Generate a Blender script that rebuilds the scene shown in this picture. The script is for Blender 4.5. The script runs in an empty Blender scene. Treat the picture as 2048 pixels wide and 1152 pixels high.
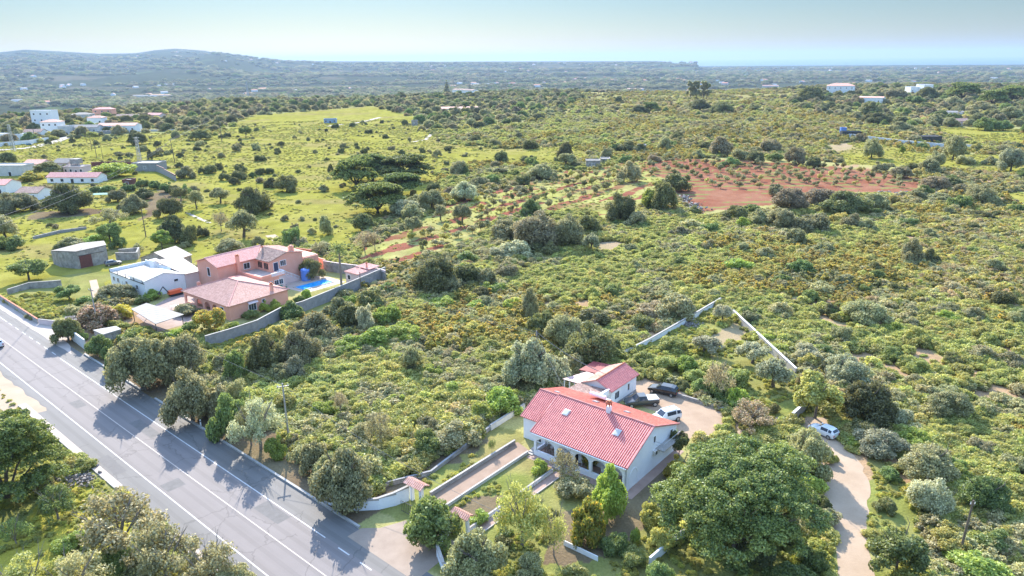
import bpy, bmesh, math, random
import numpy as np
from mathutils import Vector, Matrix

scene = bpy.context.scene
C = scene.collection
R = math.radians

# ------------------------------------------------------------------ camera, sky, sun, exposure
HAZE_ON = True
CAM_H = 50.0
F_PX = 1440.0                      # focal length in pixels of the 2048 px wide photograph
PITCH = math.atan(459 / F_PX)
ROLL = 0.011
cp, sp, cr, sr = math.cos(PITCH), math.sin(PITCH), math.cos(ROLL), math.sin(ROLL)
R0, U0, F0 = Vector((1, 0, 0)), Vector((0, sp, cp)), Vector((0, cp, -sp))
RV, UV_ = R0 * cr - U0 * sr, R0 * sr + U0 * cr
cam_d = bpy.data.cameras.new('camera')
cam = bpy.data.objects.new('camera', cam_d); C.objects.link(cam)
cam_d.sensor_width = 36.0; cam_d.lens = 36.0 * F_PX / 2048
cam_d.clip_start = 1.0; cam_d.clip_end = 200000.0
mw = Matrix((RV, UV_, -F0)).transposed().to_4x4(); mw.translation = Vector((0, 0, CAM_H))
cam.matrix_world = mw
scene.camera = cam

SUN_AZ, SUN_EL = R(-14), R(30)     # ahead of the camera and a little to its left
w = bpy.data.worlds.new('World'); scene.world = w; w.use_nodes = True
nt = w.node_tree; nt.nodes.clear()
sky = nt.nodes.new('ShaderNodeTexSky'); sky.sky_type = 'NISHITA'; sky.sun_disc = False
sky.sun_elevation = SUN_EL; sky.sun_rotation = SUN_AZ
sky.air_density = 0.8; sky.dust_density = 0.3; sky.ozone_density = 1.0; sky.altitude = 50
tint = nt.nodes.new('ShaderNodeMix'); tint.data_type = 'RGBA'; tint.blend_type = 'MULTIPLY'
tint.inputs[0].default_value = 1.0; tint.inputs[7].default_value = (0.92, 1.06, 0.86, 1)
bg = nt.nodes.new('ShaderNodeBackground'); bg.inputs[1].default_value = SKY_STRENGTH = 0.15
wo = nt.nodes.new('ShaderNodeOutputWorld')
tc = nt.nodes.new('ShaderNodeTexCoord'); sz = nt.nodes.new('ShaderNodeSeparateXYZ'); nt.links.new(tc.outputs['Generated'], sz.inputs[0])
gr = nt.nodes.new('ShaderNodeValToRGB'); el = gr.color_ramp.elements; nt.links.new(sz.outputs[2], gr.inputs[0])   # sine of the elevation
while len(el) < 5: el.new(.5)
for e_, (q_, c_) in zip(el, [(0.0, (.165, .158, .142)), (.03, (.160, .168, .160)), (.16, (.128, .200, .235)), (.42, (1.8, 1.75, 1.6)), (1.0, (3.6, 3.6, 3.4))]): e_.position = q_; e_.color = (*[min(v_ / 3.6, 1) for v_ in c_], 1)  # low sky dimmed, unseen overhead sky brightened as added shadow fill
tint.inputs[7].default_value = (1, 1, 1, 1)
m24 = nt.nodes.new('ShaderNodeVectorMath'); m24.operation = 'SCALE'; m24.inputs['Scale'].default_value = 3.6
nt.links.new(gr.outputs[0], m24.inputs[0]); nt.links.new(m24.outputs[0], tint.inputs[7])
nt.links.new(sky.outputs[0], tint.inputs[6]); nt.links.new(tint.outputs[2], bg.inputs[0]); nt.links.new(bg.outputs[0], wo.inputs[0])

sl = bpy.data.lights.new('sun', 'SUN'); sl.energy = 4.4; sl.angle = R(0.5); sl.color = (1.0, 0.925, 0.81)
sun = bpy.data.objects.new('sun', sl); C.objects.link(sun)
sd = Vector((math.sin(SUN_AZ) * math.cos(SUN_EL), math.cos(SUN_AZ) * math.cos(SUN_EL), math.sin(SUN_EL)))
sun.rotation_euler = sd.to_track_quat('Z', 'Y').to_euler()
scene.view_settings.view_transform = 'Standard'; scene.view_settings.look = 'None'
scene.view_settings.exposure = 1.34; scene.view_settings.gamma = 1.0
scene.cycles.use_denoising = True
scene.cycles.max_bounces = 6; scene.cycles.diffuse_bounces = 3; scene.cycles.transmission_bounces = 3
scene.cycles.volume_bounces = 0; scene.cycles.transparent_max_bounces = 8

# ------------------------------------------------------------------ noise and terrain
def vnoise(x, y, seed=0):
    x = np.asarray(x, float); y = np.asarray(y, float)
    xi = np.floor(x).astype(np.int64); yi = np.floor(y).astype(np.int64)
    fx = x - xi; fy = y - yi; fx = fx * fx * (3 - 2 * fx); fy = fy * fy * (3 - 2 * fy)
    def h(a, b):
        n = (a * 374761393 + b * 668265263 + seed * 1442695041) & 0x7fffffff
        n = ((n ^ (n >> 13)) * 1274126177) & 0x7fffffff
        return ((n ^ (n >> 16)) & 0xffff) / 65535.0
    return (h(xi, yi) * (1 - fx) + h(xi + 1, yi) * fx) * (1 - fy) + (h(xi, yi + 1) * (1 - fx) + h(xi + 1, yi + 1) * fx) * fy
def fbm(x, y, seed=0, o=4):
    s = 0; a = 0.5
    for i in range(o):
        s = s + a * vnoise(x * 2 ** i, y * 2 ** i, seed + i); a *= 0.5
    return s / (1 - 0.5 ** o)
def sstep(a, b, x):
    t = np.clip((x - a) / (b - a), 0, 1); return t * t * (3 - 2 * t)
def ray(px, py):
    u = px - 1024; v = 576 - py
    u2 = u * cr + v * sr; v2 = -u * sr + v * cr
    return np.array([u2, F_PX * cp + v2 * sp, -F_PX * sp + v2 * cp])
# skyline of the far hills, photograph pixels -> elevation angle
SKY = [(-500, 112), (-200, 108), (0, 104), (50, 99), (130, 103), (200, 107), (270, 106), (310, 100), (350, 97), (410, 101), (440, 108), (455, 105), (480, 112), (520, 117), (590, 121), (700, 122), (900, 123), (1270, 122)]
_a, _t = [], []
for x_, y_ in SKY:
    d_ = ray(x_, y_); _a.append(math.degrees(math.atan2(d_[0], d_[1]))); _t.append(d_[2] / math.hypot(d_[0], d_[1]))
_a += [11.5, 14, 60]; _t += [_t[-1], -0.011, -0.011]
FRONT = [(-500, 130), (150, 126), (300, 121), (400, 110), (440, 106), (480, 113), (560, 123), (700, 127), (1300, 127)]
_fa, _ft = [], []
for x_, y_ in FRONT:
    d_ = ray(x_, y_); _fa.append(math.degrees(math.atan2(d_[0], d_[1]))); _ft.append(d_[2] / math.hypot(d_[0], d_[1]))
def terr(x, y):
    x = np.asarray(x, float); y = np.asarray(y, float)
    r = np.hypot(x, y); az = np.degrees(np.arctan2(x, np.maximum(y, 1e-3) * np.where(y > 0, 1, 1)))
    und = (fbm(x / 230, y / 230, 5) - 0.5) * 9 * sstep(330, 800, r)
    edge = np.interp(az, [-60, -36, -27, -20, 0, 20, 36, 60], [620, 720, 880, 1000, 1060, 1150, 1400, 1500]) + (fbm(x / 300, y / 300, 9) - .5) * 160
    t = sstep(edge, edge + 900, r)
    val = -72 + (fbm(x / 900, y / 900, 21) - .5) * 34 + (fbm(x / 260, y / 260, 22) - .5) * 9
    ridge = CAM_H + np.interp(az, _a, _t) * 10500
    fr = CAM_H + np.interp(az, _fa, _ft) * 7600
    h = val
    rise = sstep(2500, 10500, r)
    h = h + (ridge - 6 - h) * rise
    h = np.where(az < 14, np.maximum(h, fr - (np.abs(r - 7600) / 1500) ** 2 * 50), h)
    sea = sstep(9800, 13200, r) * sstep(10.5, 14.5, az)
    h = h * (1 - sea) + (-150) * sea
    h = h - sstep(11500, 16000, r) * 320
    return und * (1 - t) + h * t
def P(px, py, dz=0.0):
    """World point where the sight line of a photograph pixel meets the ground (or dz above it)."""
    d = ray(px, py)
    z = 0.0
    for _ in range(14):
        t = (z + dz - CAM_H) / min(d[2], -1e-3)
        x, y = d[0] * t, d[1] * t
        z = 0.5 * z + 0.5 * float(terr(x, y)) if math.hypot(x, y) > 320 else 0.0
    return Vector((x, y, z + dz))
def G(x, y):
    return float(terr(x, y)) if math.hypot(x, y) > 320 else 0.0
def inpoly(px, py, poly):
    px = np.asarray(px); py = np.asarray(py); ins = np.zeros(px.shape, bool); n = len(poly); j = n - 1
    for i in range(n):
        xi, yi = poly[i]; xj, yj = poly[j]
        c = ((yi > py) != (yj > py)) & (px < (xj - xi) * (py - yi) / ((yj - yi) or 1e-9) + xi)
        ins ^= c; j = i
    return ins

# ------------------------------------------------------------------ materials
def newmat(name):
    m = bpy.data.materials.new(name); m.use_nodes = True; t = m.node_tree
    return m, t, t.nodes['Principled BSDF']
def ramp(t, src, stops):
    n = t.nodes.new('ShaderNodeValToRGB'); e = n.color_ramp.elements
    while len(e) < len(stops): e.new(0.5)
    for k, (p, c) in enumerate(stops): e[k].position = p; e[k].color = (*c, 1)
    t.links.new(src, n.inputs[0]); return n.outputs[0]
def noise(t, scale, detail=4, vec=None, rough=0.6):
    n = t.nodes.new('ShaderNodeTexNoise'); n.inputs['Scale'].default_value = scale; n.inputs['Detail'].default_value = detail
    n.inputs['Roughness'].default_value = rough
    if vec is None:
        g = t.nodes.new('ShaderNodeNewGeometry'); vec = g.outputs['Position']
    t.links.new(vec, n.inputs['Vector']); return n.outputs['Fac']
def bump(t, bs, h, strength=0.4, dist=0.05):
    b = t.nodes.new('ShaderNodeBump'); b.inputs['Strength'].default_value = strength; b.inputs['Distance'].default_value = dist
    t.links.new(h, b.inputs['Height']); t.links.new(b.outputs[0], bs.inputs['Normal'])
def mixc(t, a, b, f, mode='MIX'):
    n = t.nodes.new('ShaderNodeMix'); n.data_type = 'RGBA'; n.blend_type = mode
    for k, v in ((6, a), (7, b), (0, f)):
        if hasattr(v, 'is_linked'): t.links.new(v, n.inputs[k])
        elif k == 0: n.inputs[0].default_value = v
        else: n.inputs[k].default_value = (*v, 1)
    return n.outputs[2]
def mathn(t, op, a, b=None):
    n = t.nodes.new('ShaderNodeMath'); n.operation = op
    for k, v in ((0, a), (1, b)):
        if v is None: continue
        if hasattr(v, 'is_linked'): t.links.new(v, n.inputs[k])
        else: n.inputs[k].default_value = v
    return n.outputs[0]
def surf(name, c1, c2, scale=0.8, rough=0.85, bs=0.3, bd=0.03, metal=0.0, fine=14.0, c3=None):
    m, t, p = newmat(name)
    a = noise(t, scale); b = noise(t, fine, 3)
    f = mathn(t, 'ADD', mathn(t, 'MULTIPLY', a, 0.75), mathn(t, 'MULTIPLY', b, 0.25))
    st = [(0.32, c1), (0.66, c2)] if c3 is None else [(0.32, c1), (0.5, c2), (0.68, c3)]
    t.links.new(ramp(t, f, st), p.inputs['Base Color'])
    p.inputs['Roughness'].default_value = rough; p.inputs['Metallic'].default_value = metal
    if bs: bump(t, p, b, bs, bd)
    return m
def plain(name, c, rough=0.5, metal=0.0):
    m, t, p = newmat(name); p.inputs['Base Color'].default_value = (*c, 1)
    p.inputs['Roughness'].default_value = rough; p.inputs['Metallic'].default_value = metal; return m
def tile_mat(name, ca, cb, cc, period=0.3, crest=None):
    """Clay tile roof: UV u runs along the eave in metres, v up the slope in metres."""
    m, t, p = newmat(name)
    uv = t.nodes.new('ShaderNodeUVMap'); sx = t.nodes.new('ShaderNodeSeparateXYZ'); t.links.new(uv.outputs[0], sx.inputs[0])
    u, v = sx.outputs[0], sx.outputs[1]
    fu = mathn(t, 'FLOOR', mathn(t, 'DIVIDE', u, period)); vv = mathn(t, 'DIVIDE', v, 0.36); fv = mathn(t, 'FLOOR', vv)
    cb_ = t.nodes.new('ShaderNodeCombineXYZ'); t.links.new(fu, cb_.inputs[0]); t.links.new(fv, cb_.inputs[1])
    wn = t.nodes.new('ShaderNodeTexWhiteNoise'); wn.noise_dimensions = '2D'; t.links.new(cb_.outputs[0], wn.inputs['Vector'])
    f = mathn(t, 'ADD', mathn(t, 'MULTIPLY', wn.outputs['Value'], 0.5), mathn(t, 'MULTIPLY', noise(t, 0.7), 0.5))
    col = ramp(t, f, [(0.22, ca), (0.5, cb), (0.78, cc)])
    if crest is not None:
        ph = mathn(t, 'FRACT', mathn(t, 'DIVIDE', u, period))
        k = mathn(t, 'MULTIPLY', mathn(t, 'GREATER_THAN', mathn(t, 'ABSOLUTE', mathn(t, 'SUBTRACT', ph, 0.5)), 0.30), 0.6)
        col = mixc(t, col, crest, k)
    lip = mathn(t, 'FRACT', vv)
    dk = mathn(t, 'MULTIPLY', mathn(t, 'GREATER_THAN', lip, 0.86), 0.3)
    col = mixc(t, col, tuple(c * 0.45 for c in ca), dk)
    t.links.new(col, p.inputs['Base Color']); p.inputs['Roughness'].default_value = 0.8
    bump(t, p, mathn(t, 'MULTIPLY', lip, -1.0), 0.5, 0.03)
    return m
def leaf_mat(name, ca, cb, cc=None, trans=0.3, sat=1.0):
    m = bpy.data.materials.new(name); m.use_nodes = True; t = m.node_tree; t.nodes.clear()
    at = t.nodes.new('ShaderNodeAttribute'); at.attribute_name = 'lr'
    oi = t.nodes.new('ShaderNodeObjectInfo')
    stops = [(0.0, ca), (0.93, cb)] if cc is None else [(0.0, ca), (0.80, cb), (0.86, cc), (1.0, cc)]
    col = ramp(t, at.outputs['Fac'], stops)
    hs = t.nodes.new('ShaderNodeHueSaturation'); hs.inputs['Saturation'].default_value = sat
    t.links.new(mathn(t, 'ADD', mathn(t, 'MULTIPLY', oi.outputs['Random'], 0.035), 0.483), hs.inputs['Hue'])
    vr = mathn(t, 'FRACT', mathn(t, 'MULTIPLY', oi.outputs['Random'], 7.31))
    t.links.new(mathn(t, 'ADD', mathn(t, 'MULTIPLY', vr, 0.5), 0.76), hs.inputs['Value'])
    t.links.new(col, hs.inputs['Color'])
    d = t.nodes.new('ShaderNodeBsdfDiffuse'); tr = t.nodes.new('ShaderNodeBsdfTranslucent'); gl = t.nodes.new('ShaderNodeBsdfGlossy')
    gl.inputs['Roughness'].default_value = 0.55
    t.links.new(hs.outputs[0], d.inputs[0]); t.links.new(hs.outputs[0], tr.inputs[0])
    gl.inputs['Color'].default_value = (0.9, 0.95, 1, 1)
    mx = t.nodes.new('ShaderNodeMixShader'); mx.inputs[0].default_value = trans
    t.links.new(d.outputs[0], mx.inputs[1]); t.links.new(tr.outputs[0], mx.inputs[2])
    m2 = t.nodes.new('ShaderNodeMixShader'); m2.inputs[0].default_value = 0.035
    t.links.new(mx.outputs[0], m2.inputs[1]); t.links.new(gl.outputs[0], m2.inputs[2])
    o = t.nodes.new('ShaderNodeOutputMaterial'); t.links.new(m2.outputs[0], o.inputs[0])
    return m

M = {}
M['white'] = surf('white_render', (.76, .78, .82), (.86, .87, .90), 0.5, .8, .25)
M['white_clean'] = surf('white_paint', (.78, .79, .80), (.86, .86, .86), 1.5, .6, .1)
M['offwhite'] = surf('off_white_render', (.50, .48, .44), (.66, .64, .60), 0.6, .85, .3)
M['pink'] = surf('salmon_render', (.72, .33, .23), (.80, .42, .31), 0.45, .85, .3)
M['pink_pale'] = surf('pale_pink_render', (.62, .48, .45), (.70, .56, .53), 0.5, .85, .2)
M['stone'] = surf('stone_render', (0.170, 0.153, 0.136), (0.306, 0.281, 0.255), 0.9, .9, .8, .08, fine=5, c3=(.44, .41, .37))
M['block'] = surf('grey_block', (0.238, 0.230, 0.230), (0.357, 0.340, 0.340), 1.3, .9, .5, .03)
M['concrete'] = surf('concrete', (0.289, 0.272, 0.255), (0.391, 0.374, 0.348), 0.9, .85, .2)
M['conc_pale'] = surf('pale_concrete', (0.306, 0.281, 0.255), (0.408, 0.374, 0.340), 0.7, .85, .2)
M['rust'] = surf('rusty_iron', (.10, .035, .03), (.17, .06, .05), 2, .8, .3)
M['wood'] = surf('grey_wood', (.10, .08, .06), (.17, .13, .10), 3, .8, .3)
M['bark'] = surf('bark', (.07, .055, .045), (.16, .13, .10), 3, .9, .6, .05)
M['bark_pale'] = surf('pale_bark', (.16, .14, .12), (.28, .24, .20), 3, .9, .5, .04)
M['glass'] = plain('window_glass', (.03, .04, .06), .12)
M['dark'] = plain('dark_opening', (.025, .022, .022), .8)
M['metal'] = plain('galvanised_metal', (.45, .46, .47), .45, .8)
M['metal_dark'] = plain('dark_metal', (.06, .065, .07), .5, .5)
M['tyre'] = plain('tyre_rubber', (.015, .015, .016), .8)
M['rock'] = surf('rubble_rock', (.14, .12, .11), (.32, .28, .25), 1.2, .9, .6, .06, fine=6)
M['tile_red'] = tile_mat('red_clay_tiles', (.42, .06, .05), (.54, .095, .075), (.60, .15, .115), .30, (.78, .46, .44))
M['tile_red_back'] = tile_mat('red_clay_tiles_plain', (.46, .10, .065), (.56, .14, .09), (.62, .18, .12), .30)
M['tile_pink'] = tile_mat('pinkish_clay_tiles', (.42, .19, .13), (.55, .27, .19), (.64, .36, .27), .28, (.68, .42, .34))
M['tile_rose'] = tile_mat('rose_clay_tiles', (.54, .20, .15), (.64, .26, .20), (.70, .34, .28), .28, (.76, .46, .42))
M['tile_old'] = tile_mat('old_lichen_tiles', (.20, .12, .09), (.32, .19, .15), (.42, .28, .22), .26)
M['tile_orange'] = tile_mat('orange_clay_tiles', (.60, .30, .21), (.70, .36, .26), (.76, .44, .34), .28)
M['sheet'] = surf('fibre_cement_sheet', (00.161, 00.155, 00.148), (00.226, 00.214, 00.208), 0.6, .75, .1)
M['sheet_white'] = surf('white_corrugated_sheet', (00.354, 00.354, 00.354), (00.422, 00.422, 00.422), 1, .6, .1)
M['sheet_old'] = surf('old_cement_sheet', (.20, .175, .155), (.30, .265, .23), 0.6, .85, .2)
M['paving'] = surf('terracotta_paving', (0.289, 0.187, 0.145), (0.391, 0.264, 0.212), 0.8, .85, .2)
M['pool_tile'] = surf('pool_surround', (0.374, 0.289, 0.238), (0.459, 0.365, 0.306), 1.2, .8, .1)
M['terracotta'] = surf('terracotta', (.42, .12, .06), (.56, .19, .10), 2, .8, .3)
M['blue_paint'] = plain('blue_paint', (.10, .22, .55), .5)
M['blue_plastic'] = plain('blue_plastic', (.12, .25, .62), .45)
M['green_plastic'] = plain('green_plastic', (.02, .20, .14), .5)
M['orange_plastic'] = plain('orange_plastic', (.75, .13, .04), .5)

# ------------------------------------------------------------------ mesh helpers
def mesh_np(name, v, f, uv=None, lr=None):
    v = np.asarray(v, np.float32); f = np.asarray(f, np.int32); n, k = f.shape
    me = bpy.data.meshes.new(name)
    me.vertices.add(len(v)); me.vertices.foreach_set('co', v.ravel())
    me.loops.add(n * k); me.loops.foreach_set('vertex_index', f.ravel())
    me.polygons.add(n); me.polygons.foreach_set('loop_start', np.arange(0, n * k, k, dtype=np.int32))
    me.polygons.foreach_set('loop_total', np.full(n, k, np.int32))
    if lr is not None:
        a = me.attributes.new('lr', 'FLOAT', 'FACE'); a.data.foreach_set('value', np.asarray(lr, np.float32))
    me.update(calc_edges=True)
    if uv is not None:
        l = me.uv_layers.new(name='UVMap'); l.data.foreach_set('uv', np.asarray(uv, np.float32)[f.ravel()].ravel())
    return me
class MB:
    """Collects boxes, prisms, tubes; build() links them as ONE mesh object."""
    def __init__(s): s.v = []; s.f = []
    def add(s, v, f):
        b = len(s.v); s.v += [tuple(p) for p in v]; s.f += [tuple(i + b for i in q) for q in f]; return s
    def box(s, x0, x1, y0, y1, z0, z1):
        return s.add([(x0, y0, z0), (x1, y0, z0), (x1, y1, z0), (x0, y1, z0), (x0, y0, z1), (x1, y0, z1), (x1, y1, z1), (x0, y1, z1)],
                     [(0, 3, 2, 1), (4, 5, 6, 7), (0, 1, 5, 4), (1, 2, 6, 5), (2, 3, 7, 6), (3, 0, 4, 7)])
    def prism(s, poly, z0, z1):
        """poly: (x, y) counter-clockwise; z0/z1 numbers or per-vertex lists."""
        n = len(poly); a = z0 if hasattr(z0, '__len__') else [z0] * n; b = z1 if hasattr(z1, '__len__') else [z1] * n
        v = [(p[0], p[1], a[i]) for i, p in enumerate(poly)] + [(p[0], p[1], b[i]) for i, p in enumerate(poly)]
        return s.add(v, [tuple(range(n))[::-1], tuple(range(n, 2 * n))] + [(i, (i + 1) % n, n + (i + 1) % n, n + i) for i in range(n)])
    def slab(s, pts, t, lift=0.0):
        """A planar polygon (3D points, counter-clockwise from above) with thickness t downwards."""
        n = len(pts); v = [(p[0], p[1], p[2] + lift) for p in pts] + [(p[0], p[1], p[2] + lift - t) for p in pts]
        return s.add(v, [tuple(range(n)), tuple(range(n, 2 * n))[::-1]] + [(i, n + i, n + (i + 1) % n, (i + 1) % n) for i in range(n)])
    def tube(s, a, b, r0, r1=None, n=8, cap=True):
        a = Vector(a); b = Vector(b); r1 = r0 if r1 is None else r1; d = (b - a)
        if d.length < 1e-6: return s
        d.normalize(); u = d.orthogonal().normalized(); w_ = d.cross(u)
        v = []
        for p, r in ((a, r0), (b, r1)):
            for i in range(n):
                q = 2 * math.pi * i / n; v.append(p + (u * math.cos(q) + w_ * math.sin(q)) * r)
        f = [(i, (i + 1) % n, n + (i + 1) % n, n + i) for i in range(n)]
        if cap: f += [tuple(range(n))[::-1], tuple(range(n, 2 * n))]
        return s.add(v, f)
    def path(s, pts, r, n=5):
        for a, b in zip(pts, pts[1:]): s.tube(a, b, r, r, n, False)
        return s
    def wall(s, p, q, z0, z1, t, z1b=None):
        """A vertical wall from p to q, thickness t centred, top z1 at p and z1b at q."""
        p = Vector(p[:2]); q = Vector(q[:2]); d = (q - p).normalized(); n = Vector((-d.y, d.x)) * t / 2; z1b = z1 if z1b is None else z1b
        return s.prism([p - n, q - n, q + n, p + n], z0, [z1, z1b, z1b, z1])
    def build(s, name, mat, parent=None, smooth=False, bevel=0):
        me = bpy.data.meshes.new(name); me.from_pydata(s.v, [], s.f); me.update()
        if bevel:
            bm = bmesh.new(); bm.from_mesh(me)
            bmesh.ops.bevel(bm, geom=bm.edges[:], offset=bevel, segments=2, affect='EDGES'); bm.to_mesh(me); bm.free()
        if smooth:
            me.polygons.foreach_set('use_smooth', [True] * len(me.polygons))
        return link(name, me, mat, parent)
def link(name, me, mat=None, parent=None):
    o = bpy.data.objects.new(name, me); C.objects.link(o)
    if mat is not None:
        me.materials.append(M[mat] if isinstance(mat, str) else mat)
    if parent is not None: o.parent = parent
    return o
def tag(o, label=None, cat=None, group=None, kind=None):
    for k, v in (('label', label), ('category', cat), ('group', group), ('kind', kind)):
        if v: o[k] = v
    return o
def thing(name, label, cat, loc=(0, 0, 0), rz=0, group=None):
    o = bpy.data.objects.new(name, None); C.objects.link(o); o.location = loc; o.rotation_euler = (0, 0, rz); o.empty_display_size = .1
    return tag(o, label, cat, group)
def ribbed(name, poly, u_dir, mat, parent, period=.3, amp=.05, slab=.12, corr=False):
    """A ribbed (tiled or corrugated) roof plane: convex planar polygon, ribs run up the slope, with a slab below."""
    poly = [Vector(p) for p in poly]; u = Vector(u_dir).normalized()
    nrm = Vector((0, 0, 0))
    for i in range(1, len(poly) - 1): nrm += (poly[i] - poly[0]).cross(poly[i + 1] - poly[0])
    nrm.normalize()
    if nrm.z < 0: nrm = -nrm; poly = poly[::-1]
    vv = nrm.cross(u).normalized(); o = poly[0]
    q = [((p - o).dot(u), (p - o).dot(vv)) for p in poly]
    u0 = min(a for a, b in q); u1 = max(a for a, b in q); n = max(2, int((u1 - u0) / period * 6))
    V, UVs, F = [], [], []
    for i in range(n + 1):
        x = u0 + (u1 - u0) * (i / n); x = min(max(x, u0 + 1e-4), u1 - 1e-4); ys = []
        for (a, b), (c, d) in zip(q, q[1:] + q[:1]):
            if (a - x) * (c - x) <= 0 and abs(c - a) > 1e-9: ys.append(b + (d - b) * (x - a) / (c - a))
        y0, y1 = min(ys), max(ys); ph = (x / period) % 1.0
        h = amp * (0.5 + 0.5 * math.cos(2 * math.pi * ph)) if corr else amp * (math.sqrt(max(0, 1 - ((ph if ph < .5 else ph - 1) / .34) ** 2)) if abs(ph if ph < .5 else ph - 1) < .34 else 0)
        for y in (y0, y1):
            V.append(o + u * x + vv * y + nrm * (h + .004)); UVs.append((x, y))
    for i in range(n): F.append((2 * i, 2 * i + 2, 2 * i + 3, 2 * i + 1))
    b = len(V); m = len(poly)
    for off in (0.0, slab):
        for p, (a, c) in zip(poly, q): V.append(p - nrm * off); UVs.append((a, c))
    me = bpy.data.meshes.new(name)
    F2 = F + [tuple(range(b, b + m))] + [tuple(range(b + m, b + 2 * m))[::-1]] + [(b + i, b + m + i, b + m + (i + 1) % m, b + (i + 1) % m) for i in range(m)]
    me.from_pydata([tuple(p) for p in V], [], F2); me.update()
    l = me.uv_layers.new(name='UVMap')
    for lp in me.loops: l.data[lp.index].uv = UVs[lp.vertex_index]
    return link(name, me, mat, parent)
def window(parent, c, wx, h, n, mat='glass', frame='white_clean', name='window', bars=1, arch=False):
    """Window on a wall: centre c, width wx, height h, n = outward direction ('-y','y','x','-x')."""
    cx, cy, cz = c; ax = {'-y': (1, 0, 0, -1), 'y': (-1, 0, 0, 1), 'x': (0, 1, 1, 0), '-x': (0, -1, -1, 0)}[n]
    tx, ty, nx, ny = ax
    def bx(mb, a0, a1, z0, z1, d0, d1):
        xs = [cx + tx * a0 + nx * d0, cx + tx * a1 + nx * d1]; ys = [cy + ty * a0 + ny * d0, cy + ty * a1 + ny * d1]
        mb.box(min(xs), max(xs), min(ys), max(ys), cz + z0, cz + z1)
    g = MB(); bx(g, -wx / 2, wx / 2, -h / 2, h / 2, -.05, .02); pane = g.build(name, mat, parent)
    f = MB(); t = .09
    bx(f, -wx / 2 - t, wx / 2 + t, h / 2, h / 2 + t, -.05, .06); bx(f, -wx / 2 - t, wx / 2 + t, -h / 2 - t, -h / 2, -.05, .09)
    bx(f, -wx / 2 - t, -wx / 2, -h / 2, h / 2, -.05, .06); bx(f, wx / 2, wx / 2 + t, -h / 2, h / 2, -.05, .06)
    for k in range(bars):
        a = -wx / 2 + wx * (k + 1) / (bars + 1); bx(f, a - .025, a + .025, -h / 2, h / 2, -.04, .04)
    f.build('frame', frame, pane)
    return pane
rnd = random.Random(7)

# ------------------------------------------------------------------ the ground
RO = np.array([-25.619, 66.522]); RU = np.array([-0.75823, 0.65199]); RN = np.array([-RU[1], RU[0]])
def rd(a, o, z=0.0):
    """Road frame: a metres along the road, o metres to its left."""
    q = RO + RU * a + RN * o; return Vector((q[0], q[1], z))
MO = np.array([13.49, 75.28]); MA = R(-39.34); MX = np.array([math.cos(MA), math.sin(MA)]); MY = np.array([-math.sin(MA), math.cos(MA)])
def mh(x, y, z=0.0):
    q = MO + MX * x + MY * y; return Vector((q[0], q[1], z))
VO = np.array([-57.0, 137.0]); VA = R(-37.9); VX = np.array([math.cos(VA), math.sin(VA)]); VY = np.array([-math.sin(VA), math.cos(VA)])
def vh(x, y, z=0.0):
    q = VO + VX * x + VY * y; return Vector((q[0], q[1], z))
def wp(pts): return [tuple(P(*p)[:2]) for p in pts]
SCRUB, MEADOW, RED, LAWN, DIRT, BROWN, REDGRASS, WOOD, YELLOW, BARE, DULL = range(11)
ZCOL = {DULL: ((.22, .21, .075), (.28, .24, .10)), SCRUB: ((.30, .29, .10), (.37, .32, .14)), MEADOW: ((.225, .215, .035), (.285, .26, .065)), RED: ((.20, .062, .036), (.29, .145, .09)),
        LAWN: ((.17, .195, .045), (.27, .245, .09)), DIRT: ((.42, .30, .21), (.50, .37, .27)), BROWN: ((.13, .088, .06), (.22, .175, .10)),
        REDGRASS: ((.29, .30, .08), (.34, .30, .12)), WOOD: ((.24, .25, .09), (.30, .27, .12)), YELLOW: ((.38, .31, .045), (.28, .28, .06)), BARE: ((.36, .26, .17), (.31, .25, .13))}
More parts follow.
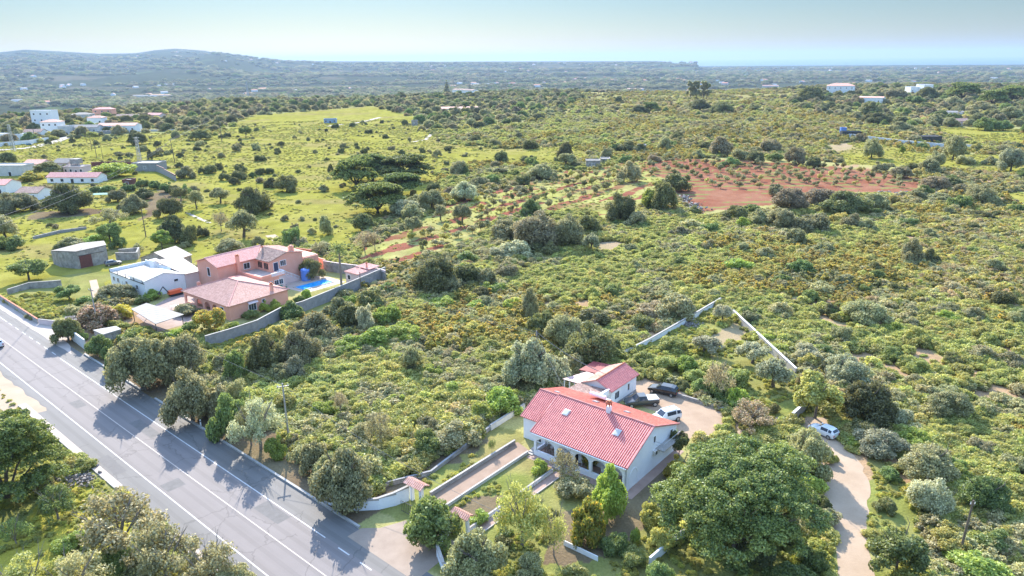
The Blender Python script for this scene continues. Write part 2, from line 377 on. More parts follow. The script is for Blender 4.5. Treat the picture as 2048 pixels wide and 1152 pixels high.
ZONES = [
    (WOOD, [(-80, 222), (150, 200), (500, 190), (900, 182), (1160, 180), (1160, 200), (1080, 245), (900, 262), (860, 262), (740, 245), (560, 240), (430, 262), (250, 270), (-80, 300)]),
    (WOOD, [(1500, 180), (2200, 160), (2200, 300), (1900, 262), (1780, 250), (1620, 225), (1560, 200)]),
    (MEADOW, [(-60, 300), (140, 276), (300, 266), (430, 272), (500, 232), (740, 212), (830, 235), (880, 285), (1010, 298), (1150, 292), (1180, 312), (1090, 332), (940, 325), (880, 345), (880, 380), (720, 470), (690, 500), (640, 512), (560, 480), (560, 530), (330, 540), (240, 580), (160, 620), (-60, 640)]),
    (REDGRASS, [(700, 525), (740, 490), (880, 415), (1120, 345), (1180, 335), (1290, 320), (1350, 345), (1300, 400), (1210, 450), (1180, 420), (1010, 430), (960, 480), (800, 530)]),
    (RED, [(1285, 335), (1340, 316), (1500, 322), (1640, 332), (1830, 345), (1845, 388), (1730, 385), (1560, 385), (1560, 405), (1400, 428), (1350, 392), (1330, 360)]),
    (MEADOW, [(1650, 292), (1740, 282), (1830, 305), (2060, 312), (2060, 352), (1880, 340), (1690, 328)]),
    (MEADOW, [(1870, 252), (2060, 258), (2060, 292), (1960, 288), (1880, 270)]),
    (DULL, [(1180, 188), (1320, 188), (1400, 183), (1610, 178), (1620, 192), (1480, 206), (1300, 208), (1170, 212)]),
    (BARE, [(1640, 292), (1690, 286), (1715, 296), (1660, 306)]),
    (BARE, [(1630, 640), (1790, 640), (1800, 650), (1640, 655)]),
    (BARE, [(1190, 480), (1250, 485), (1240, 510), (1190, 500)]),
    (MEADOW, [(2010, 385), (2060, 385), (2060, 415), (2000, 405)]),
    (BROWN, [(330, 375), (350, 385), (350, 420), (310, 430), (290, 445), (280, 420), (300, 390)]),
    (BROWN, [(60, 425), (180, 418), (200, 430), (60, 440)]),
    (LAWN, [(20, 610), (60, 560), (220, 540), (215, 590), (185, 615), (95, 640)]),
    (LAWN, [(425, 672), (560, 612), (700, 560), (690, 590), (600, 640), (480, 690), (520, 740), (480, 760), (400, 700)]),
    (LAWN, [(1232, 722), (1428, 604), (1462, 630), (1592, 742), (1640, 830), (1560, 850), (1450, 812), (1340, 768), (1285, 745)]),
    (BARE, [(1380, 690), (1470, 640), (1500, 665), (1440, 700)]),
    (LAWN, [(735, 1018), (905, 905), (990, 850), (1050, 872), (1050, 900), (1110, 930), (1260, 985), (1330, 980), (1420, 1060), (1330, 1130), (1290, 1200), (900, 1200), (800, 1060)]),
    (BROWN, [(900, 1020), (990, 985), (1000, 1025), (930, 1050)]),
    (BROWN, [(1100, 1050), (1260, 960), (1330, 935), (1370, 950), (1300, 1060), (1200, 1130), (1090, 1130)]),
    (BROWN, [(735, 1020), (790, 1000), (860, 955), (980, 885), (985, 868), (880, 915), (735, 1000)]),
    (LAWN, [(1720, 930), (1760, 900), (1830, 1010), (1860, 1100), (1780, 1200), (1740, 1060)]),
    (LAWN, [(1300, 1130), (1430, 1080), (1660, 1060), (1700, 1200), (1250, 1200)]),
    (YELLOW, [(-60, 1030), (120, 960), (240, 965), (330, 1060), (280, 1200), (-60, 1200)]),
    (LAWN, [(-60, 760), (50, 770), (160, 900), (60, 1040), (-60, 1040)]),
    (LAWN, [(125, 885), (235, 985), (480, 1180), (300, 1200), (230, 1020)]),
]
ZW = [(k, wp(pl)) for k, pl in ZONES]
def zone_of(x, y):
    j = 1.2 + 0.006 * np.hypot(x, y)
    xx = x + (fbm(x / 5, y / 5, 31) - .5) * 2.6 * j; yy = y + (fbm(x / 5, y / 5, 32) - .5) * 2.6 * j
    z = np.zeros(x.shape, int)
    for k, pl in ZW: z[inpoly(xx, yy, pl)] = k
    a = (x - RO[0]) * RU[0] + (y - RO[1]) * RU[1]; o = (x - RO[0]) * RN[0] + (y - RO[1]) * RN[1]
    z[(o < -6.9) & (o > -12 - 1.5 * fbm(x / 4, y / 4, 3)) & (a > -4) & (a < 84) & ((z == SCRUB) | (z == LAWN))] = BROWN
    return z
rr = np.concatenate([[0.0, 15, 30], np.geomspace(45, 320, 430), np.geomspace(323, 20000, 330)])
aa = np.concatenate([np.linspace(-180, -50, 40)[:-1], np.linspace(-50, 50, 720), np.linspace(50, 180, 40)[1:]])
RR, AA = np.meshgrid(rr, np.radians(aa), indexing='ij')
gx, gy = (RR * np.sin(AA)).ravel(), (RR * np.cos(AA)).ravel()
gz = np.where(np.hypot(gx, gy) > 320, terr(gx, np.where(gy < 0, np.abs(gy), gy)), 0.0)
gz = gz - np.where((np.hypot(gx, gy) < 330), 0.012, 0)
in_pool = inpoly(gx, gy, [tuple(vh(*q)[:2]) for q in ((-8.4, 21.6), (-8.1, 29.5), (-4.4, 29.4), (-5.1, 21.5))])
gz = gz - in_pool * 1.8
nr, na = len(rr), len(aa)
ii, jj = np.meshgrid(np.arange(nr - 1), np.arange(na - 1), indexing='ij')
k0 = (ii * na + jj).ravel()
quads = np.stack([k0, k0 + na, k0 + na + 1, k0 + 1], 1)
me = mesh_np('ground', np.stack([gx, gy, gz], 1), quads)
zn = zone_of(gx, gy)
col = np.zeros((len(gx), 4), np.float32); col[:, 3] = 1
f1 = np.clip((fbm(gx / 6, gy / 6, 41) - .5) * 2.2 + .5, 0, 1); f2 = fbm(gx / 40, gy / 40, 43)
f1 = np.clip(f1 * .6 + f2 * .5, 0, 1)
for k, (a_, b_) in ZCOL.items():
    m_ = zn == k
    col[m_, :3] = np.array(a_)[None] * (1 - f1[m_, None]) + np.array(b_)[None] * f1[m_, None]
# the green wheel rows between strips of bare red soil in the young orchard
ORU = np.array(P(800, 470)[:2]) - np.array(P(1200, 352)[:2]); ORU /= np.linalg.norm(ORU)
off = gx * -ORU[1] + gy * ORU[0]
row = np.abs(((off + (fbm(gx / 9, gy / 9, 51) - .5) * 6) / 9.0) % 1 - .5) * 2
m_ = (zn == REDGRASS) & (row > .55) & (fbm(gx / 8, gy / 8, 52) > .41); col[m_, :3] = (.24, .095, .06)
row2 = np.abs(((gy + (fbm(gx / 10, gy / 10, 53) - .5) * 5) / 8.5) % 1 - .5) * 2
m_ = (zn == RED) & (row2 > .66) & (fbm(gx / 7, gy / 5, 54) > .46); col[m_, :3] = (.21, .20, .07)
m_ = (zn == SCRUB) & (fbm(gx / 16, gy / 16, 55) > .69); col[m_, :3] = (.36, .24, .14)
mm_ = (zn == MEADOW) | (zn == LAWN) | (zn == REDGRASS); vv_ = fbm(gx / 3.5, gy / 3.5, 57, 5); v2_ = fbm(gx / 28, gy / 14, 56, 5)
tt_ = (np.clip((v2_ - .52) * 5, 0, 1) * .7)[:, None] * mm_[:, None]; col[:, :3] = col[:, :3] * (1 - tt_) + np.array((.26, .21, .085)) * tt_
col[:, :3] *= np.where(mm_, .70 + .6 * vv_, 1.0)[:, None]
# the valley and the coastal plain: woods, fields, bare plots
rg = np.hypot(gx, gy); far = rg > 1250
pa = fbm(gx / 420, gy / 260, 61, 5); pb = vnoise(gx / 330, gy / 180, 62); pc = fbm(gx / 90, gy / 60, 63, 3)
fc = np.where(pa[:, None] < .50, np.array((.060, .075, .040)), np.array((.085, .095, .050)))
fc = np.where(((pb > .70) & (pc > .5))[:, None], np.array((.15, .13, .08)), fc)
fc = np.where(((pb < .20) & (pc > .45))[:, None], np.array((.12, .15, .06)), fc)
fc = fc * (0.45 + 0.45 * pc[:, None])
col[far, :3] = fc[far]
ca = me.color_attributes.new('col', 'FLOAT_COLOR', 'POINT'); ca.data.foreach_set('color', col.ravel())
me.polygons.foreach_set('use_smooth', np.ones(len(quads), bool))
m, t, p = newmat('ground_cover')
at = t.nodes.new('ShaderNodeAttribute'); at.attribute_name = 'col'
n1 = noise(t, 3.2, 5); n2 = noise(t, .35, 4); n3 = noise(t, .02, 5)
k = mathn(t, 'ADD', mathn(t, 'MULTIPLY', n1, .8), mathn(t, 'MULTIPLY', n2, .5)); k = mathn(t, 'MULTIPLY', mathn(t, 'ADD', k, .35), .95)
cb = t.nodes.new('ShaderNodeCombineColor')
for i in range(3): t.links.new(k, cb.inputs[i])
c_ = mixc(t, at.outputs['Color'], cb.outputs[0], 1.0, 'MULTIPLY')
t.links.new(c_, p.inputs['Base Color']); p.inputs['Roughness'].default_value = .95; p.inputs['Specular IOR Level'].default_value = 0.0
bump(t, p, mathn(t, 'ADD', n1, mathn(t, 'MULTIPLY', noise(t, .9, 4), 1.5)), .9, .12)
tag(link('ground', me, m), kind='structure', label='rolling ground of meadow, scrub and far valley')

def sea_mat():
    m, t, p = newmat('sea_water'); p.inputs['Base Color'].default_value = (.03, .10, .14, 1); p.inputs['Roughness'].default_value = .7; p.inputs['Specular IOR Level'].default_value = .1
    bump(t, p, noise(t, .02, 4), .6, 2.0); return m
mb = MB(); mb.add([(-90000, 5000, -128), (90000, 5000, -128), (90000, 38000, -128), (-90000, 38000, -128)], [(0, 1, 2, 3)])
tag(mb.build('sea', sea_mat()), kind='structure', label='pale blue sea along the horizon')

# ------------------------------------------------------------------ haze
hz_m = bpy.data.materials.new('haze'); hz_m.use_nodes = True; t = hz_m.node_tree; t.nodes.clear()
pv = t.nodes.new('ShaderNodeVolumePrincipled'); pv.inputs['Color'].default_value = (.37, .51, .70, 1)
pv.inputs['Density'].default_value = HAZE = 6.8e-5; pv.inputs['Anisotropy'].default_value = 0.2
o_ = t.nodes.new('ShaderNodeOutputMaterial'); t.links.new(pv.outputs[0], o_.inputs['Volume'])
mb = MB().box(-95000, 95000, -25000, 39000, -900, 225)
if HAZE_ON: tag(mb.build('haze', hz_m), kind='stuff', label='blue air haze over the far valley')

# ------------------------------------------------------------------ road, yards, tracks
def sheet(name, pts, z, mat, label, irregular=0.0, step=1.0, seed=1):
    out = []
    n = len(pts)
    for i in range(n):
        a = Vector(pts[i][:2]); b = Vector(pts[(i + 1) % n][:2]); L = (b - a).length
        k = max(1, int(L / step)) if irregular else 1
        d = (b - a) / max(L, 1e-6); nn = Vector((-d.y, d.x))
        for q in range(k):
            pnt = a + (b - a) * (q / k)
            if irregular: pnt = pnt + nn * float((fbm(pnt.x / 2.2, pnt.y / 2.2, seed) - .5) * irregular * 2)
            out.append(pnt)
    bm = bmesh.new(); f = bm.faces.new([bm.verts.new((q.x, q.y, (z if math.hypot(q.x, q.y) < 320 else G(q.x, q.y) + .15))) for q in out])
    bmesh.ops.triangulate(bm, faces=[f]); bm.normal_update()
    for q in bm.faces:
        if q.normal.z < 0: q.normal_flip()
    me = bpy.data.meshes.new(name); bm.to_mesh(me); bm.free()
    return tag(link(name, me, mat), label, kind='structure')
def asphalt(name, c1, c2, wear=True):
    m, t, p = newmat(name)
    g = t.nodes.new('ShaderNodeNewGeometry'); mp = t.nodes.new('ShaderNodeMapping'); mp.vector_type = 'POINT'
    mp.inputs['Rotation'].default_value = (0, 0, -math.atan2(RU[1], RU[0])); t.links.new(g.outputs['Position'], mp.inputs['Vector'])
    sc = t.nodes.new('ShaderNodeVectorMath'); sc.operation = 'MULTIPLY'; sc.inputs[1].default_value = (.035, .9, 1); t.links.new(mp.outputs[0], sc.inputs[0])
    a = noise(t, 1.0, 4, sc.outputs[0]); b = noise(t, 9, 3); c = noise(t, .25, 4)
    f = mathn(t, 'ADD', mathn(t, 'MULTIPLY', a, .55), mathn(t, 'ADD', mathn(t, 'MULTIPLY', b, .12), mathn(t, 'MULTIPLY', c, .33)))
    vo = t.nodes.new('ShaderNodeTexVoronoi'); vo.feature = 'DISTANCE_TO_EDGE'; vo.inputs['Scale'].default_value = .16
    wv = t.nodes.new('ShaderNodeVectorMath'); wv.operation = 'ADD'; t.links.new(mp.outputs[0], wv.inputs[0]); nz = t.nodes.new('ShaderNodeTexNoise'); nz.inputs['Scale'].default_value = 1.2; t.links.new(mp.outputs[0], nz.inputs['Vector'])
    t.links.new(nz.outputs['Color'], wv.inputs[1]); t.links.new(wv.outputs[0], vo.inputs['Vector'])
    crack = mathn(t, 'MULTIPLY', mathn(t, 'LESS_THAN', vo.outputs['Distance'], .012), mathn(t, 'GREATER_THAN', noise(t, .06, 2), .48))
    col = ramp(t, f, [(.3, c1), (.7, c2)])
    sx_ = t.nodes.new('ShaderNodeSeparateXYZ'); t.links.new(mp.outputs[0], sx_.inputs[0])
    tw = mathn(t, 'SINE', mathn(t, 'MULTIPLY', sx_.outputs[1], 3.9))
    col = mixc(t, col, tuple(q * .80 for q in c1), mathn(t, 'MULTIPLY', mathn(t, 'GREATER_THAN', mathn(t, 'ADD', tw, mathn(t, 'MULTIPLY', a, .9)), .95), .35))
    col = mixc(t, col, tuple(q * .5 for q in c1), mathn(t, 'MULTIPLY', crack, .45))
    t.links.new(col, p.inputs['Base Color']); p.inputs['Roughness'].default_value = .8
    bump(t, p, b, .3, .01); return m
M['asphalt'] = asphalt('asphalt', (.148, .127, .120), (.190, .164, .156)); M['asphalt_side'] = asphalt('asphalt_shoulder', (.115, .107, .10), (.155, .144, .136))
M['mark'] = surf('road_paint', (.40, .385, .37), (.56, .55, .53), 2.5, .7, .1)
M['mark_c'] = surf('centre_line_paint', (.36, .29, .25), (.48, .41, .37), 2.5, .7, .1)
M['gravel'] = surf('pale_gravel', (.29, .195, .125), (.37, .26, .175), .35, .95, .8, .03, fine=5)
M['dirtroad'] = surf('dirt_track', (.33, .235, .155), (.42, .31, .215), .3, .95, .7, .03, fine=4)
M['dirt_pale'] = surf('pale_dirt_road', (.30, .26, .22), (.38, .33, .28), .1, .95, .4, .03, fine=1)
A0, A1 = -40, 170
sheet('road', [rd(A0, 4.0), rd(A0, -3.75), rd(A1, -3.75), rd(A1, 4.0)], .004, 'asphalt', 'pale asphalt carriageway of the main road')
sheet('road_shoulder', [rd(A0, 6.4), rd(A0, -7.0), rd(A1, -7.0), rd(A1, 6.4)], .000, 'asphalt_side', 'darker asphalt shoulders of the main road')
mk = MB()
def strip(mb, a0, a1, o, wd, z=.008):
    p = [rd(a0, o + wd / 2, z), rd(a0, o - wd / 2, z), rd(a1, o - wd / 2, z), rd(a1, o + wd / 2, z)]
    mb.add(p[::-1] if False else p, [(3, 2, 1, 0)])
strip(mk, A0, A1, 3.85, .14)
strip(mk, -3.2, 75.5, -3.62, .13)
for a in (-5.7, -9.4, -13.1, -16.8): strip(mk, a - 1.9, a, -3.5, .15)
strip(mk, A0, -19.5, -3.5, .15)
for a in range(78, 104, 4): strip(mk, a, a + 2, -3.75, .13)
strip(mk, 105, A1, -3.75, .15)
tag(mk.build('edge_line_markings', 'mark'), kind='structure')
M['patch'] = surf('asphalt_patch', (.105, .097, .092), (.14, .13, .125), 1.5, .85, .3)
for a_, l_, o0, o1 in ((3, 5, -3.3, -1.6), (19, 2.2, 1.2, 3.4), (34, 7, -2.6, -1.2), (52, 3, .6, 2.0), (63, 9, -6.6, -5.2), (-8, 4, 4.4, 6.0), (28, 6, 4.6, 5.9)):
    sheet('asphalt_patch', [rd(a_, o0), rd(a_, o1), rd(a_ + l_, o1 + .1), rd(a_ + l_, o0 - .1)], .0062, 'patch', 'darker repair patch in the road surface', .05, .6)
mk = MB(); strip(mk, A0, A1, 0.05, .12); tag(mk.build('centre_line_marking', 'mark_c'), kind='structure')
# pinkish gravel lay-bys and aprons
sheet('villa_forecourt', [rd(76, -5.6), rd(160, -5.4), rd(160, -7.6), rd(101, -7.3), rd(99, -9.5), rd(96, -13.5), rd(89, -13.5), rd(84, -7.3), rd(80, -7.0)], .004, surf('pink_gravel', (.36, .29, .25), (.46, .38, .33), .3, .9, .3), 'pinkish paved forecourt beside the road', .2)
sheet('roadside_dirt', [rd(55, 5.2), rd(55, 9.5), rd(110, 11), rd(110, 5.0)], .003, 'dirtroad', 'bare pale dirt on the left side of the road', .5)
sheet('driveway_apron', [rd(-4.9, -5.3), rd(-4.9, -7.2), rd(-6.5, -8.6), rd(-8.2, -12.6), rd(-15.5, -12.2), rd(-16, -5.2)], .006, surf('apron_paving', (.24, .175, .13), (.31, .235, .18), .6, .85, .2), 'pinkish concrete apron at the house gate')
kb = MB()
for a, b in ((-4.7, 46), (51, 74)):
    p = [rd(a, -6.98), rd(a, -7.28), rd(b, -7.28), rd(b, -6.98)]; kb.prism([q[:2] for q in p][::-1] if (Vector(p[1][:2]) - Vector(p[0][:2])).cross(Vector(p[2][:2]) - Vector(p[0][:2])) < 0 else [q[:2] for q in p], -.02, .22)
tag(kb.build('kerb', 'concrete'), 'raised grey concrete kerb along the roadside trees', kind='structure')
def ccw(p):
    p = [tuple(q[:2]) for q in p]; s = sum(a[0] * b[1] - b[0] * a[1] for a, b in zip(p, p[1:] + p[:1])); return p if s > 0 else p[::-1]
for k, (a, b) in enumerate(((24.6, 60), (-2, 10.5))):
    pv_ = MB(); pv_.prism(ccw([rd(a, 6.4), rd(a, 7.2), rd(b, 7.3), rd(b, 6.4)]), -.02, .12); o = pv_.build('pavement', 'pool_tile')
    tag(o, 'pale pink pavement strip on the left of the road', kind='structure')
    pv_ = MB(); pv_.prism(ccw([rd(a, 7.205), rd(a, 7.36), rd(b, 7.46), rd(b, 7.305)]), -.02, .15); tag(pv_.build('pavement_edge', 'conc_pale'), kind='structure')
pl = [(1263, 760), (1290, 748), (1345, 770), (1372, 790), (1450, 822), (1452, 862), (1420, 880), (1385, 872), (1340, 905), (1355, 860), (1330, 830), (1250, 800)]
sheet('parking_yard', [P(*q) for q in pl], .004, 'gravel', 'sandy gravel parking yard behind the red roofed house', .35)
pl = [(1600, 835), (1650, 835), (1690, 895), (1728, 935), (1742, 985), (1730, 1040), (1738, 1090), (1755, 1160), (1775, 1230), (1690, 1230), (1672, 1150), (1668, 1080), (1650, 1010), (1640, 940), (1620, 880)]
sheet('dirt_track', [P(*q) for q in pl], .006, 'dirtroad', 'pale dirt track leading down to the parked white hatchback', .5)
sheet('track_spur', [P(*q) for q in ((1452, 830), (1590, 835), (1610, 870), (1560, 875), (1450, 868))], .003, 'dirtroad', 'dirt spur joining yard and track', .4)
sheet('driveway', [mh(-17.7, -19), mh(-15.0, -19), mh(-15.0, 0.4), mh(-17.7, 1.2), mh(-18.0, .6)], .008, surf('driveway_paving', (.23, .15, .10), (.30, .205, .145), .8, .9, .3), 'straight terracotta coloured driveway up to the house')
sheet('garden_path', [mh(-9.6, -18), mh(-8.45, -18), mh(-8.2, -1.5), mh(-9.4, -1.5)], .008, 'paving', 'straight paved garden path with low walls')
sheet('house_terrace', [mh(-14.4, -1.2), mh(.4, -1.2), mh(1.3, -.9), mh(1.2, 13), mh(0, 13), mh(0, .1), mh(-14.4, .1)], .01, 'paving', 'terracotta path round the house')
sheet('villa_yard', [vh(-19, -10), vh(-6, -12), vh(-5, 0), vh(-14, 0), vh(-24, 8), vh(-26, 2)], .006, surf('villa_paving', (.25, .17, .14), (.33, .235, .20), .6, .85, .2), 'reddish paved yard in front of the pink villa')
sheet('pool_deck', [vh(-13, 19.5), vh(-2.6, 20.6), vh(-2.2, 31.4), vh(-8.8, 31.6), vh(-13, 30)], .008, 'pool_tile', 'pale pink paved deck round the pool')
def track(name, pts, wd, mat, label, z=.01):
    w_ = [P(*q) for q in pts]; L, Rr = [], []
    for i, q in enumerate(w_):
        a = w_[max(i - 1, 0)]; b = w_[min(i + 1, len(w_) - 1)]; d = Vector((b.x - a.x, b.y - a.y)).normalized(); n = Vector((-d.y, d.x))
        ww = wd[i] if hasattr(wd, '__len__') else wd
        L.append((q.x + n.x * ww / 2, q.y + n.y * ww / 2)); Rr.append((q.x - n.x * ww / 2, q.y - n.y * ww / 2))
    mb = MB(); v = [(a[0], a[1], G(*a) + (.12 if math.hypot(*a) > 320 else z)) for a in L] + [(a[0], a[1], G(*a) + (.12 if math.hypot(*a) > 320 else z)) for a in Rr]; n = len(L)
    mb.add(v, [(n + i, n + i + 1, i + 1, i) for i in range(n - 1)])
    return tag(mb.build(name, mat), label, kind='structure')
track('village_road', [(-60, 306), (0, 300), (60, 296), (110, 284), (140, 272), (156, 266), (190, 262)], [9, 9, 8, 7, 6, 5, 4], 'dirt_pale', 'pale dirt road curving to the white village')
track('farm_lane', [(650, 253), (685, 249), (720, 245), (760, 235)], 4, 'dirt_pale', 'pale lane crossing the meadow')
track('footpath', [(820, 285), (850, 280), (862, 270), (856, 262), (850, 245)], 2.5, 'dirt_pale', 'pale footpath bending through the meadow')
track('footpath', [(372, 424), (392, 434), (420, 446)], 1.2, 'dirt_pale', 'pale trench path between the dark trees')
track('footpath', [(186, 560), (190, 575), (192, 595), (200, 610)], 1.6, 'dirtroad', 'worn path beside the white farmhouse')
track('footpath', [(540, 470), (555, 480), (565, 490), (600, 492)], 3, 'dirtroad', 'worn dirt patch behind the villa')
# the pool
pb = [vh(-8.6, 21.4), vh(-5.1, 21.3), vh(-4.2, 29.6), vh(-8.1, 29.8)]
pool = thing('swimming_pool', 'bright blue rectangular swimming pool beside the pink villa', 'pool', pb[0])
def wl(v): return (v[0] - pb[0].x, v[1] - pb[0].y)
m, t, p = newmat('pool_water'); p.inputs['Roughness'].default_value = .08
t.links.new(ramp(t, noise(t, 1.1, 4), [(.3, (.01, .20, .55)), (.7, (.03, .42, .80))]), p.inputs['Base Color']); bump(t, p, noise(t, 1.6, 3), .5, .1)
mb = MB().prism(ccw([wl(q) for q in pb]), -.6, .02); mb.build('water', m, pool)
mb = MB()
q4 = ccw(pb)
for a, b in zip(q4, q4[1:] + q4[:1]): mb.wall(wl(a), wl(b), 0.0, .10, .35)
mb.build('coping', 'conc_pale', pool)

# ------------------------------------------------------------------ the red roofed white house
H = thing('white_house', 'long white house with a big red tiled roof beside the gravel yard', 'house', mh(0, 0), MA)
WX0, RX, RZ = -14.0, 6.1, 6.3
mb = MB()
mb.prism([(-17.9, 7.3), (0, 7.3), (0, 12.7), (-17.9, 12.7)], 0, [5.0, 5.75, 3.6, 3.3])   # rear body
mb.prism([(-17.9, 2.75), (-14.0, 2.75), (-14.0, 7.3), (-17.9, 7.3)], 0, [3.25, 3.25, 5.3, 5.3])
mb.prism([(-14.0, 2.4), (-.25, 2.4), (-.25, 7.3), (-14.0, 7.3)], 0, [4.3, 4.3, 5.7, 5.7])
mb.build('wall', 'white', H)
# gable wall facing right, as one pentagon
mb = MB(); g = [(0, .0), (3.4, 3.4)]
v = []
prof = [(0.0, 0), (12.7, 0), (12.7, 3.68), (6.1, 6.08), (0.0, 3.35)]
for x in (-.28, .02):
    v += [(x, y, z) for y, z in prof]
mb.add(v, [(0, 1, 2, 3, 4)[::-1], (5, 6, 7, 8, 9)] + [(i, (i + 1) % 5, 5 + (i + 1) % 5, 5 + i) for i in range(5)])
mb.build('gable_wall', 'white', H)
def arcade(mb, xs0, xs1, y0, y1, z1, openings, floor=0.0):
    """Wall from xs0 to xs1 with openings (x0, x1, sill, spring, crown)."""
    n = int((xs1 - xs0) / .06); e = [xs0 + (xs1 - xs0) * i / n for i in range(n + 1)]
    for op in openings: e += [op[0], op[1]]
    e = sorted(set(round(q, 4) for q in e))
    for a, b in zip(e, e[1:]):
        mx = (a + b) / 2; op = next((o for o in openings if o[0] < mx < o[1]), None)
        if op is None: mb.box(a, b, y0, y1, floor, z1); continue
        c = (op[0] + op[1]) / 2; r = (op[1] - op[0]) / 2; k = max(0, 1 - ((mx - c) / r) ** 2)
        zc = op[3] + (op[4] - op[3]) * math.sqrt(k)
        mb.box(a, b, y0, y1, zc, z1)
        if op[2] > floor: mb.box(a, b, y0, y1, floor, op[2])
mb = MB(); ops = [(-13.65, -10.7, .75, 1.9, 2.75), (-10.3, -8.0, 0.02, 1.9, 2.75), (-7.6, -5.4, .75, 1.9, 2.75), (-5.0, -2.9, .75, 1.9, 2.75), (-2.5, -.6, .75, 1.9, 2.75)]
arcade(mb, -14.0, 0.0, 0.0, .28, 3.3, ops); mb.build('porch_arcade', 'white', H)
mb = MB(); mb.box(-14.0, -13.75, .28, 2.5, 2.7, 3.4); mb.box(-14.0, -13.75, .28, 2.5, 0, .75); mb.box(-14, -13.75, 2.2, 2.5, 0, 3.4); mb.build('porch_side', 'white', H)
MB().box(-13.98, -.3, .28, 2.4, .02, .22).build('porch_floor', 'paving', H)
mb = MB()
for k in range(3): mb.box(-14.9 - .0, -14.0, .5 - k * .45, 2.2 - k * .45, 0, .36 - k * .12)
mb.build('steps', 'conc_pale', H); mb = MB()
for k in range(3): mb.box(-10.3, -8.0, -.35 * (k + 1), -.35 * k - .002, 0, .30 - k * .1)
mb.build('steps', 'conc_pale', H)
# blind arch on the gable wall
mb = MB()
for k in range(14):
    a, b = math.pi * k / 14, math.pi * (k + 1) / 14
    mb.tube((.03, 1.5 + 1.0 * math.cos(a), 1.6 + .9 * math.sin(a)), (.03, 1.5 + 1.0 * math.cos(b), 1.6 + .9 * math.sin(b)), .06)
mb.box(.0, .06, .45, .56, 0, 1.6); mb.box(.0, .06, 2.44, 2.55, 0, 1.6); mb.build('blind_arch', 'white', H)
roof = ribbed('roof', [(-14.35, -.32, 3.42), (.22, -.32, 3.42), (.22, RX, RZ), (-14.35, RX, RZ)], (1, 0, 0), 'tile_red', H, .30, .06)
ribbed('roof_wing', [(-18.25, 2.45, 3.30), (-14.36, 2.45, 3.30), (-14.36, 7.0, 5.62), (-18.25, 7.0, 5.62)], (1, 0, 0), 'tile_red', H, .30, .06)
ribbed('rear_roof', [(-14.35, RX, RZ - .01), (.22, RX, RZ - .01), (.22, 13.1, 3.75), (-14.35, 13.1, 3.75)], (1, 0, 0), 'tile_red_back', H, .30, .05)
ribbed('rear_roof_wing', [(-18.25, 7.0, 5.60), (-14.36, 7.0, 5.60), (-14.36, 13.0, 3.70), (-18.25, 12.6, 3.85)], (1, 0, 0), 'tile_red_back', H, .30, .05)
mb = MB(); mb.tube((-14.35, RX, RZ + .03), (.22, RX, RZ + .03), .13); mb.tube((-18.25, 7.0, 5.65), (-14.36, 7.0, 5.65), .12)
mb.tube((.22, -.32, 3.45), (.22, RX, RZ + .02), .10); mb.tube((.22, 13.1, 3.78), (.22, RX, RZ + .02), .10); mb.tube((-14.35, -.32, 3.45), (-14.35, 6.2, RZ - .02), .09)
mb.build('ridge_tiles', surf('ridge_tile_clay', (.50, .14, .11), (.66, .30, .27), 2, .8, .2), roof)
MB().box(-14.2, .1, -.46, -.33, 3.22, 3.34).build('gutter', 'white_clean', H)
def skylight(parent, x, y, slope, z, w_=.85, h=1.0, back=False):
    s = -1 if back else 1
    c, sn = math.cos(slope), math.sin(slope)
    mb = MB(); v = []
    for q in (0, .14):
        for a, b in ((-w_ / 2, -h / 2), (w_ / 2, -h / 2), (w_ / 2, h / 2), (-w_ / 2, h / 2)):
            v.append((x + a, y + s * b * c - s * q * sn, z + b * sn * 1 + q * c))
    mb.add(v, [(4, 5, 6, 7), (0, 1, 5, 4), (1, 2, 6, 5), (2, 3, 7, 6), (3, 0, 4, 7)]); fr = mb.build('skylight', 'metal', parent)
    v = []
    for q in (.10, .17):
        for a, b in ((-w_ / 2 + .1, -h / 2 + .1), (w_ / 2 - .1, -h / 2 + .1), (w_ / 2 - .1, h / 2 - .1), (-w_ / 2 + .1, h / 2 - .1)):
            v.append((x + a, y + s * b * c - s * q * sn, z + b * sn + q * c))
    MB().add(v, [(4, 5, 6, 7), (0, 1, 5, 4), (1, 2, 6, 5), (2, 3, 7, 6), (3, 0, 4, 7)]).build('pane', plain('skylight_blind', (.42, .41, .37), .3), fr)
sl_ = math.atan((RZ - 3.42) / (RX + .32))
for x, y in ((-11.6, 3.9), (-3.6, 3.6)): skylight(H, x, y, sl_, 3.42 + (y + .32) * math.tan(sl_))
sb = math.atan((RZ - 3.75) / (13.1 - RX))
for x, y in ((-10.3, 9.0), (-5.4, 9.0), (-16.3, 8.4)): skylight(H, x, y, sb, (RZ if x > -14 else 5.95) - (y - RX) * math.tan(sb), .8, .8, True)
ch = MB(); ch.box(-6.65, -6.1, 5.75, 6.3, 5.6, 7.1); chim = ch.build('chimney', 'white_clean', roof)
ch = MB()
for a in (-6.65, -6.22):
    for b in (5.75, 6.18): ch.box(a, a + .12, b, b + .12, 7.1, 7.6)
ch.box(-6.72, -6.03, 5.68, 6.37, 7.6, 7.7); ch.prism([(-6.6, 5.8), (-6.15, 5.8), (-6.15, 6.25), (-6.6, 6.25)], 7.7, 7.9); ch.build('cowl', 'terracotta', H)
mb = MB(); mb.tube((-12.4, 10.9, 5.25), (-9.9, 10.9, 5.25), .30, n=14); tank = mb.build('solar_water_tank', 'white_clean', H, smooth=False)
mb = MB(); mb.slab([(-12.3, 11.15, 4.85), (-12.3, 12.6, 4.32), (-9.9, 12.6, 4.32), (-9.9, 11.15, 4.85)][::-1], .08); mb.build('solar_panel', plain('solar_panel_cover', (.55, .56, .60), .25), tank)
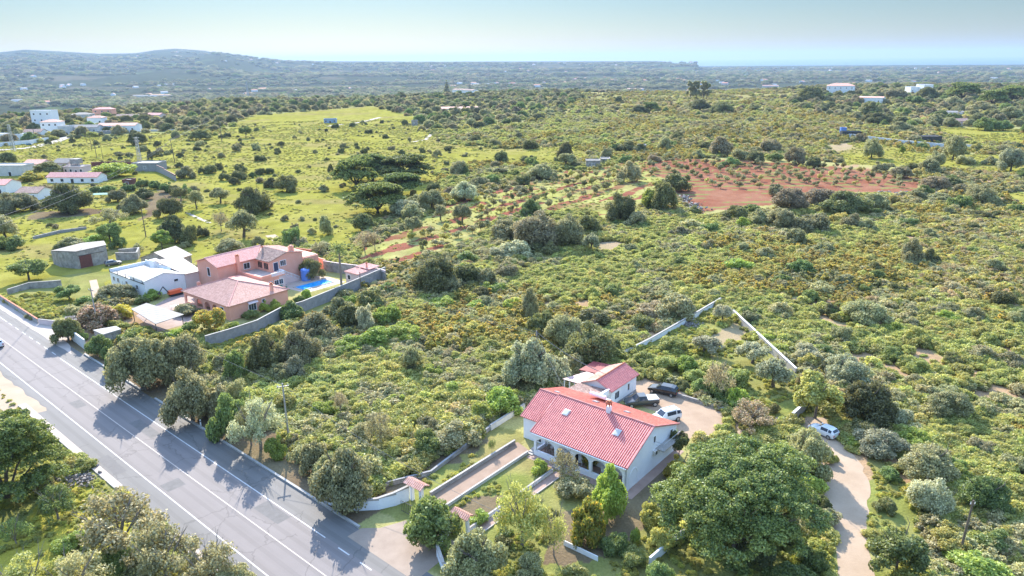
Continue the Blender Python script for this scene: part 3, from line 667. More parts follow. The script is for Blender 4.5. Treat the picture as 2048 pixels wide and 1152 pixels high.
for cx in (-12.9,): window(H, (cx, 2.40, 1.55), 1.0, 1.3, '-y')
window(H, (-6.5, 2.40, 1.4), 1.1, 1.5, '-y'); window(H, (-3.6, 2.40, 1.5), 1.3, 1.2, '-y')
window(H, (-15.3, 2.75, 1.35), .9, 2.2, '-y', 'metal_dark', name='door', bars=1)
window(H, (-9.1, 2.40, 1.2), 1.1, 2.0, '-y', 'dark', name='door', bars=0)
window(H, (.02, 6.6, 4.2), .45, .9, 'x', bars=0); window(H, (.02, 8.4, 2.2), .7, .8, 'x', bars=0)
window(H, (.02, 11.2, 3.0), .6, 1.2, 'x', bars=0)
MB().slab([(.02, 7.0, 2.75), (1.25, 7.0, 2.75), (1.25, 11.4, 2.75), (.02, 11.4, 2.75)], .14).build('balcony', 'conc_pale', H)
mb = MB()
for k in range(12):
    y = 7.02 + 4.36 * k / 11; mb.tube((1.2, y, 2.75), (1.2, y, 3.7), .018)
mb.tube((1.2, 7.02, 3.7), (1.2, 11.38, 3.7), .03); mb.tube((.05, 7.02, 3.7), (1.2, 7.02, 3.7), .03); mb.tube((.05, 7.02, 3.25), (1.2, 7.02, 3.25), .02)
mb.build('stair_railing', 'metal', H)
mb = MB().box(.04, .38, 6.3, 7.0 - .02, 2.1, 2.7); ac = mb.build('air_conditioner', 'offwhite', H)
MB().tube((.38, 6.65, 2.4), (.42, 6.65, 2.4), .22, n=16).build('fan', 'metal_dark', ac)
# annex behind the house, seen across the yard
X = thing('annex_building', 'small white annex with a red tiled gable roof behind the house', 'annex', mh(-18.0, 17.6), MA)
mb = MB(); prof = [(0, 0), (5.0, 0), (5.0, 2.75), (2.6, 3.9), (0, 2.75)]
v = [(x, 0, z) for x, z in prof] + [(x, 7.4, z) for x, z in prof]
mb.add(v, [(0, 1, 2, 3, 4), (5, 6, 7, 8, 9)[::-1]] + [(i, 5 + i, 5 + (i + 1) % 5, (i + 1) % 5) for i in range(5)]); mb.build('wall', 'white_clean', X)
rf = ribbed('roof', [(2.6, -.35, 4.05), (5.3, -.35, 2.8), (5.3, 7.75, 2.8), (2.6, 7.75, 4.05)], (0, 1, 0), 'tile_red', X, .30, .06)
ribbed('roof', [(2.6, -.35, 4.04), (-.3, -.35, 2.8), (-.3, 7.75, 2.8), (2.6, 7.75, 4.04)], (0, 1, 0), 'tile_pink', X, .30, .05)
MB().tube((2.6, -.36, 4.1), (2.6, 7.76, 4.1), .12).build('ridge_tiles', 'terracotta', rf)
window(X, (5.0, 1.6, 1.55), 1.2, 1.1, 'x'); window(X, (5.0, 5.0, 1.6), .5, 1.1, 'x', bars=0); window(X, (5.0, 5.9, 1.05), .8, 1.9, 'x', 'white_clean', bars=0, name='door')
MB().box(5.02, 5.06, -.02, 7.42, .0, .35).build('plinth', 'block', X)
X2 = thing('link_building', 'low link building with a mossy brown tiled roof between house and annex', 'outbuilding', mh(-18.2, 13.0), MA)
MB().prism([(0, .05), (4.6, .05), (4.6, 4.5), (0, 3.6)], 0, 2.6).build('wall', 'white_clean', X2)
ribbed('roof', [(0, -.0, 3.2), (4.8, .0, 3.2), (4.4, 4.5, 2.85), (-.2, 3.9, 2.85)], (1, 0, 0), 'tile_old', X2, .30, .05)
MB().box(4.65, 5.0, .2, 4.4, 2.2, 3.15).build('parapet', 'white_clean', X2)
X3 = thing('lean_to_canopy', 'pale corrugated lean-to canopy on posts left of the annex', 'canopy', mh(-21.6, 17.2), MA)
ribbed('canopy_sheet', [(0, 0, 2.5), (3.45, -.35, 2.8), (3.45, 3.7, 2.95), (1.7, 4.2, 2.7)], (1, .05, 0), surf('pink_plastic_sheet', (.34, .18, .18), (.46, .30, .30), 2, .5, .1), X3, .45, .05, .05, True)
for x, y in ((.15, .15), (1.2, .05), (2.2, -.05), (3.2, -.2)): MB().box(x, x + .14, y, y + .14, 0, 2.55).build('post', 'white_clean', X3)
X4 = thing('rear_shed', 'dark red shed roof in tree shade behind the annex', 'shed', mh(-21.5, 21.6), MA)
MB().prism([(.2, .2), (3.3, .2), (3.3, 4.0), (.2, 4.0)], 0, 2.3).build('wall', 'offwhite', X4)
ribbed('roof', [(0, 0, 2.5), (3.5, 0, 2.8), (3.5, 4.2, 2.8), (0, 4.2, 2.5)], (0, 1, 0), surf('dark_red_sheet', (.22, .03, .03), (.30, .05, .05), 1, .7, .1), X4, .3, .04)
# walls, gates
def low_wall(name, label, pts, z1, t_, mat, cap=None, z0=-.1, cat='wall', group=None):
    o = pts[0]; b = thing(name, label, cat, (o[0], o[1], 0 if len(o) < 3 else o[2]), 0, group) if cap else None
    mb = MB(); ox, oy = (o[0], o[1]) if cap else (0, 0)
    zz = [z1] * len(pts) if not hasattr(z1, '__len__') else z1
    mc = MB()
    for i, (p, q) in enumerate(zip(pts, pts[1:])):
        a = (p[0] - ox, p[1] - oy); c = (q[0] - ox, q[1] - oy)
        d = Vector(c) - Vector(a); d.normalize(); e = d * (t_ / 2 - .003)
        bz = (min(G(*p[:2]), G(*q[:2])) if math.hypot(p[0], p[1]) > 320 else 0)
        mb.wall(Vector(a) - e, Vector(c) + e, z0 + bz, zz[i] + bz, t_ - .004 * i % .01, zz[i + 1] + bz)
        if cap: mc.wall(Vector(a) - e, Vector(c) + e, zz[i] + bz + .002, zz[i] + .08 + bz, t_ + .08, zz[i + 1] + .08 + bz)
    if cap:
        mb.build('wall', mat, b); mc.build('coping', cap, b); return b
    return tag(mb.build(name, mat), label, cat, group)
low_wall('driveway_wall', 'low white wall along the left side of the terracotta driveway', [mh(-17.95, -15.2), mh(-17.8, .6)], .5, .2, 'stone', 'conc_pale')
low_wall('driveway_wall', 'low white kerb wall between the driveway and the front garden', [mh(-14.85, -15.9), mh(-14.75, -.4)], .35, .16, 'offwhite', 'conc_pale')
low_wall('path_wall', 'low white wall along the left of the garden path', [mh(-9.75, -17.4), mh(-9.55, -2)], .4, .16, 'white_clean', 'conc_pale')
low_wall('path_kerb', 'thin pale kerb along the right of the garden path', [mh(-8.35, -17.6), mh(-8.1, -2)], .15, .14, 'conc_pale')
cw = [rd(2.2, -7.6), rd(-.1, -8.1), rd(-2.0, -9.2), rd(-3.6, -10.8), rd(-4.5, -12.6), rd(-4.9, -14.2)]
low_wall('curved_gate_wall', 'white curved entrance wall sweeping from the road to the gate', cw, [1.0, 1.05, 1.25, 1.45, 1.7, 1.9], .25, 'white', 'conc_pale')
gw = [rd(-17.0, -8.2), rd(-15.0, -9.4), rd(-13.6, -11.3), rd(-13.0, -13.4)]
low_wall('curved_gate_wall', 'shaded white curved entrance wall right of the gate under the bright tree', gw, [1.0, 1.2, 1.5, 1.8], .25, 'white', 'conc_pale')
low_wall('front_wall', 'white roadside boundary wall at the bottom edge beyond the gate', [rd(-17.1, -8.2), rd(-30, -8.1)], .9, .22, 'white', 'conc_pale')
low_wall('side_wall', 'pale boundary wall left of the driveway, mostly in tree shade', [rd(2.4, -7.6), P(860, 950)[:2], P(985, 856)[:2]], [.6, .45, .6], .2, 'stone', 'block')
low_wall('side_wall', 'pale wall climbing to the left corner of the house', [P(982, 860)[:2], P(1048, 818)[:2]], .8, .25, 'offwhite', 'conc_pale')
gp = thing('gate_pier', 'white gate pier with a small terracotta tiled roof by the driveway', 'gate pier', rd(-5.0, -14.6), MA)
for s in (0, 1.6): MB().box(s, s + .4, -.2, .2, 0, 2.4).build('pier', 'white_clean', gp)
MB().box(.4, 1.6, -.1, .1, 1.9, 2.4).build('lintel', 'white_clean', gp)
ribbed('roof', [(-.4, -.75, 2.45), (2.5, -.75, 2.45), (2.5, 0, 2.85), (-.4, 0, 2.85)], (1, 0, 0), 'tile_orange', gp, .28, .06, .06); ribbed('roof', [(-.4, .75, 2.45), (2.5, .75, 2.45), (2.5, 0, 2.84), (-.4, 0, 2.84)], (1, 0, 0), 'tile_orange', gp, .28, .06, .06)
gp = thing('gate_pier', 'small tiled canopy on white piers at the foot of the garden path', 'gate pier', mh(-11.4, -17.6), MA)
for s in (0, 1.5): MB().box(s, s + .32, -.16, .16, 0, 2.0).build('pier', 'white_clean', gp)
ribbed('roof', [(-.35, -.6, 2.02), (2.15, -.6, 2.02), (2.15, 0, 2.4), (-.35, 0, 2.4)], (1, 0, 0), 'tile_orange', gp, .28, .06, .06); ribbed('roof', [(-.35, .6, 2.02), (2.15, .6, 2.02), (2.15, 0, 2.39), (-.35, 0, 2.39)], (1, 0, 0), 'tile_orange', gp, .28, .06, .06)
gt = MB(); a_, b_ = rd(-6.0, -12.2), rd(-12.6, -12.4)
for k in range(22):
    q = a_.lerp(b_, k / 21); gt.tube((q.x, q.y, .1), (q.x, q.y, 1.5), .02)
gt.tube((a_.x, a_.y, .15), (b_.x, b_.y, .15), .03); gt.tube((a_.x, a_.y, 1.5), (b_.x, b_.y, 1.5), .03)
tag(gt.build('entrance_gate', 'metal_dark'), 'dark metal bar gate across the driveway entrance', 'gate')
# enclosure walls round the plot behind the house
low_wall('enclosure_wall', 'long white wall running from the annex to the far corner of the plot', [P(1228, 722)[:2], P(1300, 686)[:2], P(1380, 642)[:2], P(1440, 608)[:2]], [.9, .9, 1.1, 1.3], .25, 'white_clean', 'conc_pale')
low_wall('enclosure_wall', 'pale concrete wall slanting down the right side of the plot', [P(1466, 634)[:2], P(1530, 695)[:2], P(1590, 752)[:2]], 1.4, .25, 'conc_pale', 'white_clean')
low_wall('enclosure_wall', 'short pale wall beside the dirt track near the white hatchback', [P(1630, 800)[:2], P(1585, 842)[:2]], 1.3, .3, 'conc_pale', 'white_clean')
low_wall('yard_wall', 'low stone retaining wall along the far edge of the gravel yard', [P(1352, 792)[:2], P(1400, 806)[:2], P(1455, 824)[:2]], .5, .3, 'stone')
low_wall('garden_wall', 'white low wall in the pine shade right of the front garden', [P(1300, 1130)[:2], P(1345, 1090)[:2], P(1400, 1050)[:2]], 1.0, .22, 'white')
low_wall('garden_wall', 'thin white rail wall among garden shrubs below the yellow bush', [P(1128, 1090)[:2], P(1195, 1122)[:2]], .6, .08, 'white_clean')

# ------------------------------------------------------------------ the pink villa
V = thing('pink_villa', 'large salmon pink villa with tiled roofs beside the swimming pool', 'villa', vh(0, 0), VA)
mb = MB(); ar = [(-12.5, -10.2, .6, 1.5, 2.4), (-9.4, -7.2, .6, 1.5, 2.4)]
arcade(mb, -17.4, 0, 0, .3, 3.1, [(-16.8, -13.3, .9, 2.3, 2.31)] + ar + [(-6.4, -4.4, .6, 1.5, 2.4)]); mb.build('arcade_wall', 'pink', V)
MB().box(-17.4, -1.0, 2.2, 13.9, 0, 3.1).build('wall', 'pink', V)
MB().box(-1.0, 0, .3, 13.9, 0, 3.1).build('side_wall', 'pink', V)
x0, x1, y0, y1, e, rz_ = -17.8, .35, -.35, 14.2, 3.12, 5.4
hx0, hx1, hy = -10.8, -7.2, 6.95
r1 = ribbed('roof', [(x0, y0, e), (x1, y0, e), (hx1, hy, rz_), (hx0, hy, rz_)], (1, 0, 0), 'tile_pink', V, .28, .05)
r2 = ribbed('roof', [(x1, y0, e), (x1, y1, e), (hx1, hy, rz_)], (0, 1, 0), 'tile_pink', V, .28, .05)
ribbed('roof', [(x1, y1, e), (x0, y1, e), (hx0, hy, rz_), (hx1, hy, rz_)], (-1, 0, 0), 'tile_orange', V, .28, .05)  # sunlit back slope: its orange light is put into the tile colour
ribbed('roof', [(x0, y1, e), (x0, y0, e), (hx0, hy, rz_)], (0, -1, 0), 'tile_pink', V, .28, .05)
mb = MB()
for a, b in (((x1, y0, e), (hx1, hy, rz_)), ((x1, y1, e), (hx1, hy, rz_)), ((x0, y0, e), (hx0, hy, rz_)), ((x0, y1, e), (hx0, hy, rz_)), ((hx0, hy, rz_), (hx1, hy, rz_))):
    mb.tube(Vector(a) + Vector((0, 0, .06)), Vector(b) + Vector((0, 0, .06)), .12)
mb.build('ridge_tiles', surf('rose_ridge', (.50, .20, .17), (.62, .32, .28), 2, .8, .2), r1)
def chimney(parent, x, y, z0, z1, s=.5, mat='pink', cowl='terracotta'):
    c_ = MB().box(x - s / 2, x + s / 2, y - s / 2, y + s / 2, z0, z1).build('chimney', mat, parent)
    q = MB(); q.box(x - s / 2 - .07, x + s / 2 + .07, y - s / 2 - .07, y + s / 2 + .07, z1 + .002, z1 + .1); q.box(x - s / 3, x + s / 3, y - s / 3, y + s / 3, z1 + .1, z1 + .35); q.build('cowl', cowl, c_)
chimney(V, -.7, 10.6, 3.0, 5.0, .55); chimney(V, -18.62, 14.2, 3.0, 7.6, .7)
# two storey block and wing
BX = [(-27.6, 9.3), (-19.0, 9.3), (-19.0, 22.0), (-27.6, 22.0)]
mb = MB(); prof = [(-27.6, 0), (-19.0, 0), (-19.0, 5.9), (-23.4, 7.25), (-27.6, 5.9)]
v = [(x, 9.3, z) for x, z in prof] + [(x, 23.5, z) for x, z in prof]
mb.add(v, [(0, 1, 2, 3, 4), (5, 6, 7, 8, 9)[::-1]] + [(i, 5 + i, 5 + (i + 1) % 5, (i + 1) % 5) for i in range(5)]); mb.build('upper_block', 'pink', V)
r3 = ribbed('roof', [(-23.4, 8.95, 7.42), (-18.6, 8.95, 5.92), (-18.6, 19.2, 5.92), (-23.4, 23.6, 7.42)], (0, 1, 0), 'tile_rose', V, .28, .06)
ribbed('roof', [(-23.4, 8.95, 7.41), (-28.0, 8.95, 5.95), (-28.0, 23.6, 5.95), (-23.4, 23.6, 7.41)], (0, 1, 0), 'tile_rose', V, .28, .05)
mb = MB(); mb.tube((-23.4, 8.9, 7.47), (-23.4, 23.6, 7.47), .12); mb.build('ridge_tiles', 'tile_rose', r3)
mb = MB(); prof = [(19.1, 0), (28.3, 0), (28.3, 6.2), (24.0, 7.0), (19.1, 5.75)]
v = [(-19.6, y, z) for y, z in prof] + [(-13.6, y, z) for y, z in prof]
mb.add(v, [(0, 1, 2, 3, 4)[::-1], (5, 6, 7, 8, 9)] + [(i, (i + 1) % 5, 5 + (i + 1) % 5, 5 + i) for i in range(5)]); mb.build('wing_block', 'pink', V)
ribbed('wing_roof', [(-18.6, 18.75, 5.85), (-13.4, 18.75, 5.85), (-13.4, 24.0, 7.2), (-22.8, 24.0, 7.2)], (1, 0, 0), 'tile_old', V, .28, .05)
ribbed('wing_roof', [(-23.4, 24.0, 7.19), (-13.4, 24.0, 7.19), (-13.4, 28.7, 6.35), (-23.4, 28.7, 6.35)], (1, 0, 0), 'tile_orange', V, .28, .05)
chimney(V, -14.6, 26.0, 6.3, 7.9, .9, 'pink', 'pink'); chimney(V, -19.6, 21.6, 6.2, 7.9, .35, 'stone')
MB().box(-24, -13.8, 28.5, 33.0, 0, 4.6).build('rear_block', 'pink', V); MB().box(-23.4, -14.2, 28.7, 32.8, 4.6, 4.75).build('rear_deck', 'tile_orange', V)
# first floor terrace over the ground floor
MB().box(-18.95, -10.2, 14.3, 18.95, 0, 3.25).build('ground_floor', 'pink', V)
MB().box(-18.9, -10.3, 14.4, 19.0, 3.26, 3.34).build('terrace_floor', surf('terrace_tiles', (.34, .24, .20), (.50, .38, .33), 1, .8, .2), V)
mb = MB(); mb.box(-18.9, -10.1, 14.2, 14.38, 3.2, 3.95); mb.box(-10.28, -10.1, 14.385, 17.0, 3.2, 3.95); mb.build('parapet', 'pink', V)
MB().box(-13.55, -10.1, 17.2, 20.6, 3.0, 3.28).build('landing', 'pink', V)
mb = MB()
for k in range(13):
    y = 20.6 + k * .42; z = 3.2 - k * .25
    mb.box(-13.55, -12.2, y, y + .415, 0, z)
mb.build('outdoor_stairs', 'pink_pale', V)
mb = MB()
for k in range(12):
    q = k / 11; mb.box(-10.25, -10.13, 17.05 + q * 3.45, 17.13 + q * 3.45, 3.28, 3.95); mb.box(-12.2 + q * 1.9, -12.12 + q * 1.9, 20.5, 20.62, 3.28, 3.95) if k % 2 == 0 else None
for k in range(15):
    q = k / 14; y = 20.7 + q * 5.2; z = 3.2 - q * 3.1; mb.box(-12.28, -12.18, y, y + .09, max(z, 0), z + .8)
mb.slab([(-12.33, 20.6, 4.08), (-12.13, 20.6, 4.08), (-12.13, 26.0, .95), (-12.33, 26.0, .95)], .12); mb.box(-10.3, -10.08, 17.0, 20.7, 3.951, 4.06); mb.box(-12.1, -10.08, 20.48, 20.68, 3.951, 4.06)
mb.build('balustrade', 'white_clean', V)
mb = MB(); mb.box(-10.1, -9.9, 14.3, 20.4, 0, .3); mb.build('porch_step', 'pink', V)
for y in (15.2, 16.6, 18.2, 19.4): window(V, (-10.2 if y < 19 else -10.2, y, 1.7), 1.0, 1.1, 'x')
MB().box(-13.5, -10.2, 18.96, 20.5, 0, 2.98).build('ground_floor', 'pink_pale', V)
window(V, (-22.9, 9.3, 4.2), 1.0, 1.9, '-y', 'dark', bars=0); window(V, (-19.0, 16.6, 4.6), 1.5, 1.3, 'x', 'dark')
window(V, (-19.0, 12.5, 4.6), 1.0, 1.2, 'x', 'dark') if False else None
window(V, (-17.4, 19.1, 4.6), 1.7, 1.5, '-y', 'dark', frame='pink', bars=2); window(V, (-15.0, 19.1, 4.6), 1.7, 1.5, '-y', 'dark', frame='pink', bars=2)
window(V, (-13.6, 20.7, 4.3), 1.2, 2.0, 'x', plain('dark_blue_door', (.03, .04, .09), .5), name='door', bars=0); window(V, (-13.6, 22.7, 4.8), 1.5, 1.2, 'x', 'glass', bars=2)
window(V, (0, 5.2, 1.5), 1.7, 1.4, 'x', 'glass', bars=2); window(V, (0, 7.9, 2.2), .6, .6, 'x', bars=0); window(V, (-15.9, 2.2, 1.6), 1.2, 1.0, '-y'); window(V, (-14.1, 2.2, 1.6), 1.2, 1.0, '-y'); window(V, (-2.6, 0.0, 1.3), 1.1, 2.2, '-y', 'dark', bars=0)
MB().slab([(.0, 4.1, 2.9), (.7, 4.1, 2.55), (.7, 6.3, 2.55), (.0, 6.3, 2.9)], .08).build('awning', 'pink_pale', V)
# outside oven
OV = thing('brick_oven', 'round orange brick barbecue oven between farmhouse and villa', 'oven', vh(-21.0, 5.5), VA)
mb = MB(); mb.tube((0, 0, 0), (0, 0, 1.5), 1.1, n=20); mb.tube((0, 0, 1.5), (0, 0, 2.2), 1.1, .3, n=20); mb.build('body', 'terracotta', OV)
MB().box(-.35, .35, -1.25, -.8, .9, 1.6).build('mouth', 'dark', OV); MB().box(-.3, .3, -.3, .3, 2.0, 3.1).build('chimney', 'pink', OV)
# blue tank
BT = thing('blue_tank', 'tall blue ribbed water tank beside the pool', 'water tank', vh(-11.0, 26.8))
mb = MB(); mb.tube((0, 0, 0), (0, 0, 2.7), 1.1, n=24)
mb.build('tank_body', 'blue_plastic', BT, smooth=False)
mb = MB()
for z in (.3, .8, 1.3, 1.8, 2.3): mb.tube((0, 0, z), (0, 0, z + .12), 1.16, n=24)
mb.build('rib', 'blue_plastic', BT); MB().tube((0, 0, 2.7), (0, 0, 3.0), 1.08, .3, n=24).build('lid', 'blue_plastic', BT)
# pool house
PH = thing('pool_house', 'low pink pool house with a flat tiled roof by the pool', 'pool house', vh(-1.4, 31.0), VA)
mb = MB(); mb.box(0, 4.4, 0, .25, 0, 2.7); mb.box(0, .25, .25, 6, 0, 2.7); mb.box(4.15, 4.4, .25, 6, 0, 2.9); mb.box(.25, 4.15, 1.7, 6, 0, 2.7); mb.build('wall', 'pink_pale', PH)
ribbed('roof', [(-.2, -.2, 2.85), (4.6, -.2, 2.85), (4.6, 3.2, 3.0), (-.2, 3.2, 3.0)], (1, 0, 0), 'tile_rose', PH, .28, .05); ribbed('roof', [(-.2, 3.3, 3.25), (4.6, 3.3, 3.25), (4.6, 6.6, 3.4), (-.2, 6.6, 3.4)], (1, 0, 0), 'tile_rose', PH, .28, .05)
window(PH, (1.2, 0, 1.6), .9, 1.0, '-y', 'dark', bars=0); chimney(PH, 3.0, 4.0, 3.2, 4.3, .3)
# walls of the villa plot
tp = [(411, 671), (460, 657), (513.8, 640.6), (562.3, 615.8), (604, 603.3), (685.4, 573), (770, 541)]
low_wall('perimeter_wall', 'long grey rendered wall in front of the pink villa and pool', [P(x, y, 2.2)[:2] for x, y in tp], [2.1, 2.1, 2.2, 2.3, 2.2, 2.5, 3.0], .25, 'block', 'conc_pale')
e_ = P(770, 541, 3.0)
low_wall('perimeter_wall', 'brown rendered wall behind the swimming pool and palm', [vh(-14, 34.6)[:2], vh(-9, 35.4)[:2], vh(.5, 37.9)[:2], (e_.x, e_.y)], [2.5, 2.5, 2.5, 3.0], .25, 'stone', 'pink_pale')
low_wall('orange_wall', 'orange painted wall section behind the villa', [vh(-30.3, 38.5)[:2], vh(-25.6, 39.6)[:2]], 2.6, .3, 'terracotta')
low_wall('perimeter_wall', 'pink wall running from the villa to the brown pool wall', [vh(-24, 36)[:2], vh(-14, 35)[:2]], 2.8, .3, 'pink')
low_wall('roadside_wall', 'pale roadside wall end beside the little slab roofed shed', [rd(84, -8.6)[:2], rd(76.5, -8.2)[:2]], 2.0, .3, 'offwhite')
low_wall('garden_fence', 'brown and white garden wall bordering the road at the left edge', [rd(160, -7.6)[:2], rd(130, -7.6)[:2], rd(99, -7.5)[:2]], 1.0, .2, 'conc_pale', 'terracotta')
low_wall('garden_fence', 'pale balustraded garden wall turning away from the road corner', [rd(98.5, -7.6)[:2], rd(94, -9.6)[:2], rd(92, -13)[:2], rd(93, -20)[:2]], 1.0, .2, 'pink_pale', 'conc_pale')
low_wall('stone_wall', 'old grey stone wall across the little garden at left', [P(18, 588)[:2], P(60, 577)[:2], P(122, 574)[:2]], [1.2, 1.5, 1.7], .4, 'stone')
low_wall('stone_wall', 'broken grey field wall below the meadow at far left', [P(68, 478)[:2], P(120, 466)[:2], P(172, 458)[:2]], [.8, .9, .7], .4, 'block')
# canopy roof, slab shed, white farmhouse, barn
cq = [P(262, 618, 2.6), P(293, 606, 2.6), P(368, 629, 2.6), P(311, 648, 2.6)]
CN = thing('carport', 'large grey sheet roofed carport on posts in the villa garden', 'carport', (cq[0].x, cq[0].y, 0))
cl = [(q.x - cq[0].x, q.y - cq[0].y, 2.6) for q in cq]
ribbed('roof', cl, Vector(cl[1]) - Vector(cl[0]), 'sheet', CN, .9, .04, .08, True)
for q in cl: MB().tube((q[0] * .93 + .3, q[1] * .93, 0), (q[0] * .93 + .3, q[1] * .93, 2.5), .08).build('post', 'metal_dark', CN)
cq = [P(186, 661, 2.0), P(232, 653, 2.0), P(243, 659, 2.0), P(206, 670, 2.0)]
SH = thing('roadside_shed', 'small flat slab roofed shed behind the roadside wall', 'shed', (cq[3].x, cq[3].y, 0))
cl = ccw([(q.x - cq[3].x, q.y - cq[3].y) for q in cq])
MB().prism(cl, 1.95, 2.12).build('roof', 'conc_pale', SH); MB().prism([(a * .94, b * .94 + .05) for a, b in cl], 0, 1.95).build('wall', 'stone', SH)
W0 = P(288.8, 563.8, 3.9)
WH = thing('white_farmhouse', 'white farmhouse with grey pitched roof and roof terrace beside the pink villa', 'house', (W0.x, W0.y, 0), R(-38.5))
mb = MB(); mb.box(-17.2, -7.0, 0, 8.5, 0, 3.2)
v = [(-7.0, y, z) for y, z in ((0, 0), (9.2, 0), (9.2, 3.5), (4.6, 4.8), (0, 3.9))] + [(0, y, z) for y, z in ((0, 0), (9.2, 0), (9.2, 3.5), (4.6, 4.8), (0, 3.9))]
mb.add(v, [(0, 1, 2, 3, 4)[::-1], (5, 6, 7, 8, 9)] + [(i, (i + 1) % 5, 5 + (i + 1) % 5, 5 + i) for i in range(5)]); mb.build('wall', 'white_clean', WH)
wr = surf('white_roof_sheet', (.34, .36, .35), (.43, .45, .43), .8, .6, .1)
ribbed('roof', [(-7.4, -.1, 3.95), (.1, -.1, 3.95), (.1, 4.6, 4.95), (-3.5, 4.6, 4.95)], (1, 0, 0), wr, WH, .8, .03, .1, True)
ribbed('roof', [(-3.5, 4.6, 4.94), (.1, 4.6, 4.94), (.1, 9.4, 3.55), (-5, 9.4, 3.55)], (1, 0, 0), wr, WH, .8, .03, .1, True)
ribbed('roof', [(-7.4, -.1, 3.9), (-3.5, 4.6, 4.93), (-5, 9.4, 3.5), (-9, 6, 3.25)], (.6, .8, 0), wr, WH, .8, .03, .1, True)
mb = MB(); mb.box(-17.2, -5, 8.5, 8.7, 3.0, 4.3); mb.box(-17.3, -17.1, 0, 8.7, 3.0, 3.9); mb.box(-13.2, -11.2, 7.6, 9.2, 3.2, 5.1); mb.build('parapet', 'white_clean', WH)
mb = MB(); mb.box(-17.2, -.2, -.12, -.02, 3.25, 3.4)
for x in (-17.1, -13, -9, -5, -1): mb.box(x, x + .1, -.12, -.02, 3.4, 4.1)
mb.tube((-17.1, -.07, 4.1), (-.9, -.07, 4.1), .04); mb.build('terrace_railing', 'metal_dark', WH)
MB().box(-17, -9.2, .2, 8.4, 3.2, 3.24).build('terrace_floor', 'conc_pale', WH)
for x in (-15.4, -13.3, -9, -4): window(WH, (x, 0, 1.9), 1.0, 1.0, '-y')
window(WH, (0, 7.0, 2.6), .9, .5, 'x', 'dark', bars=0)
q0, q1 = P(370, 548, 3.6), P(402, 541, 3.6)
d_ = Vector((q1.x - q0.x, q1.y - q0.y)); L_ = d_.length; an = math.atan2(d_.y, d_.x)
FA = thing('pale_farm_building', 'pale building with a peach sheet roof between farmhouse and villa', 'outbuilding', (q0.x, q0.y, 0), an)
mb = MB(); mb.box(0, L_, .05, 12, 0, 3.5); mb.build('wall', 'pink_pale', FA)
ribbed('roof', [(-.1, -.2, 3.6), (L_ + .1, -.2, 3.6), (L_ + .1, 11, 5.2), (-2, 11, 5.2)], (1, 0, 0), surf('peach_sheet', (.36, .29, .25), (.44, .36, .31), .6, .7, .1), FA, .9, .03, .1, True)
q0 = P(255, 527, 2.6); FB = thing('old_tiled_barn', 'old stone barn with a pale sheet gable roof behind the farmhouse', 'barn', (q0.x, q0.y, 0), R(-8))
a_ = [P(*q) for q in ((296, 523, 3.0), (340, 520, 3.0), (381, 508, 3.0), (362, 489, 5.0), (315, 504, 5.0))]
q0 = P(342, 523, 2.8); qa = P(382, 510, 2.8); dd = Vector((qa.x - q0.x, qa.y - q0.y)); FB.location = (q0.x, q0.y, 0); FB.rotation_euler.z = math.atan2(dd.y, dd.x); L_ = dd.length
v = []
for x in (0, L_): v += [(x, 0, 0), (x, 10, 0), (x, 10, 2.8), (x, 5, 4.6), (x, 0, 2.8)]
MB().add(v, [(0, 1, 2, 3, 4)[::-1], (5, 6, 7, 8, 9)] + [(i, (i + 1) % 5, 5 + (i + 1) % 5, 5 + i) for i in range(5)]).build('wall', 'stone', FB)
pe = surf('pinkish_sheet', (.30, .24, .21), (.37, .30, .26), .6, .7, .1)
ribbed('roof', [(-.2, -.3, 2.85), (L_ + .2, -.3, 2.85), (L_ + .2, 5, 4.75), (-.2, 5, 4.75)], (1, 0, 0), pe, FB, .7, .03, .08, True)
ribbed('roof', [(-.2, 10.3, 2.85), (L_ + .2, 10.3, 2.85), (L_ + .2, 5, 4.74), (-.2, 5, 4.74)], (1, 0, 0), pe, FB, .7, .03, .08, True)
FC = thing('ruined_shed', 'collapsed stone shed with fallen roof behind the farmhouse', 'shed', P(300, 545), R(-35))
mb = MB(); mb.wall((0, 0), (9, 1), 0, 1.8, .4, 1.2); mb.wall((0, 0), (0, 6), 0, 1.6, .4, 2.6); mb.wall((0, 6), (6, 6), 0, 2.4, .4, 1.6); mb.build('wall', 'stone', FC)
mb = MB()
for k in range(9): mb.tube((.5 + k * .8, 1, 1.2 + .1 * (k % 3)), (1.5 + k * .8, 5.5, 1.8), .09)
mb.slab([(2, 1.5, 1.5), (8, 2.0, 1.3), (8, 5.5, 1.9), (3, 5.5, 2.0)], .1); mb.build('fallen_roof', 'tile_old', FC)
bq = [(-105.8, 182.6), (-110.4, 176.9), (-116.1, 178.7), (-120.0, 182.0), (-116.0, 189.0), (-110.5, 190.0)]
BN = thing('grey_barn', 'grey stone barn with a rusty red sliding door in the left meadow', 'barn', (-110.4, 176.9, 0))
lq = [(a + 110.4, b - 176.9) for a, b in bq][::-1]
MB().prism(lq, -.1, [3.9, 3.6, 3.3, 4.2, 4.4, 4.6]).build('wall', 'stone', BN)
rt = [(a + 110.4, b - 176.9) for a, b in bq]
hts = [4.7, 4.5, 4.3, 3.4, 3.7, 4.0]
mb = MB(); mb.prism([(a * 1.02, b * 1.02) for a, b in rt[::-1]], [q - .0 for q in hts[::-1]], [q + .1 for q in hts[::-1]]); mb.build('roof', 'sheet_old', BN)
d_ = Vector((4.6, 5.7)).normalized(); n_ = Vector((d_.y, -d_.x))
def bx_door(a0, a1, z0, z1, d0, d1):
    p = [d_ * a0 + n_ * d0, d_ * a1 + n_ * d0, d_ * a1 + n_ * d1, d_ * a0 + n_ * d1]; return ccw(p)
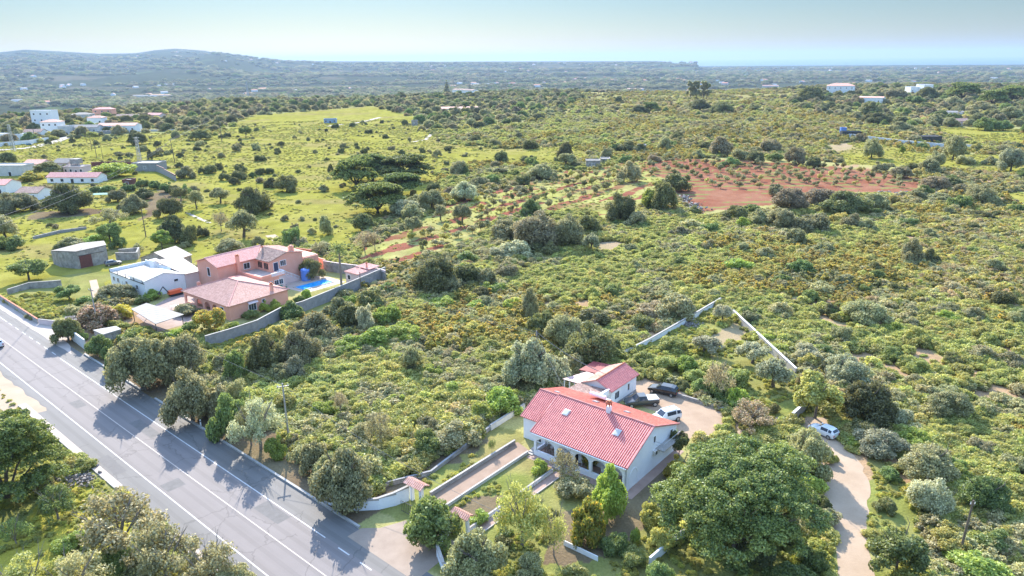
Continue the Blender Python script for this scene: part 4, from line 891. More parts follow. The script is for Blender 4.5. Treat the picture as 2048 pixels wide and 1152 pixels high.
MB().prism(bx_door(.5, 3.4, 0, 3, -.1, .07), .05, 3.2).build('sliding_door', 'rust', BN)
MB().prism(bx_door(.2, 6.6, 0, 3, .0, .10), 3.25, 3.35).build('door_rail', 'metal_dark', BN)
BS = thing('stone_annex', 'low ruined stone pen attached behind the grey barn', 'shed', (-104.6, 184.2, 0), R(20))
mb = MB(); mb.wall((0, 0), (5, 0), -.1, 2.3, .4, 1.9); mb.wall((5, 0), (5, 5), -.1, 1.9, .4, 2.1); mb.wall((0, 5), (5, 5), -.1, 2.0, .4); mb.build('wall', 'stone', BS)

# ------------------------------------------------------------------ far buildings
def house(name, label, xl, xr, y, h, depth, roof='gable', wall='white_clean', tiles='tile_orange', rows=1, cols=3, cat='house', yr=None, over=.3, rh=1.6, group=None, win='glass'):
    h *= 1.5 if name == 'village_house' else 1.15
    a = P(xl, y); b = P(xr, y if yr is None else yr); z = min(a.z, b.z) - .3
    d = Vector((b.x - a.x, b.y - a.y)); L = d.length; hs = thing(name, label, cat, (a.x, a.y, z), math.atan2(d.y, d.x), group)
    mb = MB()
    if roof == 'gable':
        pr = [(0, 0), (depth, 0), (depth, h), (depth / 2, h + rh), (0, h)]
        mb.add([(0, y_, z_) for y_, z_ in pr] + [(L, y_, z_) for y_, z_ in pr], [(0, 1, 2, 3, 4)[::-1], (5, 6, 7, 8, 9)] + [(i, (i + 1) % 5, 5 + (i + 1) % 5, 5 + i) for i in range(5)])
    else: mb.box(0, L, 0, depth, 0, h)
    mb.build('wall', wall, hs)
    o = over
    if roof == 'gable':
        rb = ribbed('roof', [(-o, -o, h + .05), (L + o, -o, h + .05), (L + o, depth / 2, h + rh + .15), (-o, depth / 2, h + rh + .15)], (1, 0, 0), tiles, hs, .6, .06)
        ribbed('roof', [(-o, depth + o, h + .05), (L + o, depth + o, h + .05), (L + o, depth / 2, h + rh + .14), (-o, depth / 2, h + rh + .14)], (1, 0, 0), tiles, hs, .6, .06)
    elif roof == 'hip':
        k = min(depth / 2, L / 2 - .5)
        A_, B_, C_, D_ = (-o, -o, h + .02), (L + o, -o, h + .02), (L + o, depth + o, h + .02), (-o, depth + o, h + .02); E_, F_ = (k, depth / 2, h + rh), (L - k, depth / 2, h + rh)
        for q, u in (((A_, B_, F_, E_), (1, 0, 0)), ((B_, C_, F_), (0, 1, 0)), ((C_, D_, E_, F_), (-1, 0, 0)), ((D_, A_, E_), (0, -1, 0))): ribbed('roof', q, u, tiles, hs, .6, .06)
    else:
        mb = MB(); mb.box(-.1, L + .1, -.1, .1, h - .1, h + .5); mb.box(-.1, L + .1, depth - .1, depth + .1, h - .1, h + .5); mb.box(-.1, .1, .102, depth - .102, h - .1, h + .5); mb.box(L - .1, L + .1, .102, depth - .102, h - .1, h + .5); mb.build('parapet', wall, hs)
        MB().box(.12, L - .12, .12, depth - .12, h, h + .1).build('roof', 'conc_pale', hs)
    for r_ in range(rows):
        for c_ in range(cols):
            wz = (h / rows) * (r_ + .55); ww = min(1.3, L / cols * .4)
            dr = (r_ == 0 and c_ == cols // 2 and rows * cols > 1)
            window(hs, (L * (c_ + .5) / cols, 0, wz if not dr else 1.1), ww, 1.2 if not dr else 2.1, '-y', win, name='door' if dr else 'window', bars=0)
    return hs
# white village at the left
house('village_house', 'tall blue shaded white house with a stepped roof terrace', 67, 107, 259, 9.5, 9, 'flat', 'white_clean', rows=3, cols=3)
house('village_house', 'white two storey house with pink hipped roof below the tallest house', 84, 120, 268, 6.0, 9, 'hip', 'white_clean', 'tile_orange', 2, 3)
house('village_house', 'low white gabled house behind the long village wall', 47, 84, 275, 2.8, 8, 'gable', 'white_clean', 'tile_old', 1, 3)
house('village_house', 'long low white house nearest the left picture edge', -30, 44, 280, 2.6, 9, 'flat', 'white_clean', rows=1, cols=4)
house('village_house', 'small white house with pale pink roof above the garages', 176, 206, 252, 4.6, 8, 'hip', 'white_clean', 'tile_orange', 1, 3)
house('village_house', 'beige roofed bungalow among trees above the village', 140, 178, 240, 3.4, 12, 'hip', 'offwhite', 'sheet_old', 1, 3)
house('village_house', 'salmon red two storey house above the village', 187, 225, 236, 5.5, 9, 'hip', 'pink', 'tile_rose', 2, 3)
house('village_house', 'grey white low house beside the village lane with curved roof', 142, 196, 268, 3.4, 9, 'gable', 'offwhite', 'sheet', 1, 4)
house('village_house', 'long pink roofed white house facing the meadow', 196, 272, 265, 3.6, 10, 'gable', 'white_clean', 'tile_orange', 1, 6)
house('village_house', 'white gate house at the bend of the village lane', 118, 140, 270, 4.2, 8, 'flat', 'offwhite', rows=1, cols=2)
house('village_house', 'low terracotta roofed house at the right end of the village', 282, 320, 238, 2.6, 9, 'gable', 'pink_pale', 'tile_rose', 1, 3)
house('village_house', 'pale pink shed roof among the hillside bushes', 232, 280, 240, 2.4, 8, 'gable', 'pink_pale', 'tile_old', 1, 3)
low_wall('village_wall', 'long white wall in front of the village houses', [P(-60, 298)[:2], P(60, 288)[:2], P(100, 281)[:2]], 2.6, .4, 'white_clean', 'conc_pale')
low_wall('village_wall', 'grey fence wall with white posts along the meadow edge', [P(157, 270)[:2], P(220, 267)[:2], P(272, 264)[:2]], 2.2, .4, 'block', 'white_clean')
low_wall('village_wall', 'pale low wall continuing right from the village houses', [P(284, 263)[:2], P(352, 262)[:2]], 1.4, .4, 'offwhite', 'conc_pale')
# farm cluster below the village
house('farm_building', 'long beige farm shed at the left edge below the meadow', -60, 48, 352, 4.2, 8, 'flat', 'offwhite', rows=1, cols=2, win='dark', cat='farm building')
house('farm_building', 'shed with orange striped sheet roof behind the yellowing tree', 48, 84, 342, 3.2, 9, 'gable', 'pink_pale', 'tile_orange', 1, 2, cat='farm building')
house('farm_building', 'shed with beige striped roof right of the yellowing tree', 108, 138, 342, 3.6, 9, 'gable', 'pink_pale', 'sheet_old', 1, 2, cat='farm building')
house('farm_building', 'long low house with mottled red tiled roof and blue trimmed wall', 95, 196, 366, 2.4, 7, 'gable', 'white_clean', 'tile_rose', 1, 5, cat='farmhouse')
house('farm_building', 'small pink house with little windows beside the water tower', 128, 168, 348, 3.0, 6, 'flat', 'pink_pale', rows=1, cols=4, cat='farmhouse')
house('farm_building', 'white fronted shed with brown tile and sheet roof in front of the farm', 34, 78, 400, 2.6, 9, 'gable', 'white_clean', 'tile_old', 1, 2, cat='farm building')
house('farm_building', 'white house with pale red roof cut by the left picture edge', -40, 14, 388, 3.4, 9, 'gable', 'white_clean', 'tile_rose', 1, 2, cat='farmhouse')
WT = thing('water_tower', 'square concrete water tank on legs behind the farm buildings', 'water tower', P(145, 345), R(-5))
for x in (0, 3.2):
    for y in (0, 3.2): MB().box(x, x + .3, y, y + .3, 0, 4.2).build('leg', 'stone', WT)
MB().box(-.2, 3.7, -.2, 3.7, 4.2, 6.4).build('tank', 'stone', WT)
GW = house('walled_shed', 'grey block shed with white sheet roof beside the walled meadow', 266, 315, 343, 3.4, 9, 'flat', 'block', rows=1, cols=1, cat='shed', win='block')
low_wall('meadow_wall', 'grey wall with brown coping slanting right of the block shed', [P(314, 343)[:2], P(330, 350)[:2], P(352, 362)[:2]], [3.2, 2.8, 2.2], .4, 'block', 'rust')
low_wall('meadow_wall', 'rust red metal fence behind the lime green fig tree', [P(184, 333)[:2], P(230, 331)[:2], P(272, 333)[:2]], 2.2, .3, 'rust')
house('rust_shed', 'small rust red shed at the right end of the farmhouse', 246, 263, 372, 2.2, 4, 'flat', 'rust', rows=1, cols=1, cat='shed', win='rust')
# middle distance
house('roofless_house', 'pink roofed long ruin behind trees on the plateau', 878, 925, 224, 3.2, 10, 'gable', 'offwhite', 'tile_orange', 1, 5)
house('roofless_house', 'small pink roofed cottage right of the long plateau house', 932, 954, 222, 2.6, 8, 'gable', 'offwhite', 'tile_orange', 1, 2)
house('field_shed', 'small blue and white shed on the meadow beside a lane', 648, 673, 246, 3.0, 5, 'flat', surf('blue_wall', (.22, .32, .46), (.34, .44, .56), .5, .8, .1), rows=1, cols=3, cat='shed')
house('stone_hut', 'grey roofless stone hut at the edge of the red orchard', 1172, 1200, 336, 3.0, 6, 'flat', 'stone', rows=1, cols=1, cat='hut', win='stone')
house('stone_hut', 'low stone ruin attached behind the grey orchard hut', 1202, 1220, 328, 2.2, 6, 'flat', 'stone', rows=1, cols=1, cat='hut', win='stone')
house('stone_hut', 'small pale stone cube hut above the red orchard', 1276, 1292, 303, 3.0, 5, 'flat', 'block', rows=1, cols=1, cat='hut', win='block')
house('stone_hut', 'small square ruin on the meadow beside the footpath', 823, 833, 251, 3.4, 5, 'flat', 'stone', rows=1, cols=1, cat='hut', win='stone')
# right side houses
house('hilltop_villa', 'big white two storey villa with orange roof on the far right ridge', 1652, 1708, 190, 10, 16, 'hip', 'white_clean', 'tile_orange', 2, 5, cat='villa', rh=3)
house('hilltop_villa', 'white box villa with blue window on the far right ridge', 1846, 1864, 190, 11, 16, 'flat', 'white_clean', rows=2, cols=1, cat='villa')
house('hilltop_villa', 'lower wing of the white box villa', 1820, 1845, 189, 8, 14, 'flat', 'white_clean', rows=1, cols=3, cat='villa')
house('hilltop_villa', 'low white house with pale orange roof below the ridge villa', 1716, 1764, 209, 6.5, 14, 'gable', 'white_clean', 'tile_orange', 1, 3, cat='house', yr=210, rh=1.0)
house('ridge_house', 'pink walled house with solar panels on the ridge', 1524, 1556, 176, 9, 14, 'gable', 'pink_pale', 'tile_orange', 1, 4, cat='house')
house('ridge_house', 'pale yellow roofed house on the ridge left of the eucalyptus trees', 1252, 1288, 181, 7, 14, 'hip', 'white_clean', 'tile_orange', 1, 3, cat='house')
house('ridge_house', 'white house behind cypress trees on the ridge', 905, 945, 191, 8, 12, 'gable', 'white_clean', 'tile_old', 1, 4, cat='house')
house('barn_right', 'white walled barn with pale sheet roof at right', 1890, 1924, 236, 4.2, 9, 'gable', 'white_clean', 'sheet', 1, 2, cat='barn', rh=1.0).name = 'field_barn'
house('field_barn', 'stone house with old brown tiled roof at right', 1898, 1940, 252, 3.0, 9, 'gable', 'pink_pale', 'tile_old', 1, 3, cat='barn', yr=250)
for pts, lb in (([(1680, 274), (1722, 279)], 'white and blue fence section beside the blue container'), ([(1735, 281), (1808, 290)], 'long white fence half hidden by a grey tree'), ([(1808, 290), (1886, 297)], 'long white fence in front of the dark green netting'), ([(1912, 298), (1962, 301)], 'white fence section at the right end of the netting')):
    low_wall('white_fence', lb, [P(*q)[:2] for q in pts], 2.6, .3, surf('fence_white', (.50, .56, .62), (.62, .68, .72), 1, .7, .1), 'white_clean')
house('netting_shed', 'long dark green netting shed behind the white fence', 1828, 1882, 288, 3.8, 6, 'flat', 'metal_dark', rows=1, cols=1, cat='shed', win='metal_dark')
house('netting_shed', 'low dark covered enclosure behind the left fence section', 1684, 1722, 276, 3.4, 5, 'flat', 'metal_dark', rows=1, cols=1, cat='shed', win='metal_dark')
house('blue_container', 'small blue container at the left end of the white fence', 1681, 1692, 271, 4.2, 3, 'flat', 'blue_plastic', rows=1, cols=1, cat='container', win='blue_plastic')
# behind the village: warehouses at the foot of the plateau
house('warehouse', 'white apartment block with orange roof above the village woods', 298, 340, 196, 9, 16, 'hip', 'white_clean', 'tile_orange', 2, 5, cat='building')
house('warehouse', 'pale tower house left of the orange roofed apartment block', 266, 296, 197, 9, 14, 'gable', 'offwhite', 'sheet', 2, 3, cat='building')
house('warehouse', 'long low grey warehouse roof below the apartment block', 228, 312, 208, 4, 14, 'gable', 'offwhite', 'sheet', 1, 6, cat='building', rh=1)
house('white_hut', 'tiny white hut among trees above the village', 269, 286, 222, 3, 6, 'flat', 'white_clean', rows=1, cols=2, cat='hut')

# ------------------------------------------------------------------ foliage
LV = {
 'dark': leaf_mat('dark_green_leaves', (0.101, 0.109, 0.036), (0.318, 0.311, 0.103), trans=.42),
 'grey': leaf_mat('grey_green_leaves', (0.183, 0.181, 0.073), (0.530, 0.492, 0.231), trans=.42),
 'silver': leaf_mat('silvery_olive_leaves', (0.259, 0.262, 0.141), (0.683, 0.655, 0.376), trans=.42),
 'green': leaf_mat('mid_green_leaves', (0.112, 0.163, 0.041), (0.353, 0.418, 0.113), trans=.45),
 'lime': leaf_mat('lime_green_leaves', (0.203, 0.270, 0.032), (0.503, 0.561, 0.108), trans=.48),
 'pine': leaf_mat('pine_needles', (0.064, 0.102, 0.023), (0.396, 0.428, 0.099), trans=.42),
 'brown': leaf_mat('brownish_grey_leaves', (0.212, 0.174, 0.086), (0.553, 0.458, 0.248), trans=.42),
 'yellow': leaf_mat('yellowing_leaves', (0.330, 0.284, 0.034), (0.730, 0.567, 0.086), trans=.48),
 'blossom': leaf_mat('pinkish_brown_leaves', (0.259, 0.197, 0.094), (0.636, 0.458, 0.257), (0.765, 0.458, 0.308), trans=.42),
 'golden': leaf_mat('golden_green_leaves', (0.200, 0.207, 0.034), (0.471, 0.425, 0.077), (0.730, 0.415, 0.068), trans=.48),
 's_olive': leaf_mat('olive_scrub_leaves', (0.235, 0.230, 0.051), (0.659, 0.590, 0.171), (0.683, 0.567, 0.146), trans=.42),
 's_lime': leaf_mat('bright_scrub_leaves', (0.251, 0.270, 0.050), (0.535, 0.530, 0.149), (0.578, 0.510, 0.135), trans=.48),
 's_yellow': leaf_mat('yellow_flowering_scrub', (0.224, 0.207, 0.047), (0.589, 0.502, 0.146), (0.883, 0.567, 0.051), trans=.45),
 's_grey': leaf_mat('grey_scrub_leaves', (0.235, 0.218, 0.086), (0.636, 0.567, 0.265), trans=.42),
 's_brown': leaf_mat('dry_scrub_twigs', (0.294, 0.230, 0.094), (0.683, 0.534, 0.239), trans=.42),
 'grass': leaf_mat('grass_blades', (0.306, 0.316, 0.043), (0.612, 0.546, 0.111), trans=.48),
 'weed': leaf_mat('tall_weeds', (0.259, 0.295, 0.060), (0.589, 0.578, 0.171), trans=.48),
}
def leaves(cen, nrm, size, rng, stretch=1.5, jit=.9):
    n = len(cen); d = nrm + rng.normal(0, jit, (n, 3)); d /= np.linalg.norm(d, axis=1)[:, None] + 1e-9
    r = rng.normal(0, 1, (n, 3)); a = np.cross(d, r); a /= np.linalg.norm(a, axis=1)[:, None] + 1e-9; b = np.cross(d, a)
    s = size * rng.uniform(.6, 1.35, (n, 1)); a = a * s * .5 * stretch; b = b * s * .5
    bow = d * s * .16
    v = np.stack([cen - a - bow, cen - b * .9, cen + a - bow, cen + b * .9], 1).reshape(-1, 3)
    return v, np.arange(4 * n).reshape(n, 4)
def lobes_cloud(lobes, n, size, rng, shell=.55, flat=0.0, up=.35, cut=None):
    """Leaves on the outside and inside of many ellipsoid lobes (cx,cy,cz,rx,ry,rz)."""
    L = np.array(lobes, float); wts = (L[:, 3] * L[:, 4] + L[:, 3] * L[:, 5]) ; wts /= wts.sum()
    k = rng.choice(len(L), n, p=wts); d = rng.normal(0, 1, (n, 3)); d[:, 2] += up; d /= np.linalg.norm(d, axis=1)[:, None]
    rad = 1 - rng.random(n) ** 1.6 * shell
    rad *= 1 + (rng.random(n) < .10) * rng.random(n) * .25
    c = L[k, :3] + d * L[k, 3:] * rad[:, None]
    if cut is not None: m_ = c[:, 2] > cut; c, d = c[m_], d[m_]
    n2 = d.copy(); n2[:, 2] += .25
    return leaves(c, n2, size, rng)
def crown_mesh(name, lobes, n, size, seed, **kw):
    rng = np.random.default_rng(seed); v, f = lobes_cloud(lobes, n, size, rng, **kw); return mesh_np(name, v, f, lr=rng.random(len(f)))
def dome_lobes(rng, w, h, k, z0=.0, r=(.22, .36), flat=1.0, jz=.0):
    bump_a = rng.random(5) * 6.283; bump_s = rng.uniform(.10, .34, 5)
    """k lobes spread under a dome of width w and height h above z0."""
    out = []
    for i in range(k):
        a = rng.random() * 2 * math.pi; q = math.sqrt(rng.random()) * .78; rr_ = rng.uniform(*r) * w
        q *= 1 + sum(s_ * math.cos(a * (j_ + 1) + b_) for j_, (b_, s_) in enumerate(zip(bump_a, bump_s))) * .42; zt = h * max(.08, 1 - (q / 1.05) ** 2) ** .5 * (1 + .22 * math.cos(2 * a + bump_a[0]) * q); z = z0 + max(rr_ * .5, (zt - rr_ * .7) * rng.uniform(.35 + jz, 1.0))
        out.append((q * math.cos(a) * w / 2, q * math.sin(a) * w / 2, z, rr_ * .62, rr_ * .62, rr_ * .55 * flat))
    return out
def trunk_mesh(name, seed, h, r, spread, n_l=5, fork=.45, twigs=0, lean=0.0, top=None):
    rng = random.Random(seed); mb = MB(); p = Vector((0, 0, -.1)); seg = 4; pts = [p]
    hf = h * fork; top = h if top is None else top
    for i in range(seg):
        p = p + Vector((rng.uniform(-.12, .12) * r * 3 + lean * hf / seg, rng.uniform(-.12, .12) * r * 3, hf / seg)); pts.append(p)
    for i in range(seg): mb.tube(pts[i], pts[i + 1], r * (1.25 - i * .12), r * (1.25 - (i + 1) * .12), 8)
    ends = []
    for i in range(n_l):
        a = 2 * math.pi * (i + rng.random() * .6) / n_l; s = spread * rng.uniform(.5, 1); q0 = pts[-1 - (i % 2)]
        q1 = q0 + Vector((math.cos(a) * s * .45, math.sin(a) * s * .45, (top - hf) * rng.uniform(.3, .5)))
        q2 = q0 + Vector((math.cos(a) * s, math.sin(a) * s, (top - hf) * rng.uniform(.65, .9)))
        mb.tube(q0, q1, r * .62, r * .4, 6); mb.tube(q1, q2, r * .4, r * .15, 6); ends += [(q1, q2)]
        for k in range(2 + twigs):
            b = q1.lerp(q2, rng.random()); a2 = a + rng.uniform(-1.2, 1.2); e = b + Vector((math.cos(a2) * s * .4, math.sin(a2) * s * .4, (top - hf) * rng.uniform(.1, .4)))
            mb.tube(b, e, r * .18, r * .06, 4, False)
            for k2 in range(twigs):
                b2 = b.lerp(e, rng.random()); a3 = a2 + rng.uniform(-1.3, 1.3); mb.tube(b2, b2 + Vector((math.cos(a3) * s * .22, math.sin(a3) * s * .22, (top - hf) * rng.uniform(.05, .2))), r * .06, r * .025, 3, False)
    me = bpy.data.meshes.new(name); me.from_pydata(mb.v, [], mb.f); me.update(); return me
PROTO = {}
def proto(kind, variants):
    PROTO[kind] = variants
rng = np.random.default_rng
# each variant: (width, total height, crown mesh, trunk mesh or None)
def mk(kind, nvar, w, h, ncl, n, size, z0=0.0, trunk=None, r=(.22, .36), flat=1.0, jz=0.0, up=.35, shell=.55):
    vs = []
    for i in range(nvar):
        g_ = rng(hash(kind) % 1000 + 17 * i if False else sum(map(ord, kind)) * 13 + 17 * i)
        lb = dome_lobes(g_, w, h - z0, ncl, z0, r, flat, jz)
        cm = crown_mesh(kind + '_crown', lb, n, size, sum(map(ord, kind)) + i, up=up, shell=shell, cut=.02)
        tm = None
        if trunk: tm = trunk_mesh(kind + '_trunk', i + 3, h, trunk[0], w * .36, trunk[1], trunk[2], trunk[3] if len(trunk) > 3 else 0)
        vs.append((w, h, cm, tm))
    proto(kind, vs)
mk('shrub', 4, 2.4, 1.7, 13, 1900, .165, r=(.26, .45))
mk('spiky', 3, 2.2, 2.0, 16, 1300, .15, r=(.14, .30), shell=.9, up=.8)
mk('bush', 4, 5.0, 3.6, 34, 9500, .20, r=(.15, .32))
mk('carob', 4, 8.0, 6.0, 60, 22000, .225, z0=.3, trunk=(.28, 5, .3), r=(.16, .28))
mk('olive', 3, 4.6, 4.2, 24, 6500, .175, z0=1.3, trunk=(.20, 5, .38), r=(.20, .32))
mk('leafy', 3, 5.0, 5.6, 28, 9000, .20, z0=1.2, trunk=(.13, 5, .35), r=(.18, .30))
mk('sparse', 3, 6.0, 5.0, 22, 1900, .17, z0=1.2, trunk=(.13, 6, .30, 3), r=(.16, .30), shell=.8)
mk('open', 2, 6.5, 5.4, 26, 5200, .165, z0=1.2, trunk=(.18, 6, .30, 2), r=(.14, .26), shell=.7)
mk('sapling', 3, 1.9, 2.4, 7, 620, .17, z0=.25, trunk=(.04, 3, .3), r=(.30, .42))
mk('weed', 3, 2.0, 1.3, 9, 700, .15, r=(.25, .42), up=.6)
def pine_variant(seed, w, h, cz, n, major=11, size=.22, name='umbrella_pine'):
    """Umbrella pine: several broad flattened limb masses at uneven heights, each tufted with small lobes."""
    g_ = rng(seed); lb = []; mj = [(0, 0, h * .93, w * .24)]
    for i in range(major):
        a = 6.283 * (i + g_.uniform(-.3, .3)) / major; q = g_.uniform(.42, .98); rm = g_.uniform(.13, .21) * w
        mj.append((math.cos(a) * q * (w / 2 - rm * .55), math.sin(a) * q * (w / 2 - rm * .55), cz + (h - cz) * (1 - q ** 2.2 * .72) * g_.uniform(.78, 1.0), rm))
    for i in range(major // 2):
        a = 6.283 * g_.random(); q = g_.uniform(.2, .55); rm = g_.uniform(.14, .20) * w
        mj.append((math.cos(a) * q * w / 2, math.sin(a) * q * w / 2, h * g_.uniform(.82, .97), rm))
    for (mx, my, mz, rm) in mj:
        for k in range(int(10 + 60 * (rm / w))):
            a = g_.random() * 6.283; q = math.sqrt(g_.random()); r1 = rm * g_.uniform(.20, .36)
            lb.append((mx + math.cos(a) * q * rm, my + math.sin(a) * q * rm, mz - r1 * .6 - (q ** 2) * rm * .42, r1, r1, r1 * .75))
    v, f = lobes_cloud(lb, n, size, g_, shell=.5, up=.8)
    cm = mesh_np(name + '_crown', v, f, lr=g_.random(len(f)))
    tm = trunk_mesh(name + '_trunk', seed, cz + (h - cz) * .7, .03 * w ** .7 + .10, w * .36, 9, cz / h * .75, 2, top=cz + (h - cz) * .7)
    return (w, h, cm, tm)
proto('umbrella', [pine_variant(5, 12, 9.5, 2.2, 36000, 20, .30), pine_variant(9, 12, 9.0, 2.2, 36000, 20, .30)])
proto('bigpine', [pine_variant(3, 16, 12.5, 2.4, 165000, 26, .165)])

proto('domepine', [pine_variant(11, 13, 11, .9, 120000, 30, .165)])
LV['pine_bright'] = leaf_mat('bright_pine_needles', (.075, .125, .025), (.38, .47, .10), trans=.42)
def grey_bark(k): return 'bark_pale' if k in ('sparse', 'open') else 'bark'
NICE = {'shrub': 'shrub', 'bush': 'bush', 'carob': 'carob_tree', 'olive': 'olive_tree', 'leafy': 'leafy_tree', 'sparse': 'bare_tree', 'open': 'open_tree', 'sapling': 'orchard_sapling', 'weed': 'weed_clump', 'umbrella': 'umbrella_pine', 'bigpine': 'umbrella_pine', 'domepine': 'umbrella_pine'}
CAT = {'shrub': 'shrub', 'bush': 'bush', 'carob': 'tree', 'olive': 'tree', 'leafy': 'tree', 'sparse': 'tree', 'open': 'tree', 'sapling': 'sapling', 'weed': 'shrub', 'umbrella': 'pine tree', 'bigpine': 'pine tree', 'domepine': 'pine tree'}
plants = []                     # records for the labels
prnd = random.Random(42)
def plant(kind, colr, x, y, w_, h_, label=None, group=None, z=None, rot=None, small=False):
    vs = PROTO[kind]; vr = vs[prnd.randrange(len(vs))]; z = G(x, y) if z is None else z
    sx = w_ / vr[0]; sz = h_ / vr[1]; rot = prnd.random() * 6.283 if rot is None else rot
    if vr[3] is None or small:
        o = bpy.data.objects.new(NICE[kind], vr[2]); C.objects.link(o); crown = o
        o.location = (x, y, z - .03); o.rotation_euler.z = rot; o.scale = (sx, sx, sz)
    else:
        o = bpy.data.objects.new(NICE[kind], None); C.objects.link(o); o.empty_display_size = .1
        o.location = (x, y, z - .03); o.rotation_euler.z = rot; o.scale = (sx, sx, sz)
        crown = bpy.data.objects.new('crown', vr[2]); C.objects.link(crown); crown.parent = o
        tr_ = bpy.data.objects.new('trunk', vr[3]); C.objects.link(tr_); tr_.parent = o
        if not vr[3].materials: vr[3].materials.append(M[grey_bark(kind)])
    if not vr[2].materials: vr[2].materials.append(LV[colr])
    crown.material_slots[0].link = 'OBJECT'; crown.material_slots[0].material = LV[colr]
    o['category'] = CAT[kind]
    if group: o['group'] = group
    plants.append([o, kind, colr, x, y, w_, h_, label]); return o
def put(kind, colr, cx, yt, yb, wpx, label=None, group=None):
    """A plant seen at photo column cx between rows yt (top) and yb (foot), wpx wide: its world place, width and height."""
    trunked = kind in ('olive', 'leafy', 'sparse', 'open', 'umbrella', 'bigpine', 'domepine')
    p0 = P(cx, yb); fwd = Vector((p0.x, p0.y)).normalized(); dep = math.hypot(p0.x, p0.y) * 1.0
    sl = math.sqrt(dep ** 2 + (CAM_H - p0.z) ** 2); d0 = ray(cx, yb); sc_ = np.linalg.norm(d0)
    w_ = wpx * sl / sc_
    x, y = p0.x, p0.y
    road_row = yb < 1030 and cx < 760 and yb > 640 and abs((p0.x - RO[0]) * RN[0] + (p0.y - RO[1]) * RN[1] + 10) < 5
    if not trunked: x += fwd.x * w_ * (.24 if road_row else .36); y += fwd.y * w_ * (.24 if road_row else .36)
    d = ray(cx, yt); hz_ = math.hypot(x, y) + (0.10 if kind != 'sapling' else 0) * w_; h_ = CAM_H + d[2] / math.hypot(d[0], d[1]) * hz_ - G(x, y)
    h_ = min(max(h_, w_ * .38), w_ * 1.9)
    return plant(kind, colr, x, y, w_, h_, label, group)

